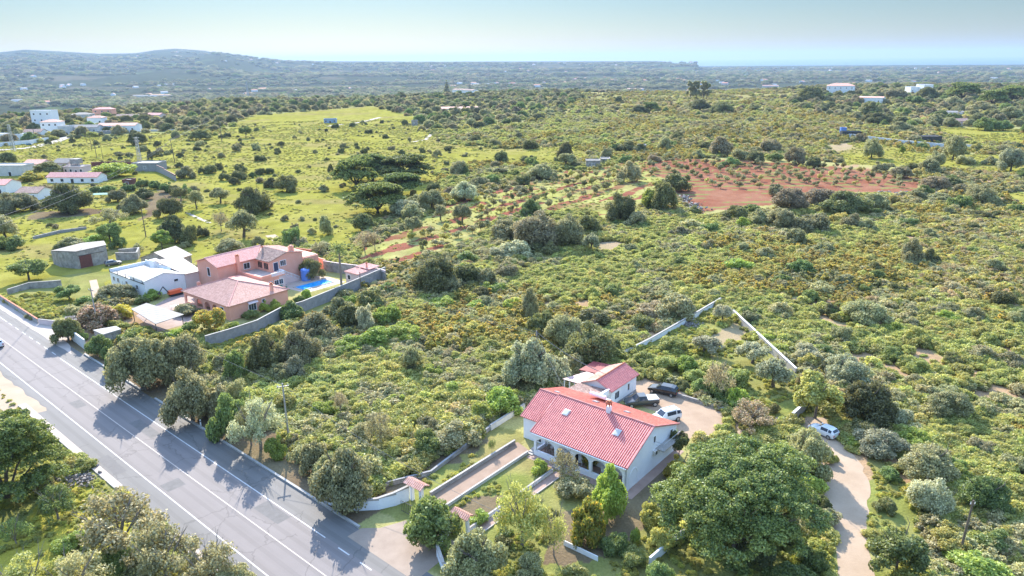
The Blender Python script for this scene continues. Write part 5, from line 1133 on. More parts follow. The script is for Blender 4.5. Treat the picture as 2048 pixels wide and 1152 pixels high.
# the two big foreground pines
big = put('bigpine', 'pine', 1428, 852, 1106, 10, 'huge umbrella pine with broad sunlit crown right of the white house')
def setp(o, x, y, w_, h_, kind='bigpine'):
    vr = PROTO[kind][0]; o.location.x = x; o.location.y = y; o.scale = (w_ / vr[0], w_ / vr[0], h_ / vr[1])
b_ = P(1470, 1098); setp(big, b_.x, b_.y, 17.0, 11.8); big.rotation_euler.z = .6
b2 = put('domepine', 'pine_bright', 40, 775, 960, 10, 'large umbrella pine at the left edge beside the road')
q_ = P(16, 1000); setp(b2, q_.x, q_.y, 14.0, 11.0, 'domepine'); b2.rotation_euler.z = 2.2
VEG = [
 # roadside row
 ('carob','grey',290,655,790,125),('carob','grey',372,655,765,85),('bush','green',203,664,716,50),('bush','green',236,690,742,46),('carob','dark',138,628,686,52),
 ('carob','grey',388,726,852,98),('bush','grey',432,752,842,70),('bush','green',462,775,878,72),('open','silver',522,785,898,100),('bush','lime',552,862,918,46),('open','grey',503,800,890,60),
 ('carob','grey',692,884,1022,124),('bush','s_grey',632,872,948,62),('shrub','grey',600,880,925,45),('shrub','s_grey',740,900,960,60),('bush','grey',660,900,975,60),
 # behind the roadside row
 ('bush','green',475,690,768,50),('carob','dark',536,655,752,78),('carob','grey',602,650,742,84),('bush','silver',592,706,764,44),('bush','grey',560,720,770,46),('bush','grey',640,618,682,70),('bush','green',586,598,645,52),
 ('bush','dark',702,600,664,64),('bush','silver',734,598,668,42),('bush','dark',745,570,622,64),('shrub','dark',690,574,604,50),('bush','grey',680,590,640,56),('bush','lime',772,602,655,64),('bush','lime',808,636,684,74),('bush','lime',752,648,700,80),
 ('bush','lime',700,668,712,70),('bush','lime',830,650,690,60),('shrub','green',775,560,590,36),('bush','grey',620,625,670,60),('bush','grey',660,640,690,50),('bush','s_olive',560,640,690,50),
 ('open','grey',474,745,800,46),('bush','s_grey',447,700,745,40),('shrub','s_lime',420,705,735,45),
 # open scrub between the houses
 ('olive','grey',826,684,748,44),('bush','dark',822,716,752,40),('sparse','brown',762,812,896,64),('sparse','brown',682,775,830,34),('bush','grey',725,840,895,56),('bush','grey',908,838,908,92),('bush','green',856,852,918,66),('shrub','silver',940,832,870,50),
 ('bush','lime',1002,768,836,86),('bush','lime',965,800,850,60),('bush','lime',1030,775,815,44),('bush','lime',905,760,800,60),('carob','silver',1062,664,790,112),('bush','silver',1118,700,775,62),('carob','dark',1182,640,742,112),('carob','grey',1128,622,700,80),('bush','dark',1190,612,665,84),
 ('bush','dark',1080,612,672,54),('bush','grey',1060,566,640,36),('bush','grey',1350,578,645,88),('bush','dark',1282,620,662,52),('bush','brown',1300,598,640,66),('bush','dark',1215,660,715,46),('bush','grey',1150,700,750,46),('bush','green',1090,745,790,44),
 ('bush','green',1228,562,594,48),('carob','dark',872,506,592,92),('bush','dark',842,545,582,50),('bush','grey',905,548,590,52),('bush','dark',938,516,574,64),('bush','grey',975,530,576,50),('bush','grey',1016,520,560,52),
 ('carob','brown',1070,418,505,104),('bush','grey',1010,432,484,66),('carob','grey',1132,425,500,72),('bush','dark',1174,416,472,52),('bush','silver',1032,474,520,66),('bush','silver',1000,486,520,44),('olive','silver',1182,460,508,36),('bush','dark',960,570,600,40),
 ('bush','grey',1075,470,505,56),('bush','dark',1100,480,515,40),('bush','green',935,500,530,50),('shrub','lime',960,596,622,50),('bush','lime',985,560,592,60),('bush','lime',880,590,622,60),
 ('carob','dark',1240,382,448,66),('bush','grey',1276,417,455,46),('carob','dark',1327,356,425,52),('bush','lime',1298,372,420,46),('bush','dark',1350,342,386,60),('bush','grey',1258,318,365,44),
 ('carob','brown',1574,370,424,72),('bush','dark',1470,404,442,52),('bush','grey',1516,415,455,46),('carob','grey',1560,410,462,66),('bush','grey',1618,416,470,74),('carob','dark',1688,376,436,96),('bush','lime',1484,432,458,30),('bush','grey',1704,424,460,42),('bush','grey',1733,436,464,34),
 ('bush','brown',1640,366,412,70),('bush','grey',1748,380,425,56),('bush','grey',1590,450,492,50),('bush','green',1418,440,468,36),('shrub','s_grey',1385,434,460,40),('shrub','lime',1478,512,544,50),('bush','green',1598,514,552,54),('bush','grey',1430,543,576,46),('bush','grey',1360,450,475,40),
 ('bush','grey',1820,470,532,46),('bush','dark',1856,494,528,34),('bush','grey',1986,513,546,40),('bush','dark',2005,570,618,52),('carob','grey',1726,594,654,86),('bush','dark',1657,603,634,36),('shrub','s_grey',1640,560,590,45),('bush','grey',1875,382,407,50),('bush','green',1917,388,419,38),
 ('carob','grey',1958,362,408,60),('bush','dark',1962,418,444,58),('carob','brown',1868,348,384,60),('bush','grey',1836,372,400,40),('bush','dark',1900,350,380,46),('bush','green',2030,400,430,40),('bush','grey',2040,610,655,44),('shrub','s_grey',1905,560,590,44),
 ('bush','grey',1890,600,634,50),('bush','dark',1795,560,590,40),('bush','s_grey',1560,600,640,50),('bush','grey',1500,612,650,46),('shrub','green',1560,545,572,40),('bush','grey',1680,540,572,46),('bush','dark',1748,520,552,40),('bush','grey',1650,480,512,46),('bush','grey',1530,492,520,40),
 # right of the plot and lower right
 ('leafy','s_olive',1630,735,836,100),('carob','silver',1690,702,775,92),('carob','dark',1728,748,856,104),('bush','silver',1612,680,735,60),('carob','grey',1893,772,845,88),('bush','silver',1792,800,856,58),('carob','silver',1756,850,918,100),('carob','grey',1842,880,975,112),('carob','silver',1852,946,1036,92),
 ('carob','green',1956,938,1036,98),('leafy','green',1790,1040,1152,112),('bush','dark',1860,1020,1065,50),('bush','grey',1918,1060,1112,64),('bush','lime',1950,1105,1175,124),('bush','green',1988,1052,1112,72),('bush','yellow',1843,1118,1150,40),('shrub','yellow',1790,766,790,44),('shrub','yellow',2032,836,866,46),
 ('bush','grey',2020,700,742,60),('bush','grey',1965,690,730,50),('bush','dark',1902,700,735,40),('bush','grey',1830,745,780,50),('bush','s_grey',2000,780,815,50),('bush','grey',2025,900,950,56),('bush','green',1905,905,950,44),('bush','grey',1960,870,915,56),('bush','s_olive',1660,900,930,30),
 ('bush','dark',1770,990,1030,44),('bush','s_grey',2030,1040,1090,60),('bush','grey',1680,640,690,44),('bush','s_olive',1830,650,690,52),('bush','grey',1945,610,645,44),('bush','dark',1725,830,880,60),('bush','green',1775,930,965,46),
 # plot behind the house
 ('olive','silver',1444,602,644,42,'rounded silvery olive tree near the far corner of the walled plot'),('olive','silver',1410,666,708,66,'wide silvery olive tree in the middle of the walled plot'),('olive','silver',1504,676,726,64,'silvery olive tree with dark trunk by the slanting plot wall'),('olive','silver',1546,708,774,76,'largest silvery olive tree at the right side of the walled plot'),
 ('sparse','brown',1433,708,798,62,'sparse brown leafed tree in the tall weeds behind the gravel yard'),('open','blossom',1500,798,856,98,'pinkish brown bush tree at the right end of the gravel yard'),('bush','dark',1366,756,782,32,'dark bush right behind the parked black estate car'),
 ('bush','green',1404,752,796,46),('bush','green',1440,758,806,50),('bush','lime',1476,768,815,50),('bush','lime',1370,706,752,56),('bush','weed',1330,700,745,60),('bush','weed',1290,700,735,56),('bush','weed',1420,712,756,60),('bush','weed',1345,668,704,60),('bush','weed',1470,728,775,56),('bush','weed',1390,735,770,48),('bush','weed',1310,730,760,48),
 ('carob','grey',1612,846,962,96,'grey green tree overlapping the right side of the huge pine'),('shrub','dark',1545,800,830,24),
 # around the white house
 ('bush','green',858,984,1108,116,'bright green round tree hiding the entrance gate'),('carob','grey',950,1050,1190,130),('open','weed',1044,955,1092,116,'sparse pale green tree with forked dark trunk in the front garden'),('sparse','weed',1108,1000,1112,64),('bush','golden',1172,985,1098,74,'golden green bush tree in the shade before the house'),('bush','grey',1146,942,1005,82),
 ('bush','lime',1219,922,1052,76,'bright lime green tree standing before the right end of the arcade'),('bush','green',1228,1056,1115,56,'round glossy green bush in the brown garden bed'),('bush','yellow',1352,905,965,52,'yellow flowering bush at the gable wall'),('leafy','dark',1358,848,915,38,'dark glossy tree by the gable balcony'),('weed','lime',1273,1046,1090,26,'small bright palm like plant at the pine edge'),
 ('sparse','brown',1128,890,965,62,'leafless twiggy climber on the porch steps'),('shrub','golden',1182,893,940,36),('shrub','green',1010,1050,1080,34),('shrub','dark',1008,1068,1100,36),('sparse','green',984,858,905,18),('shrub','lime',1080,915,950,34),('shrub','lime',960,1020,1050,40),('shrub','lime',1020,990,1015,40),
 ('bush','s_olive',1300,1000,1060,52),('bush','s_olive',1320,1050,1110,60),('bush','weed',1270,1090,1140,60),('bush','green',1320,1120,1180,60),('bush','grey',1060,1100,1160,60),('shrub','weed',1150,1130,1165,50),('bush','dark',1560,1010,1090,80),('bush','green',1620,1080,1150,60),('bush','dark',1510,1070,1140,70),('bush','green',1580,1120,1190,90),('bush','dark',1640,980,1040,50),('shrub','green',1470,1110,1150,50),
 # bottom left
 ('open','s_grey',250,968,1112,185,'big grey green oak like tree at the bottom left'),('open','s_grey',338,1030,1165,150),('open','s_grey',425,1062,1190,125),('carob','s_grey',470,1120,1230,110),('open','green',118,960,1040,78,'small bare trunked tree on the yellow grass at left'),('sparse','green',35,1020,1092,64),('open','weed',60,1095,1215,150),('open','s_grey',160,1088,1210,130),('shrub','grey',92,952,985,34),('bush','green',230,1085,1150,70),('bush','lime',150,1060,1110,70),('bush','dark',290,1100,1170,70),
 # villa garden
 ('carob','grey',237,562,606,78),('bush','lime',308,576,600,38),('bush','green',283,588,610,30),('bush','blossom',198,598,656,84,'pinkish brown bushes by the concrete pole in the villa garden'),('bush','blossom',222,612,650,44),('bush','yellow',246,604,640,48,'yellow leaved bush between pinkish bushes and the carport'),('shrub','lime',278,650,676,52),('leafy','golden',420,604,668,62,'orange tinged green tree before the villa corner'),('bush','green',384,638,668,42),('bush','grey',372,604,634,54),('bush','lime',350,652,682,36),
 ('bush','lime',530,598,626,24),('bush','lime',552,596,622,24),('bush','green',504,616,640,34),('bush','lime',470,640,662,30),('carob','dark',624,512,560,48,'dark vine covered tree behind the blue tank'),('bush','lime',622,502,524,44,'lime green leafy top of the tree behind the blue tank'),('bush','lime',614,574,602,22),('bush','green',600,588,610,26),('bush','green',165,656,680,22),('bush','green',258,655,690,40),
 ('leafy','green',140,562,600,48,'small green tree in the walled garden at left'),('shrub','green',176,588,610,34),('leafy','green',58,508,560,72,'round bright green tree in the left meadow'),('bush','grey',146,472,498,56),('bush','lime',196,466,494,56,'lime green vines behind the grey barn'),('leafy','green',222,432,492,46,'tall bright green tree behind the grey barn'),('bush','green',238,466,498,30),('open','grey',222,412,452,66),('leafy','lime',325,456,498,40,'bright green round tree near the wooden pole'),('shrub','grey',277,483,504,20),
 ('carob','grey',462,474,506,56),('bush','grey',517,470,492,26),('bush','green',585,445,492,36),('bush','grey',600,470,495,36),('bush','grey',640,480,510,50),('sparse','grey',640,478,512,40),('sparse','brown',730,456,504,44),('sparse','brown',750,458,500,32),
 # dark trees of the left meadow
 ('carob','dark',142,360,430,86,'biggest dark carob tree left of the green netting'),('carob','grey',31,380,428,72),('carob','grey',66,388,422,36),('carob','grey',12,424,478,54),('bush','green',24,464,502,56),('leafy','dark',100,318,350,50),('bush','golden',62,340,364,46),('bush','dark',18,300,327,34),('carob','grey',236,376,406,36),('carob','grey',270,384,430,50),('bush','lime',231,320,358,88,'lime green spreading fig tree inside the farm walls'),
 ('bush','dark',290,374,400,40),('bush','green',256,364,384,34),('bush','green',218,368,386,30),('bush','green',192,370,386,24),('bush','green',285,354,374,30),('bush','green',310,358,380,30),('bush','green',335,360,386,30),('bush','dark',352,366,392,30),('bush','green',372,366,392,24),('open','dark',362,368,400,40),('bush','dark',132,326,344,16),
 ('olive','grey',394,374,418,30),('carob','dark',342,390,438,52),('carob','dark',350,424,488,60),('bush','dark',382,438,490,36),('olive','grey',441,370,406,38),('carob','dark',507,368,430,66,'big dark round tree in the meadow behind the villa'),('olive','grey',488,412,474,60),('sparse','brown',443,418,462,36),('carob','dark',575,346,386,50,'solitary dark round bush in the yellow green meadow'),('bush','dark',536,361,375,22),('bush','grey',651,424,472,30),
 ('bush','grey',373,330,358,36),('bush','lime',366,338,356,18),('bush','dark',422,324,348,30),('bush','dark',404,330,348,16),('bush','dark',450,340,362,26),('bush','dark',478,334,360,30),('bush','dark',468,352,370,22),('bush','dark',482,322,346,28),('bush','dark',522,332,350,24),('bush','dark',541,332,348,20),('bush','green',505,342,356,16),('bush','dark',662,324,344,12),('bush','dark',597,337,346,12),('bush','dark',440,322,340,18),('shrub','brown',520,352,366,18),
 ('carob','dark',276,262,291,38,'dark round tree behind the concrete pylon'),('bush','grey',215,268,282,20),('carob','dark',401,256,282,44),('carob','grey',352,258,276,18),('carob','dark',384,234,258,36),('leafy','green',492,246,276,26),('bush','grey',513,282,300,22),('bush','dark',483,282,292,10),('shrub','dark',237,302,312,24),('shrub','grey',260,303,314,16),('bush','dark',301,296,320,12),('bush','dark',312,300,314,24),('bush','grey',335,298,310,14),('bush','dark',395,290,302,16),
 # along the meadow and the clump of pines
 ('umbrella','pine',711,310,377,88,'leftmost umbrella pine of the clump, leaning over the meadow'),('umbrella','pine',745,302,362,104,'tallest umbrella pine in the middle of the clump'),('umbrella','pine',806,304,362,118,'umbrella pine at the right back of the clump'),('umbrella','pine',800,340,392,96,'umbrella pine in front at the right of the clump'),('umbrella','pine',756,358,426,118,'dark umbrella pine in front of the whole clump'),
 ('carob','grey',864,374,424,58),('carob','silver',812,394,438,64),('bush','grey',830,384,416,40),('carob','silver',930,358,404,58),('olive','grey',925,402,448,40),('olive','grey',881,404,440,32),('olive','grey',825,426,472,42),('bush','dark',726,420,464,48),('bush','grey',918,312,352,36),('bush','green',925,322,352,28),('bush','dark',1003,298,328,32),('carob','grey',1080,324,360,54),('bush','dark',1047,344,370,30),('olive','grey',1133,302,334,40,'grey tree in front of the twin meadow trees'),('carob','dark',1130,280,324,34),
 ('bush','dark',1062,274,299,32),('bush','grey',1100,335,360,30),('bush','grey',1000,330,350,36),('bush','grey',960,350,375,40),('bush','green',985,345,370,40),('bush','grey',1040,368,388,36),('bush','brown',900,372,395,30),
 ('bush','grey',1212,288,318,28),('bush','dark',1256,280,305,46),('bush','dark',1280,286,306,30),('bush','green',1250,306,326,30),('carob','dark',1278,208,228,40),('umbrella','pine',1300,202,226,34,'lone umbrella pine beside a dark tree on the far plateau'),('carob','dark',1444,200,228,48,'large dark round tree on the far plateau'),('carob','dark',1400,196,222,42),('bush','dark',1237,190,206,18),('bush','dark',1508,207,224,30),('bush','grey',1536,212,226,18),
 ('carob','dark',1620,168,206,48,'dark tree group on the ridge left of the big white villa'),('bush','dark',1352,262,280,20),('bush','dark',1408,280,300,34),('bush','grey',1330,268,300,30),('bush','brown',1440,270,312,46),('bush','grey',1480,290,320,40),('carob','dark',1510,300,328,36),('carob','brown',1540,276,306,46),('bush','green',1460,312,334,36),('carob','brown',1590,290,330,44),('bush','dark',1625,310,336,30),
 ('carob','grey',1742,272,318,40),('carob','grey',1905,264,322,44),('bush','grey',1930,306,330,34),('bush','grey',1828,266,290,34),('carob','grey',1870,300,335,40),('carob','brown',1800,330,358,46),('bush','grey',1760,320,345,40),('bush','grey',1856,312,350,40),('carob','silver',2020,290,345,50),('bush','grey',1980,310,330,30),('leafy','lime',1804,288,312,12),
 ('carob','dark',1755,222,252,50),('carob','grey',1800,240,266,44),('leafy','green',1826,186,212,36),('carob','dark',1852,170,200,44),('umbrella','pine',1925,162,200,62,'wide umbrella pine on the far right ridge'),('umbrella','pine',1985,176,214,54,'second wide umbrella pine on the far right ridge'),('umbrella','pine',2030,168,205,60,'umbrella pine cut by the right picture edge'),('carob','green',1970,232,262,46),('carob','green',2005,238,262,34),('carob','dark',1740,200,236,44),('carob','grey',1790,176,200,46),
 ('carob','grey',1905,190,215,40),('carob','grey',1960,200,225,46),('carob','grey',2020,210,240,46),('carob','green',1880,218,240,36),
]
for r_ in VEG: put(*r_)
# umbrella pine shadow partner, orchard saplings on their rows
def sap_field(poly, u, du, dv, seed, jit=.8):
    pw = np.array(wp(poly)); n = np.array([-u[1], u[0]]); c0 = pw.mean(0); rs = np.random.default_rng(seed); out = []
    for i in range(-40, 41):
        for j in range(-40, 41):
            q = c0 + u * du * i + n * dv * j + rs.normal(0, jit, 2)
            if inpoly(q[0], q[1], pw) and rs.random() > .10: out.append(q)
    return out
SAP = sap_field([(900, 425), (960, 400), (1130, 345), (1290, 322), (1340, 345), (1210, 395), (1010, 440), (990, 480), (870, 500), (800, 500)], ORU, 5.5, 9.0, 4) \
    + sap_field([(1290, 330), (1350, 316), (1640, 330), (1840, 350), (1835, 380), (1600, 372), (1440, 380), (1370, 375)], np.array([1.0, .05]), 8.0, 7.0, 5)
for q in SAP: plant('sapling', prnd.choice(['grey', 'dark', 'grey', 's_olive']), q[0], q[1], prnd.uniform(2.3, 3.6), prnd.uniform(2.6, 4.2), group='young trees in the red soil orchard')
# meadow bushes, mid-distance scrub bushes and far woodland trees, drawn from the land cover
rs = np.random.default_rng(77)
def scatter(n, rmin, rmax, az0, az1, zones, seed, power=1.0):
    g_ = np.random.default_rng(seed); r = np.sqrt(g_.uniform(rmin ** 2, rmax ** 2, n)) if power == 1 else rmin * (rmax / rmin) ** g_.random(n)
    a = np.radians(g_.uniform(az0, az1, n)); x, y = r * np.sin(a), r * np.cos(a); k = np.isin(zone_of(x, y), zones); return x[k], y[k], g_
BLD = [(tuple(mh(-9, 6)[:2]), 15), (tuple(mh(-16, 20)[:2]), 8), (tuple(vh(-13, 15)[:2]), 24), ((-88, 162), 14), ((-111, 182), 9)]
def clear(x, y):
    k = np.ones(len(x), bool)
    for (a, b), r in BLD: k &= np.hypot(x - a, y - b) > r
    o = (x - RO[0]) * RN[0] + (y - RO[1]) * RN[1]; k &= ~((o > -7.6) & (o < 7.6))
    for pl in ([P(*q)[:2] for q in [(1263, 760), (1290, 748), (1345, 770), (1372, 790), (1450, 822), (1452, 862), (1420, 880), (1385, 872), (1340, 905), (1355, 860), (1330, 830), (1250, 800)]],
               [P(*q)[:2] for q in [(1590, 835), (1655, 830), (1695, 895), (1735, 935), (1750, 985), (1736, 1040), (1745, 1090), (1760, 1160), (1785, 1230), (1680, 1230), (1664, 1150), (1660, 1080), (1642, 1010), (1632, 940), (1612, 880)]],
               [mh(-18.2, -20)[:2], mh(-14.4, -20)[:2], mh(-14.4, 1)[:2], mh(-18.4, 1)[:2]], [mh(-10, -19)[:2], mh(-8, -19)[:2], mh(-7.8, 0)[:2], mh(-9.8, 0)[:2]],
               [rd(0, -5)[:2], rd(-18, -5)[:2], rd(-17, -14)[:2], rd(-3, -14)[:2]], [rd(103, -6)[:2], rd(74, -6)[:2], rd(80, -15)[:2], rd(96, -16)[:2]], [vh(-27, -12)[:2], vh(2, -14)[:2], vh(2, 2)[:2], vh(-27, 8)[:2]], [vh(-14, 18)[:2], vh(2, 18)[:2], vh(2, 36)[:2], vh(-14, 36)[:2]]):
        k &= ~inpoly(x, y, [tuple(q) for q in pl])
    return k
ex = [(o[3], o[4], o[5]) for o in plants]
def spaced(x, y, d, keep_all=False):
    out = []; grid = {}
    for i in range(len(x)):
        c = (int(x[i] // d), int(y[i] // d))
        if any((x[i] - a) ** 2 + (y[i] - b) ** 2 < d * d for gx_ in (-1, 0, 1) for gy_ in (-1, 0, 1) for a, b in grid.get((c[0] + gx_, c[1] + gy_), ())): continue
        grid.setdefault(c, []).append((x[i], y[i])); out.append(i)
    return np.array(out, int)
x, y, g_ = scatter(800, 200, 640, -34, 4, [MEADOW], 11); k = clear(x, y); x, y = x[k], y[k]
for i in range(min(len(x), 290)): w_ = g_.choice([1.6, 2.2, 3.0, 4.5, 6.0], p=[.3, .3, .2, .12, .08]); plant('bush' if w_ > 2.5 else 'shrub', g_.choice(['dark', 'grey', 'dark', 's_grey']), x[i], y[i], w_, w_ * g_.uniform(.6, .85), group='scattered bushes on the yellow green meadow')
x, y, g_ = scatter(3000, 230, 1000, -12, 44, [SCRUB], 12, 2); k = clear(x, y); x, y = x[k], y[k]; k = spaced(x, y, 13)[:230]
for i in k: w_ = g_.uniform(3.5, 8.0); plant('bush', g_.choice(['dark', 'grey', 'grey', 'green', 'brown', 's_olive']), x[i], y[i], w_, w_ * g_.uniform(.5, .8), group='larger bushes in the open scrub field')
x, y, g_ = scatter(900, 75, 230, -20, 40, [SCRUB], 15, 2); k = clear(x, y); x, y = x[k], y[k]; k = spaced(x, y, 6)[:120]
for i in k: w_ = g_.uniform(2.4, 4.6); plant('bush', g_.choice(['s_lime', 'grey', 's_grey', 'green', 'lime', 's_olive']), x[i], y[i], w_, w_ * g_.uniform(.5, .75), group='medium bushes in the open scrub field')
x, y, g_ = scatter(16000, 480, 1350, -46, 46, [WOOD], 13); k = spaced(x, y, 12.5); wx_, wy_ = x[k], y[k]
order = np.argsort(np.hypot(wx_, wy_)); wx_, wy_ = wx_[order], wy_[order]
pick = np.random.default_rng(3).permutation(len(wx_)); inframe = np.abs(np.degrees(np.arctan2(wx_, wy_))) < 36.5
near_i = [i for i in range(len(wx_)) if inframe[i]][:620]; sel = set(near_i[::2][:280])
for i in sorted(sel):
    w_ = prnd.uniform(7, 12); plant('carob', prnd.choice(['dark', 'grey', 'grey', 'dark', 'brown', 'green']), float(wx_[i]), float(wy_[i]), w_, w_ * prnd.uniform(.55, .8), group='trees of the far woodland', small=True)
rest = np.array([i for i in range(len(wx_)) if i not in sel])

# stuff: instanced on points, one object each
def protos_collection(name, meshes):
    c = bpy.data.collections.new(name)
    for i, (me, mt) in enumerate(meshes):
        m2 = me.copy(); m2.materials.clear(); m2.materials.append(mt); o = bpy.data.objects.new('%s_source_%02d' % (name, i), m2); c.objects.link(o)
    return c
def stuff(name, label, coll, x, y, z, sc, szz, vi, cat=None):
    n = len(x); me = bpy.data.meshes.new(name); me.vertices.add(n); me.vertices.foreach_set('co', np.stack([x, y, z], 1).astype(np.float32).ravel())
    g_ = np.random.default_rng(n)
    for nm, ty, val in (('sc', 'FLOAT', sc), ('sz', 'FLOAT', szz), ('rot', 'FLOAT', g_.random(n) * 6.283), ('vi', 'INT', vi)):
        a = me.attributes.new(nm, ty, 'POINT'); a.data.foreach_set('value', np.asarray(val, np.int32 if ty == 'INT' else np.float32))
    o = link(name, me); ng = bpy.data.node_groups.new(name, 'GeometryNodeTree')
    ng.interface.new_socket('Geometry', in_out='INPUT', socket_type='NodeSocketGeometry'); ng.interface.new_socket('Geometry', in_out='OUTPUT', socket_type='NodeSocketGeometry')
    N = ng.nodes; gi, go = N.new('NodeGroupInput'), N.new('NodeGroupOutput'); ip = N.new('GeometryNodeInstanceOnPoints'); ci = N.new('GeometryNodeCollectionInfo')
    ci.inputs[0].default_value = coll; ci.inputs[1].default_value = True; ci.inputs[2].default_value = True
    def na(nm, ty):
        q = N.new('GeometryNodeInputNamedAttribute'); q.data_type = ty; q.inputs[0].default_value = nm; return q.outputs[0]
    c1, c2 = N.new('ShaderNodeCombineXYZ'), N.new('ShaderNodeCombineXYZ'); s = na('sc', 'FLOAT')
    ng.links.new(na('rot', 'FLOAT'), c1.inputs[2]); ng.links.new(s, c2.inputs[0]); ng.links.new(s, c2.inputs[1]); ng.links.new(na('sz', 'FLOAT'), c2.inputs[2])
    ng.links.new(gi.outputs[0], ip.inputs['Points']); ng.links.new(ci.outputs[0], ip.inputs['Instance']); ip.inputs['Pick Instance'].default_value = True
    ng.links.new(na('vi', 'INT'), ip.inputs['Instance Index']); ng.links.new(c1.outputs[0], ip.inputs['Rotation']); ng.links.new(c2.outputs[0], ip.inputs['Scale']); ng.links.new(ip.outputs[0], go.inputs[0])
    md = o.modifiers.new('scatter', 'NODES'); md.node_group = ng
    return tag(o, label, kind='stuff')
def gz_(x, y):
    r = np.hypot(x, y); return np.where(r > 320, terr(x, y), 0.0)
sh = [v[2] for v in PROTO['shrub']] + [v[2] for v in PROTO['spiky']]
SC = protos_collection('scrub', [(sh[i % 7], LV[k]) for i, k in enumerate(['s_olive', 's_olive', 's_lime', 's_lime', 's_yellow', 's_yellow', 's_grey', 's_grey', 's_brown', 's_brown', 'grey', 'dark'])])
def scrub_index(x, y, g_):
    a = fbm(x / 26, y / 26, 71); b = fbm(x / 11, y / 11, 72); c = fbm(x / 45, y / 45, 73); n = len(x); u = g_.random(n)
    right = sstep(40, 130, x)
    k = np.where(u < .40, 0, np.where(u < .58, 6, np.where(u < .80, 8, 4)))
    k = np.where((a + (u - .5) * .25 - .16 * right + .05 * (1 - right) > .48), 2, k); k = np.where((b > .60) & (u < .7), 6, k); k = np.where((c > .60) & (u > .35) , 4, k)
    k = np.where((a < .36) & (u < .45), 10, k)
    return k + (g_.random(n) < .5)
xs_, ys_, ss_ = [], [], []
for (r0_, r1_, n, base) in ((62, 140, 13000, 1.2), (140, 260, 32000, 1.2), (260, 430, 36000, 1.35), (430, 700, 30000, 1.8), (700, 1150, 15000, 2.6)):
    x, y, g_ = scatter(n, r0_, r1_, -40, 44, [SCRUB], 100 + n + int(r0_)); k = clear(x, y); x, y = x[k], y[k]
    xs_.append(x); ys_.append(y); ss_.append(base * g_.uniform(.45, 1.15, len(x)) * (0.6 + .8 * fbm(x / 9, y / 9, 75)))
x, y, s = np.concatenate(xs_), np.concatenate(ys_), np.concatenate(ss_)
gap = (fbm(x / 16, y / 16, 55) > .69) & (np.random.default_rng(8).random(len(x)) < .8); x, y, s = x[~gap], y[~gap], s[~gap]
rz_ = inpoly(x, y, [tuple(P(*q)[:2]) for q in ((1290, 322), (1500, 312), (1840, 338), (1850, 392), (1700, 392), (1540, 420), (1395, 434), (1345, 392))]); x, y, s = x[~rz_], y[~rz_], s[~rz_]
g_ = np.random.default_rng(9)
x2, y2, g2 = scatter(9000, 700, 1250, 0, 30, [DULL], 77); k2 = fbm(x2 / 25, y2 / 25, 78) > .5; x = np.concatenate([x, x2[k2]]); y = np.concatenate([y, y2[k2]]); s = np.concatenate([s, g2.uniform(1.0, 2.6, k2.sum())])
stuff('scrub', 'dense low scrub of green, grey and yellow flowering bushes', SC, x, y, gz_(x, y) - .05, s, s * g_.uniform(.6, 1.0, len(x)), scrub_index(x, y, g_))
print('scrub', len(x), 'plants', len(plants), 'rest', len(rest))
# rough growth under the woodland
x, y, g_ = scatter(14000, 420, 1350, -42, 42, [WOOD], 31); s = g_.uniform(1.4, 3.4, len(x))
stuff('undergrowth', 'rough bushes filling the far woodland', SC, x, y, gz_(x, y) - .1, s, s * .8, g_.choice([0, 1, 6, 7, 8, 10, 3, 2], len(x)))
cb_ = [v[2] for v in PROTO['carob']]
WC = protos_collection('wood', [(cb_[i % 4], LV[k]) for i, k in enumerate(['dark', 'grey', 'brown', 'grey', 's_grey', 'green'])])
x, y = wx_[rest], wy_[rest]; g_ = np.random.default_rng(14); s = g_.uniform(.8, 1.5, len(x))
stuff('woodland', 'far woodland of dark evergreen trees on the plateau', WC, x, y, gz_(x, y) - .1, s, s * g_.uniform(.75, 1.1, len(x)), g_.integers(0, 6, len(x)))
# the wooded valley
xs_, ys_, ss_ = [], [], []
for r0_, r1_, n, base in ((1300, 2200, 9000, 1.5), (2200, 4500, 12000, 2.8), (4500, 8000, 8000, 4.5)):
    g_ = np.random.default_rng(n); r = r0_ * (r1_ / r0_) ** g_.random(n); a = np.radians(g_.uniform(-40, 42, n)); x, y = r * np.sin(a), r * np.cos(a)
    k = fbm(x / 420, y / 260, 61, 5) + (fbm(x / 120, y / 120, 81) - .5) * .5 < .53; xs_.append(x[k]); ys_.append(y[k]); ss_.append(base * g_.uniform(.7, 1.5, k.sum()))
x, y, s = np.concatenate(xs_), np.concatenate(ys_), np.concatenate(ss_)
stuff('valley_woods', 'hazy woods covering the far valley', WC, x, y, terr(x, y) - .2, s, s * .55, np.random.default_rng(2).integers(0, 6, len(x)))
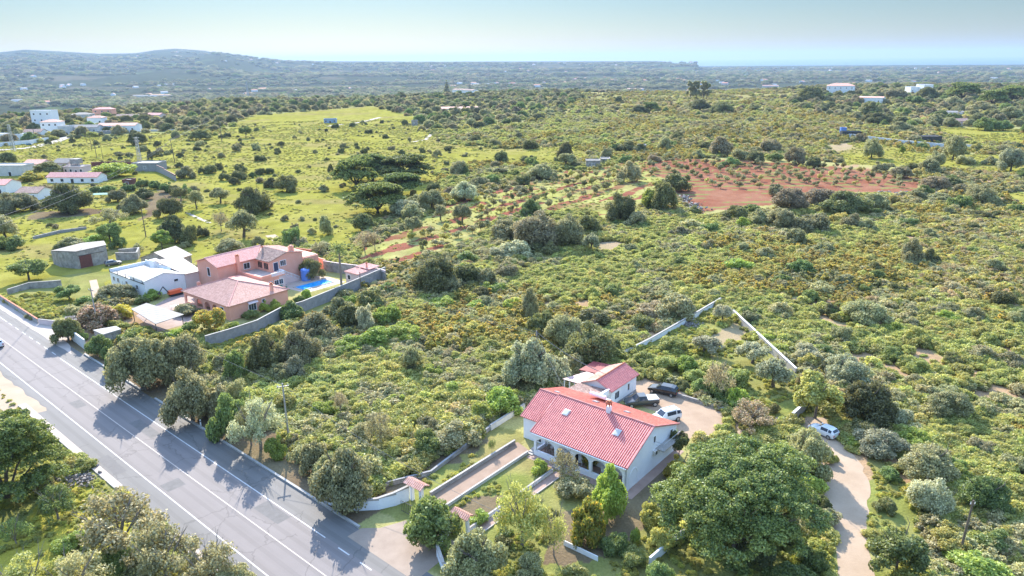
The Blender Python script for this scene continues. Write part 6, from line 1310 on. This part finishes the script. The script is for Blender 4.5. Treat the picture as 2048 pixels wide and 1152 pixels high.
# tiny far houses in the valley
hc = bpy.data.collections.new('far_house')
for i, (wm, rm) in enumerate((('white_clean', 'terracotta'), ('white_clean', 'sheet'), ('pink_pale', 'terracotta'))):
    mb = MB(); pr = [(0, 0), (10, 0), (10, 5), (5, 7), (0, 5)]
    mb.add([(0, a, b) for a, b in pr] + [(16, a, b) for a, b in pr], [(0, 1, 2, 3, 4)[::-1], (5, 6, 7, 8, 9)] + [(k, (k + 1) % 5, 5 + (k + 1) % 5, 5 + k) for k in range(5)])
    me_ = bpy.data.meshes.new('far_house'); me_.from_pydata(mb.v, [], mb.f); me_.materials.append(M[wm]); me_.materials.append(M[rm]); me_.update()
    for pz in me_.polygons: pz.material_index = 1 if abs(pz.normal.z) > .3 and pz.center.z > 3 else 0
    hc.objects.link(bpy.data.objects.new('far_house_source_%d' % i, me_))
g_ = np.random.default_rng(21); n = 900; r = 1700 * (8500 / 1700) ** g_.random(n); a = np.radians(g_.uniform(-38, 42, n)); x, y = r * np.sin(a), r * np.cos(a)
k = (fbm(x / 500, y / 500, 91) > .47); x, y = x[k], y[k]; s = g_.uniform(.8, 1.9, len(x))
stuff('distant_houses', 'specks of white houses scattered over the hazy valley', hc, x, y, terr(x, y) - .5, s, s * .9, g_.integers(0, 3, len(x)))
# grass tufts and weeds near the camera
tf = [v[2] for v in PROTO['weed']]
GC = protos_collection('tuft', [(tf[0], LV['grass']), (tf[1], LV['weed']), (tf[2], LV['grass']), (tf[0], LV['s_olive']), (tf[1], LV['s_lime'])])
x, y, g_ = scatter(60000, 58, 190, -42, 42, [LAWN, YELLOW, DIRT], 41); k = clear(x, y) & (fbm(x / 3, y / 3, 42) > .40); x, y = x[k], y[k]; s = g_.uniform(.18, .5, len(x)) * (1 + (fbm(x / 8, y / 8, 43) > .6))
stuff('grass', 'tufts of grass and weeds in gardens and verges', GC, x, y, x * 0 - .03, s, s * .9, np.where(fbm(x / 8, y / 8, 43) > .6, g_.integers(0, 5, len(x)), g_.choice([0, 2, 1], len(x))))
x, y, g_ = scatter(60000, 130, 660, -40, 40, [MEADOW, REDGRASS], 44); k = clear(x, y) & (fbm(x / 12, y / 12, 45) > .42); x, y = x[k], y[k]; s = g_.uniform(.25, .75, len(x)) * (np.hypot(x, y) / 300) ** .5
stuff('meadow_weeds', 'low weeds dotting the meadow and orchard rows', GC, x, y, gz_(x, y) - .05, s, s * .6, g_.choice([0, 0, 2, 2, 3, 1, 4], len(x)))

# ------------------------------------------------------------------ cars
def car(label, x, y, heading, paint, style='hatch', z=0.0, name='parked_car', simple=False, cat='car', group=None):
    """Car pointing along heading (radians, 0 = +x); built with x forward."""
    t = thing(name, label, cat, (x, y, z), heading, group)
    S = {  # x, half width, z bottom, z belt, z roof, half roof width
     'hatch': [(-1.95, .72, .45, .72, .86, .60), (-1.90, .80, .30, .85, 1.02, .66), (-1.55, .83, .25, .92, 1.36, .58), (-1.05, .84, .25, .92, 1.43, .58), (.10, .84, .25, .90, 1.42, .58), (.80, .84, .25, .88, .95, .68), (1.60, .80, .25, .76, .80, .62), (1.95, .70, .35, .60, .64, .52)],
     'estate': [(-2.30, .76, .45, .78, .90, .64), (-2.24, .86, .30, .92, 1.10, .70), (-1.95, .89, .26, .98, 1.46, .62), (-1.40, .90, .26, .98, 1.54, .63), (.20, .90, .26, .95, 1.52, .63), (1.00, .90, .26, .93, 1.02, .72), (1.95, .86, .26, .82, .86, .66), (2.30, .74, .36, .64, .68, .55)],
     'suv': [(-2.30, .80, .50, .95, 1.05, .68), (-2.26, .90, .38, 1.08, 1.35, .76), (-2.05, .93, .36, 1.12, 1.70, .70), (-1.4, .94, .36, 1.12, 1.80, .70), (.35, .94, .36, 1.10, 1.78, .69), (1.10, .94, .36, 1.08, 1.15, .78), (2.0, .90, .36, 1.0, 1.05, .72), (2.30, .80, .42, .82, .86, .62)],
     'pickup': [(-2.60, .84, .50, 1.02, 1.05, .80), (-2.55, .90, .45, 1.04, 1.07, .82), (-.80, .91, .42, 1.06, 1.10, .80), (-.62, .92, .42, 1.06, 1.72, .68), (.55, .92, .42, 1.06, 1.74, .68), (1.25, .92, .42, 1.04, 1.12, .80), (2.2, .90, .42, .98, 1.04, .74), (2.55, .80, .48, .80, .85, .62)]}[style]
    V, F = [], []
    for (xx, wd, zb, zl, zr, wr) in S: V += [(xx, -wd * .93, zb), (xx, -wd, (zb + zl) / 2), (xx, -wd * .97, zl), (xx, -wr, zr), (xx, wr, zr), (xx, wd * .97, zl), (xx, wd, (zb + zl) / 2), (xx, wd * .93, zb)]
    n = 8
    for i in range(len(S) - 1):
        for j in range(n): F.append((i * n + j, (i + 1) * n + j, (i + 1) * n + (j + 1) % n, i * n + (j + 1) % n))
    F += [tuple(range(n)), tuple(range((len(S) - 1) * n, len(S) * n))[::-1]]
    MB().add(V, [f[::-1] for f in F]).build('body', paint, t)
    V = [Vector(q) for q in V]
    def pane(a, b, c, d, off, u0, u1, v0, v1):
        L = lambda p, q, k: p.lerp(q, k)
        def pt(u, v): return L(L(a, b, u), L(d, c, u), v)
        q = [pt(u0, v0), pt(u1, v0), pt(u1, v1), pt(u0, v1)]; nn = (q[1] - q[0]).cross(q[3] - q[0]).normalized(); ctr = Vector((0, 0, .8))
        if nn.dot(q[0] - Vector((q[0].x * .7, 0, .9))) < 0: nn = -nn
        top = [p + nn * off for p in q]; bot = [p - nn * .03 for p in q]; return top, bot
    cab = [i for i in range(len(S) - 1) if S[i][4] > S[0][4] + .25 and S[i + 1][4] > S[0][4] + .25]
    mbw = MB()
    def addp(pr): top, bot = pr; mbw.add(top + bot, [(0, 1, 2, 3), (7, 6, 5, 4), (0, 4, 5, 1), (1, 5, 6, 2), (2, 6, 7, 3), (3, 7, 4, 0)])
    if not simple:
        for i in cab:
            a0, b0 = i * n, (i + 1) * n
            addp(pane(V[a0 + 2], V[b0 + 2], V[b0 + 3], V[a0 + 3], .012, .06, .94, .12, .86)); addp(pane(V[a0 + 5], V[b0 + 5], V[b0 + 4], V[a0 + 4], .012, .06, .94, .12, .86))
        mbw.build('side_windows', 'glass', t).name = 'side_window'
        i = max(cab) + 1; mbw = MB(); addp(pane(V[i * n + 3], V[(i + 1) * n + 3], V[(i + 1) * n + 4], V[i * n + 4], .012, .08, .92, .06, .94)); mbw.build('windscreen', 'glass', t)
        i = min(cab) - 1; mbw = MB(); addp(pane(V[i * n + 3], V[(i + 1) * n + 3], V[(i + 1) * n + 4], V[i * n + 4], .012, .12, .9, .06, .94)); mbw.build('rear_window', 'glass', t)
        for s in (-1, 1):
            MB().box(S[-1][0] - .12, S[-1][0] + .02, min(s * .42, s * .66), max(s * .42, s * .66), S[-1][2] + .16, S[-1][3] + .01).build('headlight', plain('lamp_glass', (.7, .72, .75), .2), t)
            MB().box(S[0][0] - .02, S[0][0] + .10, min(s * .50, s * .74), max(s * .50, s * .74), S[0][3] - .18, S[0][3] + .06).build('taillight', plain('red_lamp', (.5, .02, .02), .3), t)
            MB().box(.72, .9, min(s * .90, s * 1.06), max(s * .90, s * 1.06), S[4][3] - .02, S[4][3] + .14).build('mirror', paint, t)
    if style == 'pickup': MB().prism([(-2.52, -.80), (-.84, -.80), (-.84, .80), (-2.52, .80)], 1.08, 1.22).build('bed_cover', surf('silver_cover', (.62, .62, .62), (.74, .74, .74), 2, .4, 0), t)
    if style == 'suv': MB().box(-2.0, .5, -.62, -.56, 1.82, 1.87).build('roof_rail', 'metal', t); MB().box(-2.0, .5, .56, .62, 1.82, 1.87).build('roof_rail', 'metal', t)
    r = .31 if style in ('hatch', 'estate') else .37; wx = S[-1][0] - .78; wr_ = S[0][0] + .72
    for xx in (wx, wr_):
        for s in (-1, 1):
            wd = S[3][1]; w_ = MB().tube((xx, s * (wd - .18), r), (xx, s * (wd + .02), r), r, n=18).build('wheel', 'tyre', t)
            if not simple: MB().tube((xx, s * (wd + .021), r), (xx, s * (wd + .035), r), r * .62, n=14).build('rim', 'metal', w_)
    return t
def paint(name, c, rough=.25, metal=.0):
    m, t, p = newmat(name); p.inputs['Base Color'].default_value = (*c, 1); p.inputs['Roughness'].default_value = rough; p.inputs['Metallic'].default_value = metal; p.inputs['Coat Weight'].default_value = .6; return m
pt_black, pt_white, pt_grey, pt_blue = paint('black_car_paint', (.012, .013, .016)), paint('white_car_paint', (.72, .74, .76)), paint('grey_car_paint', (.13, .15, .17), .3, .4), paint('dark_grey_car_paint', (.05, .055, .06), .3, .3)
def between(a, b, dz=0.0):
    A, B = P(*a), P(*b); return (A.x + B.x) / 2, (A.y + B.y) / 2, math.atan2(B.y - A.y, B.x - A.x)
x, y, h = between((1304, 786), (1349, 790)); c_ = P(1326, 786); car('black estate car at the far left end of the gravel yard', c_.x, c_.y, R(149), pt_black, 'estate')
c_ = P(1282, 810); car('dark grey pickup truck with a pale bed cover beside the annex', c_.x, c_.y, R(188), pt_blue, 'pickup', cat='pickup truck', name='pickup_truck')
c_ = P(1330, 842); car('white off road car half hidden behind the red roof', c_.x, c_.y, R(205), pt_white, 'suv')
c_ = P(1646, 868); car('white hatchback parked on the shaded dirt track', c_.x, c_.y, R(125), pt_white, 'hatch')
q_ = rd(91.5, 1.75); car('white car driving on the main road at the left picture edge', q_.x, q_.y, math.atan2(-RU[1], -RU[0]) if False else math.atan2(RU[1], RU[0]), pt_white, 'hatch', name='white_car')
c_ = P(227, 530); car('silver grey car parked by the white farmhouse corner', c_.x, c_.y, R(40), pt_grey, 'hatch')
for (a, b), lb, pm in (((44, 285), 'dark green car on the grass by the village wall, left one', paint('green_car_paint', (.02, .06, .05))), ((65, 283), 'dark van on the grass by the village wall, right one', pt_blue), ((60, 291), 'small dark teal car alone beside the village road', paint('teal_car_paint', (.02, .09, .10)))):
    c_ = P(a, b); car(lb, c_.x, c_.y, R(8 if a > 50 and b < 290 else 60), pm, 'suv' if a == 65 else 'hatch', z=G(c_.x, c_.y), simple=True)

# ------------------------------------------------------------------ poles and wires
def pole(name, label, base, h, r=.13, arm=1.6, mat='concrete', az=0.0, lean=0.0, cat='utility pole'):
    b = P(*base); t = thing(name, label, cat, (b.x, b.y, b.z), az); t.rotation_euler.y = lean
    MB().tube((0, 0, -.2), (0, 0, h), r * 1.2, r * .7, 10).build('shaft', mat, t)
    if arm:
        a = MB().box(-arm / 2, arm / 2, -.06, .06, h - .55, h - .43).build('crossarm', 'metal_dark' if mat != 'wood' else 'wood', t)
        q = MB()
        for k in (-1, 0, 1): q.tube((k * arm * .42, 0, h - .43), (k * arm * .42, 0, h - .2), .05, .03, 6)
        q.build('insulators', 'white_clean', a).name = 'insulator_row'
    return b + Vector((0, 0, h - .2))
def wire(label, a, b, sag=.8, r=.02, n=14, name='power_line', cat='power line', group='overhead wires'):
    a = Vector(a); b = Vector(b); pts = [a.lerp(b, i / n) - Vector((0, 0, sag * 4 * (i / n) * (1 - i / n))) for i in range(n + 1)]
    return tag(MB().path(pts, r, 5).build(name, 'wire'), label, cat, group)
M['wire'] = plain('wire', (.16, .16, .16), 1.0)
pA = pole('utility_pole', 'concrete pole in the lime scrub beside the road trees', (578, 880), 8.6, az=R(20))
pB = pole('utility_pole', 'concrete pole rising from the pinkish bushes in the villa garden', (197, 658), 8.5, az=R(-30))
pC = pole('utility_pole', 'thin dark pole in the bushes beside the pool house wall', (724, 606), 7.0, r=.09, arm=0, mat='wood')
pD = pole('utility_pole', 'grey pole standing in the big silvery tree by the annex', (1073, 752), 8.0, arm=0)
pR = pole('utility_pole', 'leaning wooden pole in the scrub right of the dirt track', (1918, 1113), 6.8, arm=.5, mat='wood', lean=.04)
pE = pole('utility_pole', 'wooden pole on the bare slope above the pink villa', (292, 474), 8.5, r=.14, arm=1.0, mat='wood')
pF = pole('utility_pole', 'tall leaning wooden pole in the meadow right of the pylon', (350, 326), 12.5, r=.2, arm=1.8, mat='wood', lean=-.05)
pG = pole('utility_pole', 'wooden pole at the foot of the dark trees above the meadow', (444, 284), 12, r=.2, arm=1.4, mat='wood')
pH = pole('utility_pole', 'first thin pole of the row beside the village road bend', (174, 286), 9, r=.15, arm=0, mat='wood')
pI = pole('utility_pole', 'second thin pole of the row, in the meadow left of the bushes', (184, 301), 9, r=.15, arm=0, mat='wood')
pJ = pole('utility_pole', 'third and tallest thin pole of the meadow row', (194, 318), 10, r=.16, arm=0, mat='wood')
pK = pole('utility_pole', 'wooden pole in front of the white village wall', (71, 282), 12, r=.2, arm=0, mat='wood')
pL = pole('utility_pole', 'short thin pole nearest the rusty fence', (206, 318), 6, r=.13, arm=0, mat='wood')
def lattice(label, base, h, w0=1.4, w1=.4, name='lattice_pylon', arm=3.0, cat='pylon', bay=None, r=.07):
    b = P(*base); t = thing(name, label, cat, (b.x, b.y, b.z)); mb = MB(); n = max(4, int(h / (bay or 1.6)))
    cs = [(-1, -1), (1, -1), (1, 1), (-1, 1)]
    for i in range(n):
        za, zb = h * i / n, h * (i + 1) / n; wa, wb = w0 + (w1 - w0) * i / n, w0 + (w1 - w0) * (i + 1) / n
        for j, (sx, sy) in enumerate(cs):
            tx, ty = cs[(j + 1) % 4]
            mb.tube((sx * wa / 2, sy * wa / 2, za), (sx * wb / 2, sy * wb / 2, zb), r, r, 4, False); mb.tube((sx * wa / 2, sy * wa / 2, za), (tx * wb / 2, ty * wb / 2, zb), r * .7, r * .7, 4, False)
            mb.tube((sx * wb / 2, sy * wb / 2, zb), (tx * wb / 2, ty * wb / 2, zb), r * .6, r * .6, 4, False)
    mb.build('lattice_frame', 'metal', t)
    if arm:
        q = MB()
        for z in (h - .3, h - 1.8): q.box(-arm / 2, arm / 2, -.08, .08, z - .08, z + .08)
        q.build('crossarm', 'metal', t)
    return b + Vector((0, 0, h))
lA = lattice('concrete lattice pylon in front of the block shed roof', (281, 330), 14, 1.6, .9, r=.12)
lB = lattice('tall pylon beside the dirt road at the left edge', (28, 303), 16, 1.8, .9, r=.12)
lC = lattice('very tall thin lattice mast on the edge of the plateau', (497, 200), 62, 6, 1.6, name='lattice_mast', arm=0, cat='mast', bay=4, r=.50)
wire('wire from the garden pole past the roadside trees', pB, pA, 1.0)
wire('wire from the roadside scrub pole down over the driveway', pA, mh(-5, -17, 4.0), 1.2)
wire('twin wire from the pool wall pole across the scrub, upper one', pC, pD, 1.2); wire('twin wire from the pool wall pole across the scrub, lower one', pC + Vector((0, 0, -.4)), pD + Vector((0, 0, -.4)), 1.2)
wire('thick pale wire from the grey pole to the annex roof', pD, mh(-15.6, 19.5, 4.3), .6, r=.05); wire('thin stay wire from the grey pole to the house roof', pD, mh(-17.5, 11.5, 4.6), .3, r=.025)
eL = ray(-20, 440); k_ = 150 / math.hypot(eL[0], eL[1])
e1 = Vector((eL[0] * k_, eL[1] * k_, CAM_H + eL[2] * k_))
for dz, n_ in ((0, 'upper'), (-1.4, 'lower')): wire('long double wire crossing the far left meadow, %s one' % n_, e1 + Vector((0, 0, dz)), pF + Vector((0, 0, dz * .4)), 2.5, r=.03, n=24); wire('wire climbing from the meadow pole to the plateau, %s one' % n_, pF + Vector((0, 0, dz * .4)), lC + Vector((0, 0, -34 + dz)), 5, r=.05, n=24)
wire('service wire from the pool wall pole to the pool house', pC, vh(2, 34, 3.4), .4, r=.03)
# palm, cypresses, eucalyptus, araucaria
pb_ = P(683, 574); PM = thing('palm_tree', 'tall slender palm tree by the swimming pool', 'palm tree', (pb_.x, pb_.y, 0))
mb = MB()
for i in range(8): mb.tube((math.sin(i * .25) * .12, 0, i * 1.15), (math.sin((i + 1) * .25) * .12, 0, (i + 1) * 1.15 + .05), .30 - i * .012, .26 - i * .012, 10)
mb.build('trunk', 'bark_pale', PM)
g_ = rng(4); cen, nr_ = [], []
for f in range(46):
    a = f * 2.4; el = g_.uniform(-.9, 1.2); L = g_.uniform(2.0, 2.9)
    for k in range(24):
        q = k / 23; rr2 = L * q * math.cos(el * (1 - .3 * q)); zz = 9.2 + L * q * math.sin(el) - 1.1 * q * q
        cen.append((math.cos(a) * rr2 + g_.normal(0, .07), math.sin(a) * rr2 + g_.normal(0, .07), zz)); nr_.append((math.cos(a) * .3, math.sin(a) * .3, 1))
v, f = leaves(np.array(cen), np.array(nr_), .26, g_); link('crown', mesh_np('palm_crown', v, f, lr=g_.random(len(f))), LV['green'], PM)
def tall(name, label, px, yt, yb, wd, colr, kind, cat='tree', group=None):
    b = P(px, yb); h = (yb - yt) * math.hypot(b.x, b.y) / 1500; t = thing(name, label, cat, b, 0, group); g_ = rng(px)
    if kind == 'column': lb = [(g_.normal(0, wd * .06), g_.normal(0, wd * .06), h * (.08 + .88 * i / 9), wd * .5 * math.sin(math.pi * (.16 + .8 * i / 9)) ** .7, wd * .5 * math.sin(math.pi * (.16 + .8 * i / 9)) ** .7, h * .09) for i in range(10)]
    elif kind == 'tier': lb = [(0, 0, h * (.2 + .78 * i / 8), wd * .5 * (1 - i / 9), wd * .5 * (1 - i / 9), h * .022) for i in range(9)]
    else: lb = [(g_.normal(0, wd * .22), g_.normal(0, wd * .22), h * g_.uniform(.28, .95), wd * .20, wd * .20, h * .09) for i in range(16)]
    link('crown', crown_mesh(name + '_crown', lb, 2600, wd * .10 + .25, px), LV[colr], t)
    MB().tube((0, 0, -.2), (0, 0, h * .85), wd * .05, wd * .02, 8).build('trunk', 'bark', t)
tall('cypress', 'thickest cypress tree on the ridge beside the white house', 940, 168, 186, 7, 'dark', 'column'); tall('cypress', 'short cypress right of the thickest one', 952, 174, 186, 4, 'dark', 'column')
tall('cypress', 'slim cypress, left one of the pair on the ridge', 966, 171, 186, 4, 'dark', 'column'); tall('cypress', 'slim cypress, right one of the pair on the ridge', 974, 170, 186, 4, 'dark', 'column')
tall('araucaria_tree', 'tall tiered araucaria tree towering over the ridge', 894, 156, 190, 16, 'dark', 'tier')
for px, lb in ((1380, 'leftmost eucalyptus of the group on the far field'), (1392, 'second eucalyptus of the group on the far field'), (1407, 'third eucalyptus, beside a gap in the group'), (1413, 'rightmost eucalyptus of the group on the far field')): tall('eucalyptus_tree', lb, px, 165, 200, 9, 'grey', 'open', group='eucalyptus trees on the far field')
# small things about the houses
def rocks(name, label, pts, n, spread, size, seed, z=0.0):
    g_ = random.Random(seed); mb = MB(); c = [P(*q) for q in pts]
    for i in range(n):
        a = c[g_.randrange(len(c))]; x, y = a.x + g_.gauss(0, spread), a.y + g_.gauss(0, spread); s = size * g_.uniform(.5, 1.3); zz = G(x, y) + g_.random() * spread * .3
        q = [Vector((g_.uniform(-1, 1), g_.uniform(-1, 1), g_.uniform(-.7, .7))).normalized() * s * g_.uniform(.7, 1) for _ in range(8)]
        bm = bmesh.new(); [bm.verts.new(p) for p in q]; bmesh.ops.convex_hull(bm, input=bm.verts[:]); bm.verts.index_update()
        vs = [v for v in bm.verts if v.link_faces]; ix = {v: k for k, v in enumerate(vs)}
        mb.add([(v.co.x + x, v.co.y + y, v.co.z + zz + s * .3) for v in vs], [tuple(ix[v] for v in f.verts) for f in bm.faces]); bm.free()
    return tag(mb.build(name, 'rock'), label, kind='stuff')
rocks('rubble', 'heap of grey rubble at the corner of the red orchard', [(1362, 400), (1378, 412), (1392, 422), (1372, 420)], 240, 2.2, .7, 1)
rocks('rubble', 'heap of grey field stones beside the left pine', [(135, 945), (150, 955), (165, 965)], 160, 1.0, .30, 2)
rocks('rubble', 'old stone heaps along the orchard edge', [(1795, 390), (1820, 392), (1845, 392)], 120, 2.5, .7, 3)
rocks('rubble', 'pile of bricks and stones inside the plot wall', [(1365, 650), (1380, 648), (1392, 652)], 90, .8, .25, 4)
MBX = P(352, 590); EX = thing('mini_excavator', 'small orange excavator with black arm beside the farmhouse', 'excavator', (MBX.x, MBX.y, 0), R(50))
MB().box(-1.6, 1.4, -.6, .6, .5, 1.3).build('body', 'orange_plastic', EX); q = MB(); q.tube((-1.5, 0, .9), (-2.6, 0, 2.6), .12); q.tube((-2.6, 0, 2.6), (-3.6, 0, 1.4), .1); q.box(-3.9, -3.4, -.3, .3, .9, 1.4); q.build('arm', 'metal_dark', EX)
for s in (-1, 1): MB().box(-1.3, 1.3, min(s * .35, s * .75), max(s * .35, s * .75), 0, .48).build('track', 'tyre', EX)
def table(label, x, y, z, mat, group=None, rz=0.0):
    t = thing('garden_table', label, 'table', (x, y, z), rz, group); MB().box(-.8, .8, -.45, .45, .7, .75).build('table_top', mat, t)
    for a in (-.7, .7):
        for b in (-.35, .35): MB().box(a - .03, a + .03, b - .03, b + .03, 0, .698).build('leg', mat, t)
def chair(label, x, y, z, mat, rz, group):
    t = thing('garden_chair', label, 'chair', (x, y, z), rz, group); MB().box(-.26, .26, -.26, .26, .40, .45).build('seat', mat, t); MB().slab([(-.26, .24, .45), (.26, .24, .45), (.26, .40, .95), (-.26, .40, .95)], .05).build('backrest', mat, t)
    for a in (-.23, .23):
        for b in (-.23, .23): MB().box(a - .025, a + .025, b - .025, b + .025, 0, .398).build('leg', mat, t)
q = vh(-8.8, 17.6); table('dark green garden table below the villa terrace', q.x, q.y, 0, 'green_plastic', rz=VA)
for i, (a, b, r_) in enumerate(((-9.6, 16.6, 2.6), (-8.0, 16.6, 3.6), (-9.4, 18.8, .4), (-7.9, 18.8, -.4))): q = vh(a, b); chair(('green garden chair nearest the villa wall', 'green garden chair at the near right of the table', 'green garden chair at the far left of the table', 'green garden chair nearest the pool')[i], q.x, q.y, 0, 'green_plastic', r_, 'green chairs round the garden table')
q = P(350, 618); table('white garden table beside the grey carport', q.x, q.y, 0, 'white_clean', rz=.4); q = P(362, 626); table('white bench table at the carport corner', q.x, q.y, 0, 'white_clean', rz=.6)
q = mh(-9.0, 1.3, .22); table('dark table inside the white arcaded porch', q.x, q.y, .22, 'metal_dark', rz=MA)
for i, (a, b) in enumerate(((-10.0, 1.2), (-7.6, 1.4), (-4.0, 1.3))): q = mh(a, b); chair(('white porch chair left of the dark table', 'white porch chair right of the dark table', 'white porch chair behind the fourth arch')[i], q.x, q.y, .22, 'white_clean', MA + .5 * i, 'porch chairs')
for i in range(2): q = mh(-12.8 + i * .9, 1.4); chair(('wicker chair at the left end of the porch', 'wicker chair beside the first porch pillar')[i], q.x, q.y, .22, 'wood', MA, 'porch chairs')
for (px, py), lb in (((402, 852), 'white marker post with dark band on the kerb under the trees'), ((370 * .5 + 20, 0), None)):
    if lb:
        b = P(px, py); t = thing('marker_post', lb, 'marker post', (b.x, b.y, 0)); MB().tube((0, 0, 0), (0, 0, 1.0), .1, n=8).build('post', 'white_clean', t); MB().tube((0, 0, .7), (0, 0, .85), .11, n=8).build('band', 'metal_dark', t)
b = P(177, 936); t = thing('marker_post', 'small dark marker post on the left pavement edge', 'marker post', (b.x, b.y, 0)); MB().tube((0, 0, 0), (0, 0, .9), .09, n=8).build('post', 'metal_dark', t)
for k, ((px, py), w_, d_2) in enumerate((((178, 386), 9, 3), ((176, 397), 10, 2))):
    b = P(px, py); t = thing('shade_net', ('upper green shade net over the vegetable beds', 'lower green shade net over the vegetable beds')[k], 'shade net', (b.x, b.y, 0), R(8)); MB().slab([(0, 0, 1.3), (w_, 0, 1.3), (w_, d_2, 1.7), (0, d_2, 1.7)], .06).build('net', 'green_plastic', t)
    for x in (.1, w_ - .1): MB().box(x - .05, x + .05, 0, .1, 0, 1.28).build('post', 'wood', t)
q = mh(2.5, 10.0); t = thing('garden_ladder', 'dark garden rack leaning near the gable wall', 'rack', (q.x, q.y, 0), MA); MB().tube((0, 0, 0), (0, 1.2, 1.0), .05).build('rail', 'metal_dark', t); MB().tube((.7, 0, 0), (.7, 1.2, 1.0), .05).build('rail', 'metal_dark', t)
for k in range(4): MB().tube((0, .25 + k * .25, .2 + k * .21), (.7, .25 + k * .25, .2 + k * .21), .035).build('rung', 'metal_dark', t)
b = P(130, 640); t = thing('stone_trough', 'small dark stone trough on the grass of the walled garden', 'trough', (b.x, b.y, 0), R(15)); q = MB(); q.box(0, 1.8, 0, .15, 0, .5); q.box(0, 1.8, .65, .8, 0, .5); q.box(0, .15, .152, .648, 0, .5); q.box(1.65, 1.8, .152, .648, 0, .5); q.build('basin', 'stone', t)
# smoke rising over the valley
# ------------------------------------------------------------------ labels of the plants
def proj(v):
    d = Vector(v) - Vector((0, 0, CAM_H)); zc = d.dot(F0); return 1024 + F_PX * d.dot(RV) / zc, 576 - F_PX * d.dot(UV_) / zc
LM = [('the white house', mh(-8, 5)), ('the gravel yard', P(1390, 830)), ('the annex', mh(-16, 21)), ('the parked white hatchback', P(1645, 868)), ('the pink villa', vh(-12, 12)), ('the swimming pool', vh(-6, 25)), ('the pool house', vh(1, 34)), ('the white farmhouse', Vector((-88, 160, 0))), ('the grey barn', Vector((-111, 182, 0))),
      ('the huge umbrella pine', P(1470, 1090)), ('the driveway', mh(-16, -9)), ('the garden path', mh(-9, -10)), ('the dirt track', P(1690, 1000)), ('the roadside kerb', P(450, 900)), ('the concrete roadside pole', P(578, 880)), ('the umbrella pine clump', P(765, 380)), ('the grey orchard hut', P(1186, 336)), ('the red orchard', P(1600, 355)),
      ('the rubble heap', P(1378, 412)), ('the far plot corner', P(1440, 606)), ('the slanting plot wall', P(1530, 695)), ('the leaning wooden pole', P(1918, 1113)), ('the long perimeter wall', P(560, 640)), ('the green shade nets', P(185, 392)), ('the block shed', P(290, 343)), ('the village', P(150, 268)), ('the white fence', P(1810, 290)), ('the meadow pole', P(350, 326)), ('the ridge villa', P(1680, 190)),
      ('the blue and white shed', P(660, 246)), ('the stone field hut', P(828, 251)), ('the far pink roofed ruin', P(900, 224)), ('the eucalyptus group', P(1395, 200)), ('the brown tiled stone house', P(1920, 252)), ('the bottom left pavement', P(365, 1085)), ('the left pine', P(28, 985)), ('the carport', P(315, 640)), ('the small cube hut', P(1284, 303))]
CW = {'pine_bright': 'bright green', 'dark': 'dark green', 'grey': 'grey green', 'silver': 'silvery', 'green': 'mid green', 'lime': 'lime green', 'pine': 'bright needled', 'brown': 'brownish', 'yellow': 'yellow', 'blossom': 'pinkish brown', 'golden': 'golden green', 's_olive': 'olive coloured', 's_lime': 'yellow green', 's_grey': 'dusty grey', 'weed': 'pale green', 's_yellow': 'yellow'}
NW = {'domepine': 'umbrella pine', 'shrub': 'shrub', 'bush': 'bush', 'carob': 'round tree', 'olive': 'small trunked tree', 'leafy': 'leafy tree', 'sparse': 'bare tree', 'open': 'open crowned tree', 'sapling': 'sapling', 'weed': 'weed clump', 'umbrella': 'umbrella pine', 'bigpine': 'umbrella pine'}
RN_ = {'bush': {'dark': 'evergreen_bush', 'grey': 'grey_leafed_bush', 'silver': 'grey_leafed_bush', 'green': 'leafy_bush', 'lime': 'leafy_bush', 'brown': 'dry_bush'}}
lab = {}
for rec in plants:
    o, kind, colr, x, y, w_, h_, lb = rec
    if kind in ('bush', 'shrub'): o.name = RN_['bush'].get(colr, 'scrub_bush') if kind == 'bush' else 'low_shrub'
    if lb: o['label'] = lb; continue
    pos = Vector((x, y, 0)); dist = math.hypot(x, y); best = min(LM, key=lambda l: (Vector((l[1].x, l[1].y, 0)) - pos).length)
    px, py = proj((x, y, G(x, y))); lx, ly = proj((best[1].x, best[1].y, best[1].z)); dd = math.hypot(best[1].x, best[1].y)
    radial = dist - dd; side = (px - lx) * dist / F_PX
    rel = ('right of' if side > 0 else 'left of') if abs(side) > abs(radial) else ('behind' if radial > 0 else 'in front of')
    off = math.hypot(radial, side); far_ = 'close ' if off < 12 else ('well ' if off > 45 else '')
    sz = 'small' if w_ < 3 else ('medium sized' if w_ < 5.5 else ('large' if w_ < 9 else 'very large')); shp = 'low ' if h_ < w_ * .5 else ('tall ' if h_ > w_ * 1.05 else '')
    s = '%s %s%s %s %s%s %s' % (sz, shp, CW[colr], NW[kind], far_, rel, best[0]); lab.setdefault(s, []).append((px, o))
ORD = ['leftmost', 'second from the left', 'third from the left', 'fourth from the left', 'fifth from the left', 'sixth from the left', 'seventh from the left', 'eighth from the left']
for s, l in lab.items():
    if len(l) == 1: l[0][1]['label'] = s; continue
    l.sort(key=lambda q: q[0])
    for i, (px, o) in enumerate(l):
        if len(l) <= 8: o['label'] = (s + ', ' + ('rightmost' if i == len(l) - 1 else ORD[i])) if len(s.split()) <= 12 else (ORD[i].split()[0] + ' ' + s)
        else: o['label'] = s
        o['group'] = s if len(l) > 8 else (o.get('group') or s)
seen = {}
for o in scene.objects:                      # things whose base names repeat keep one shared stem
    pass
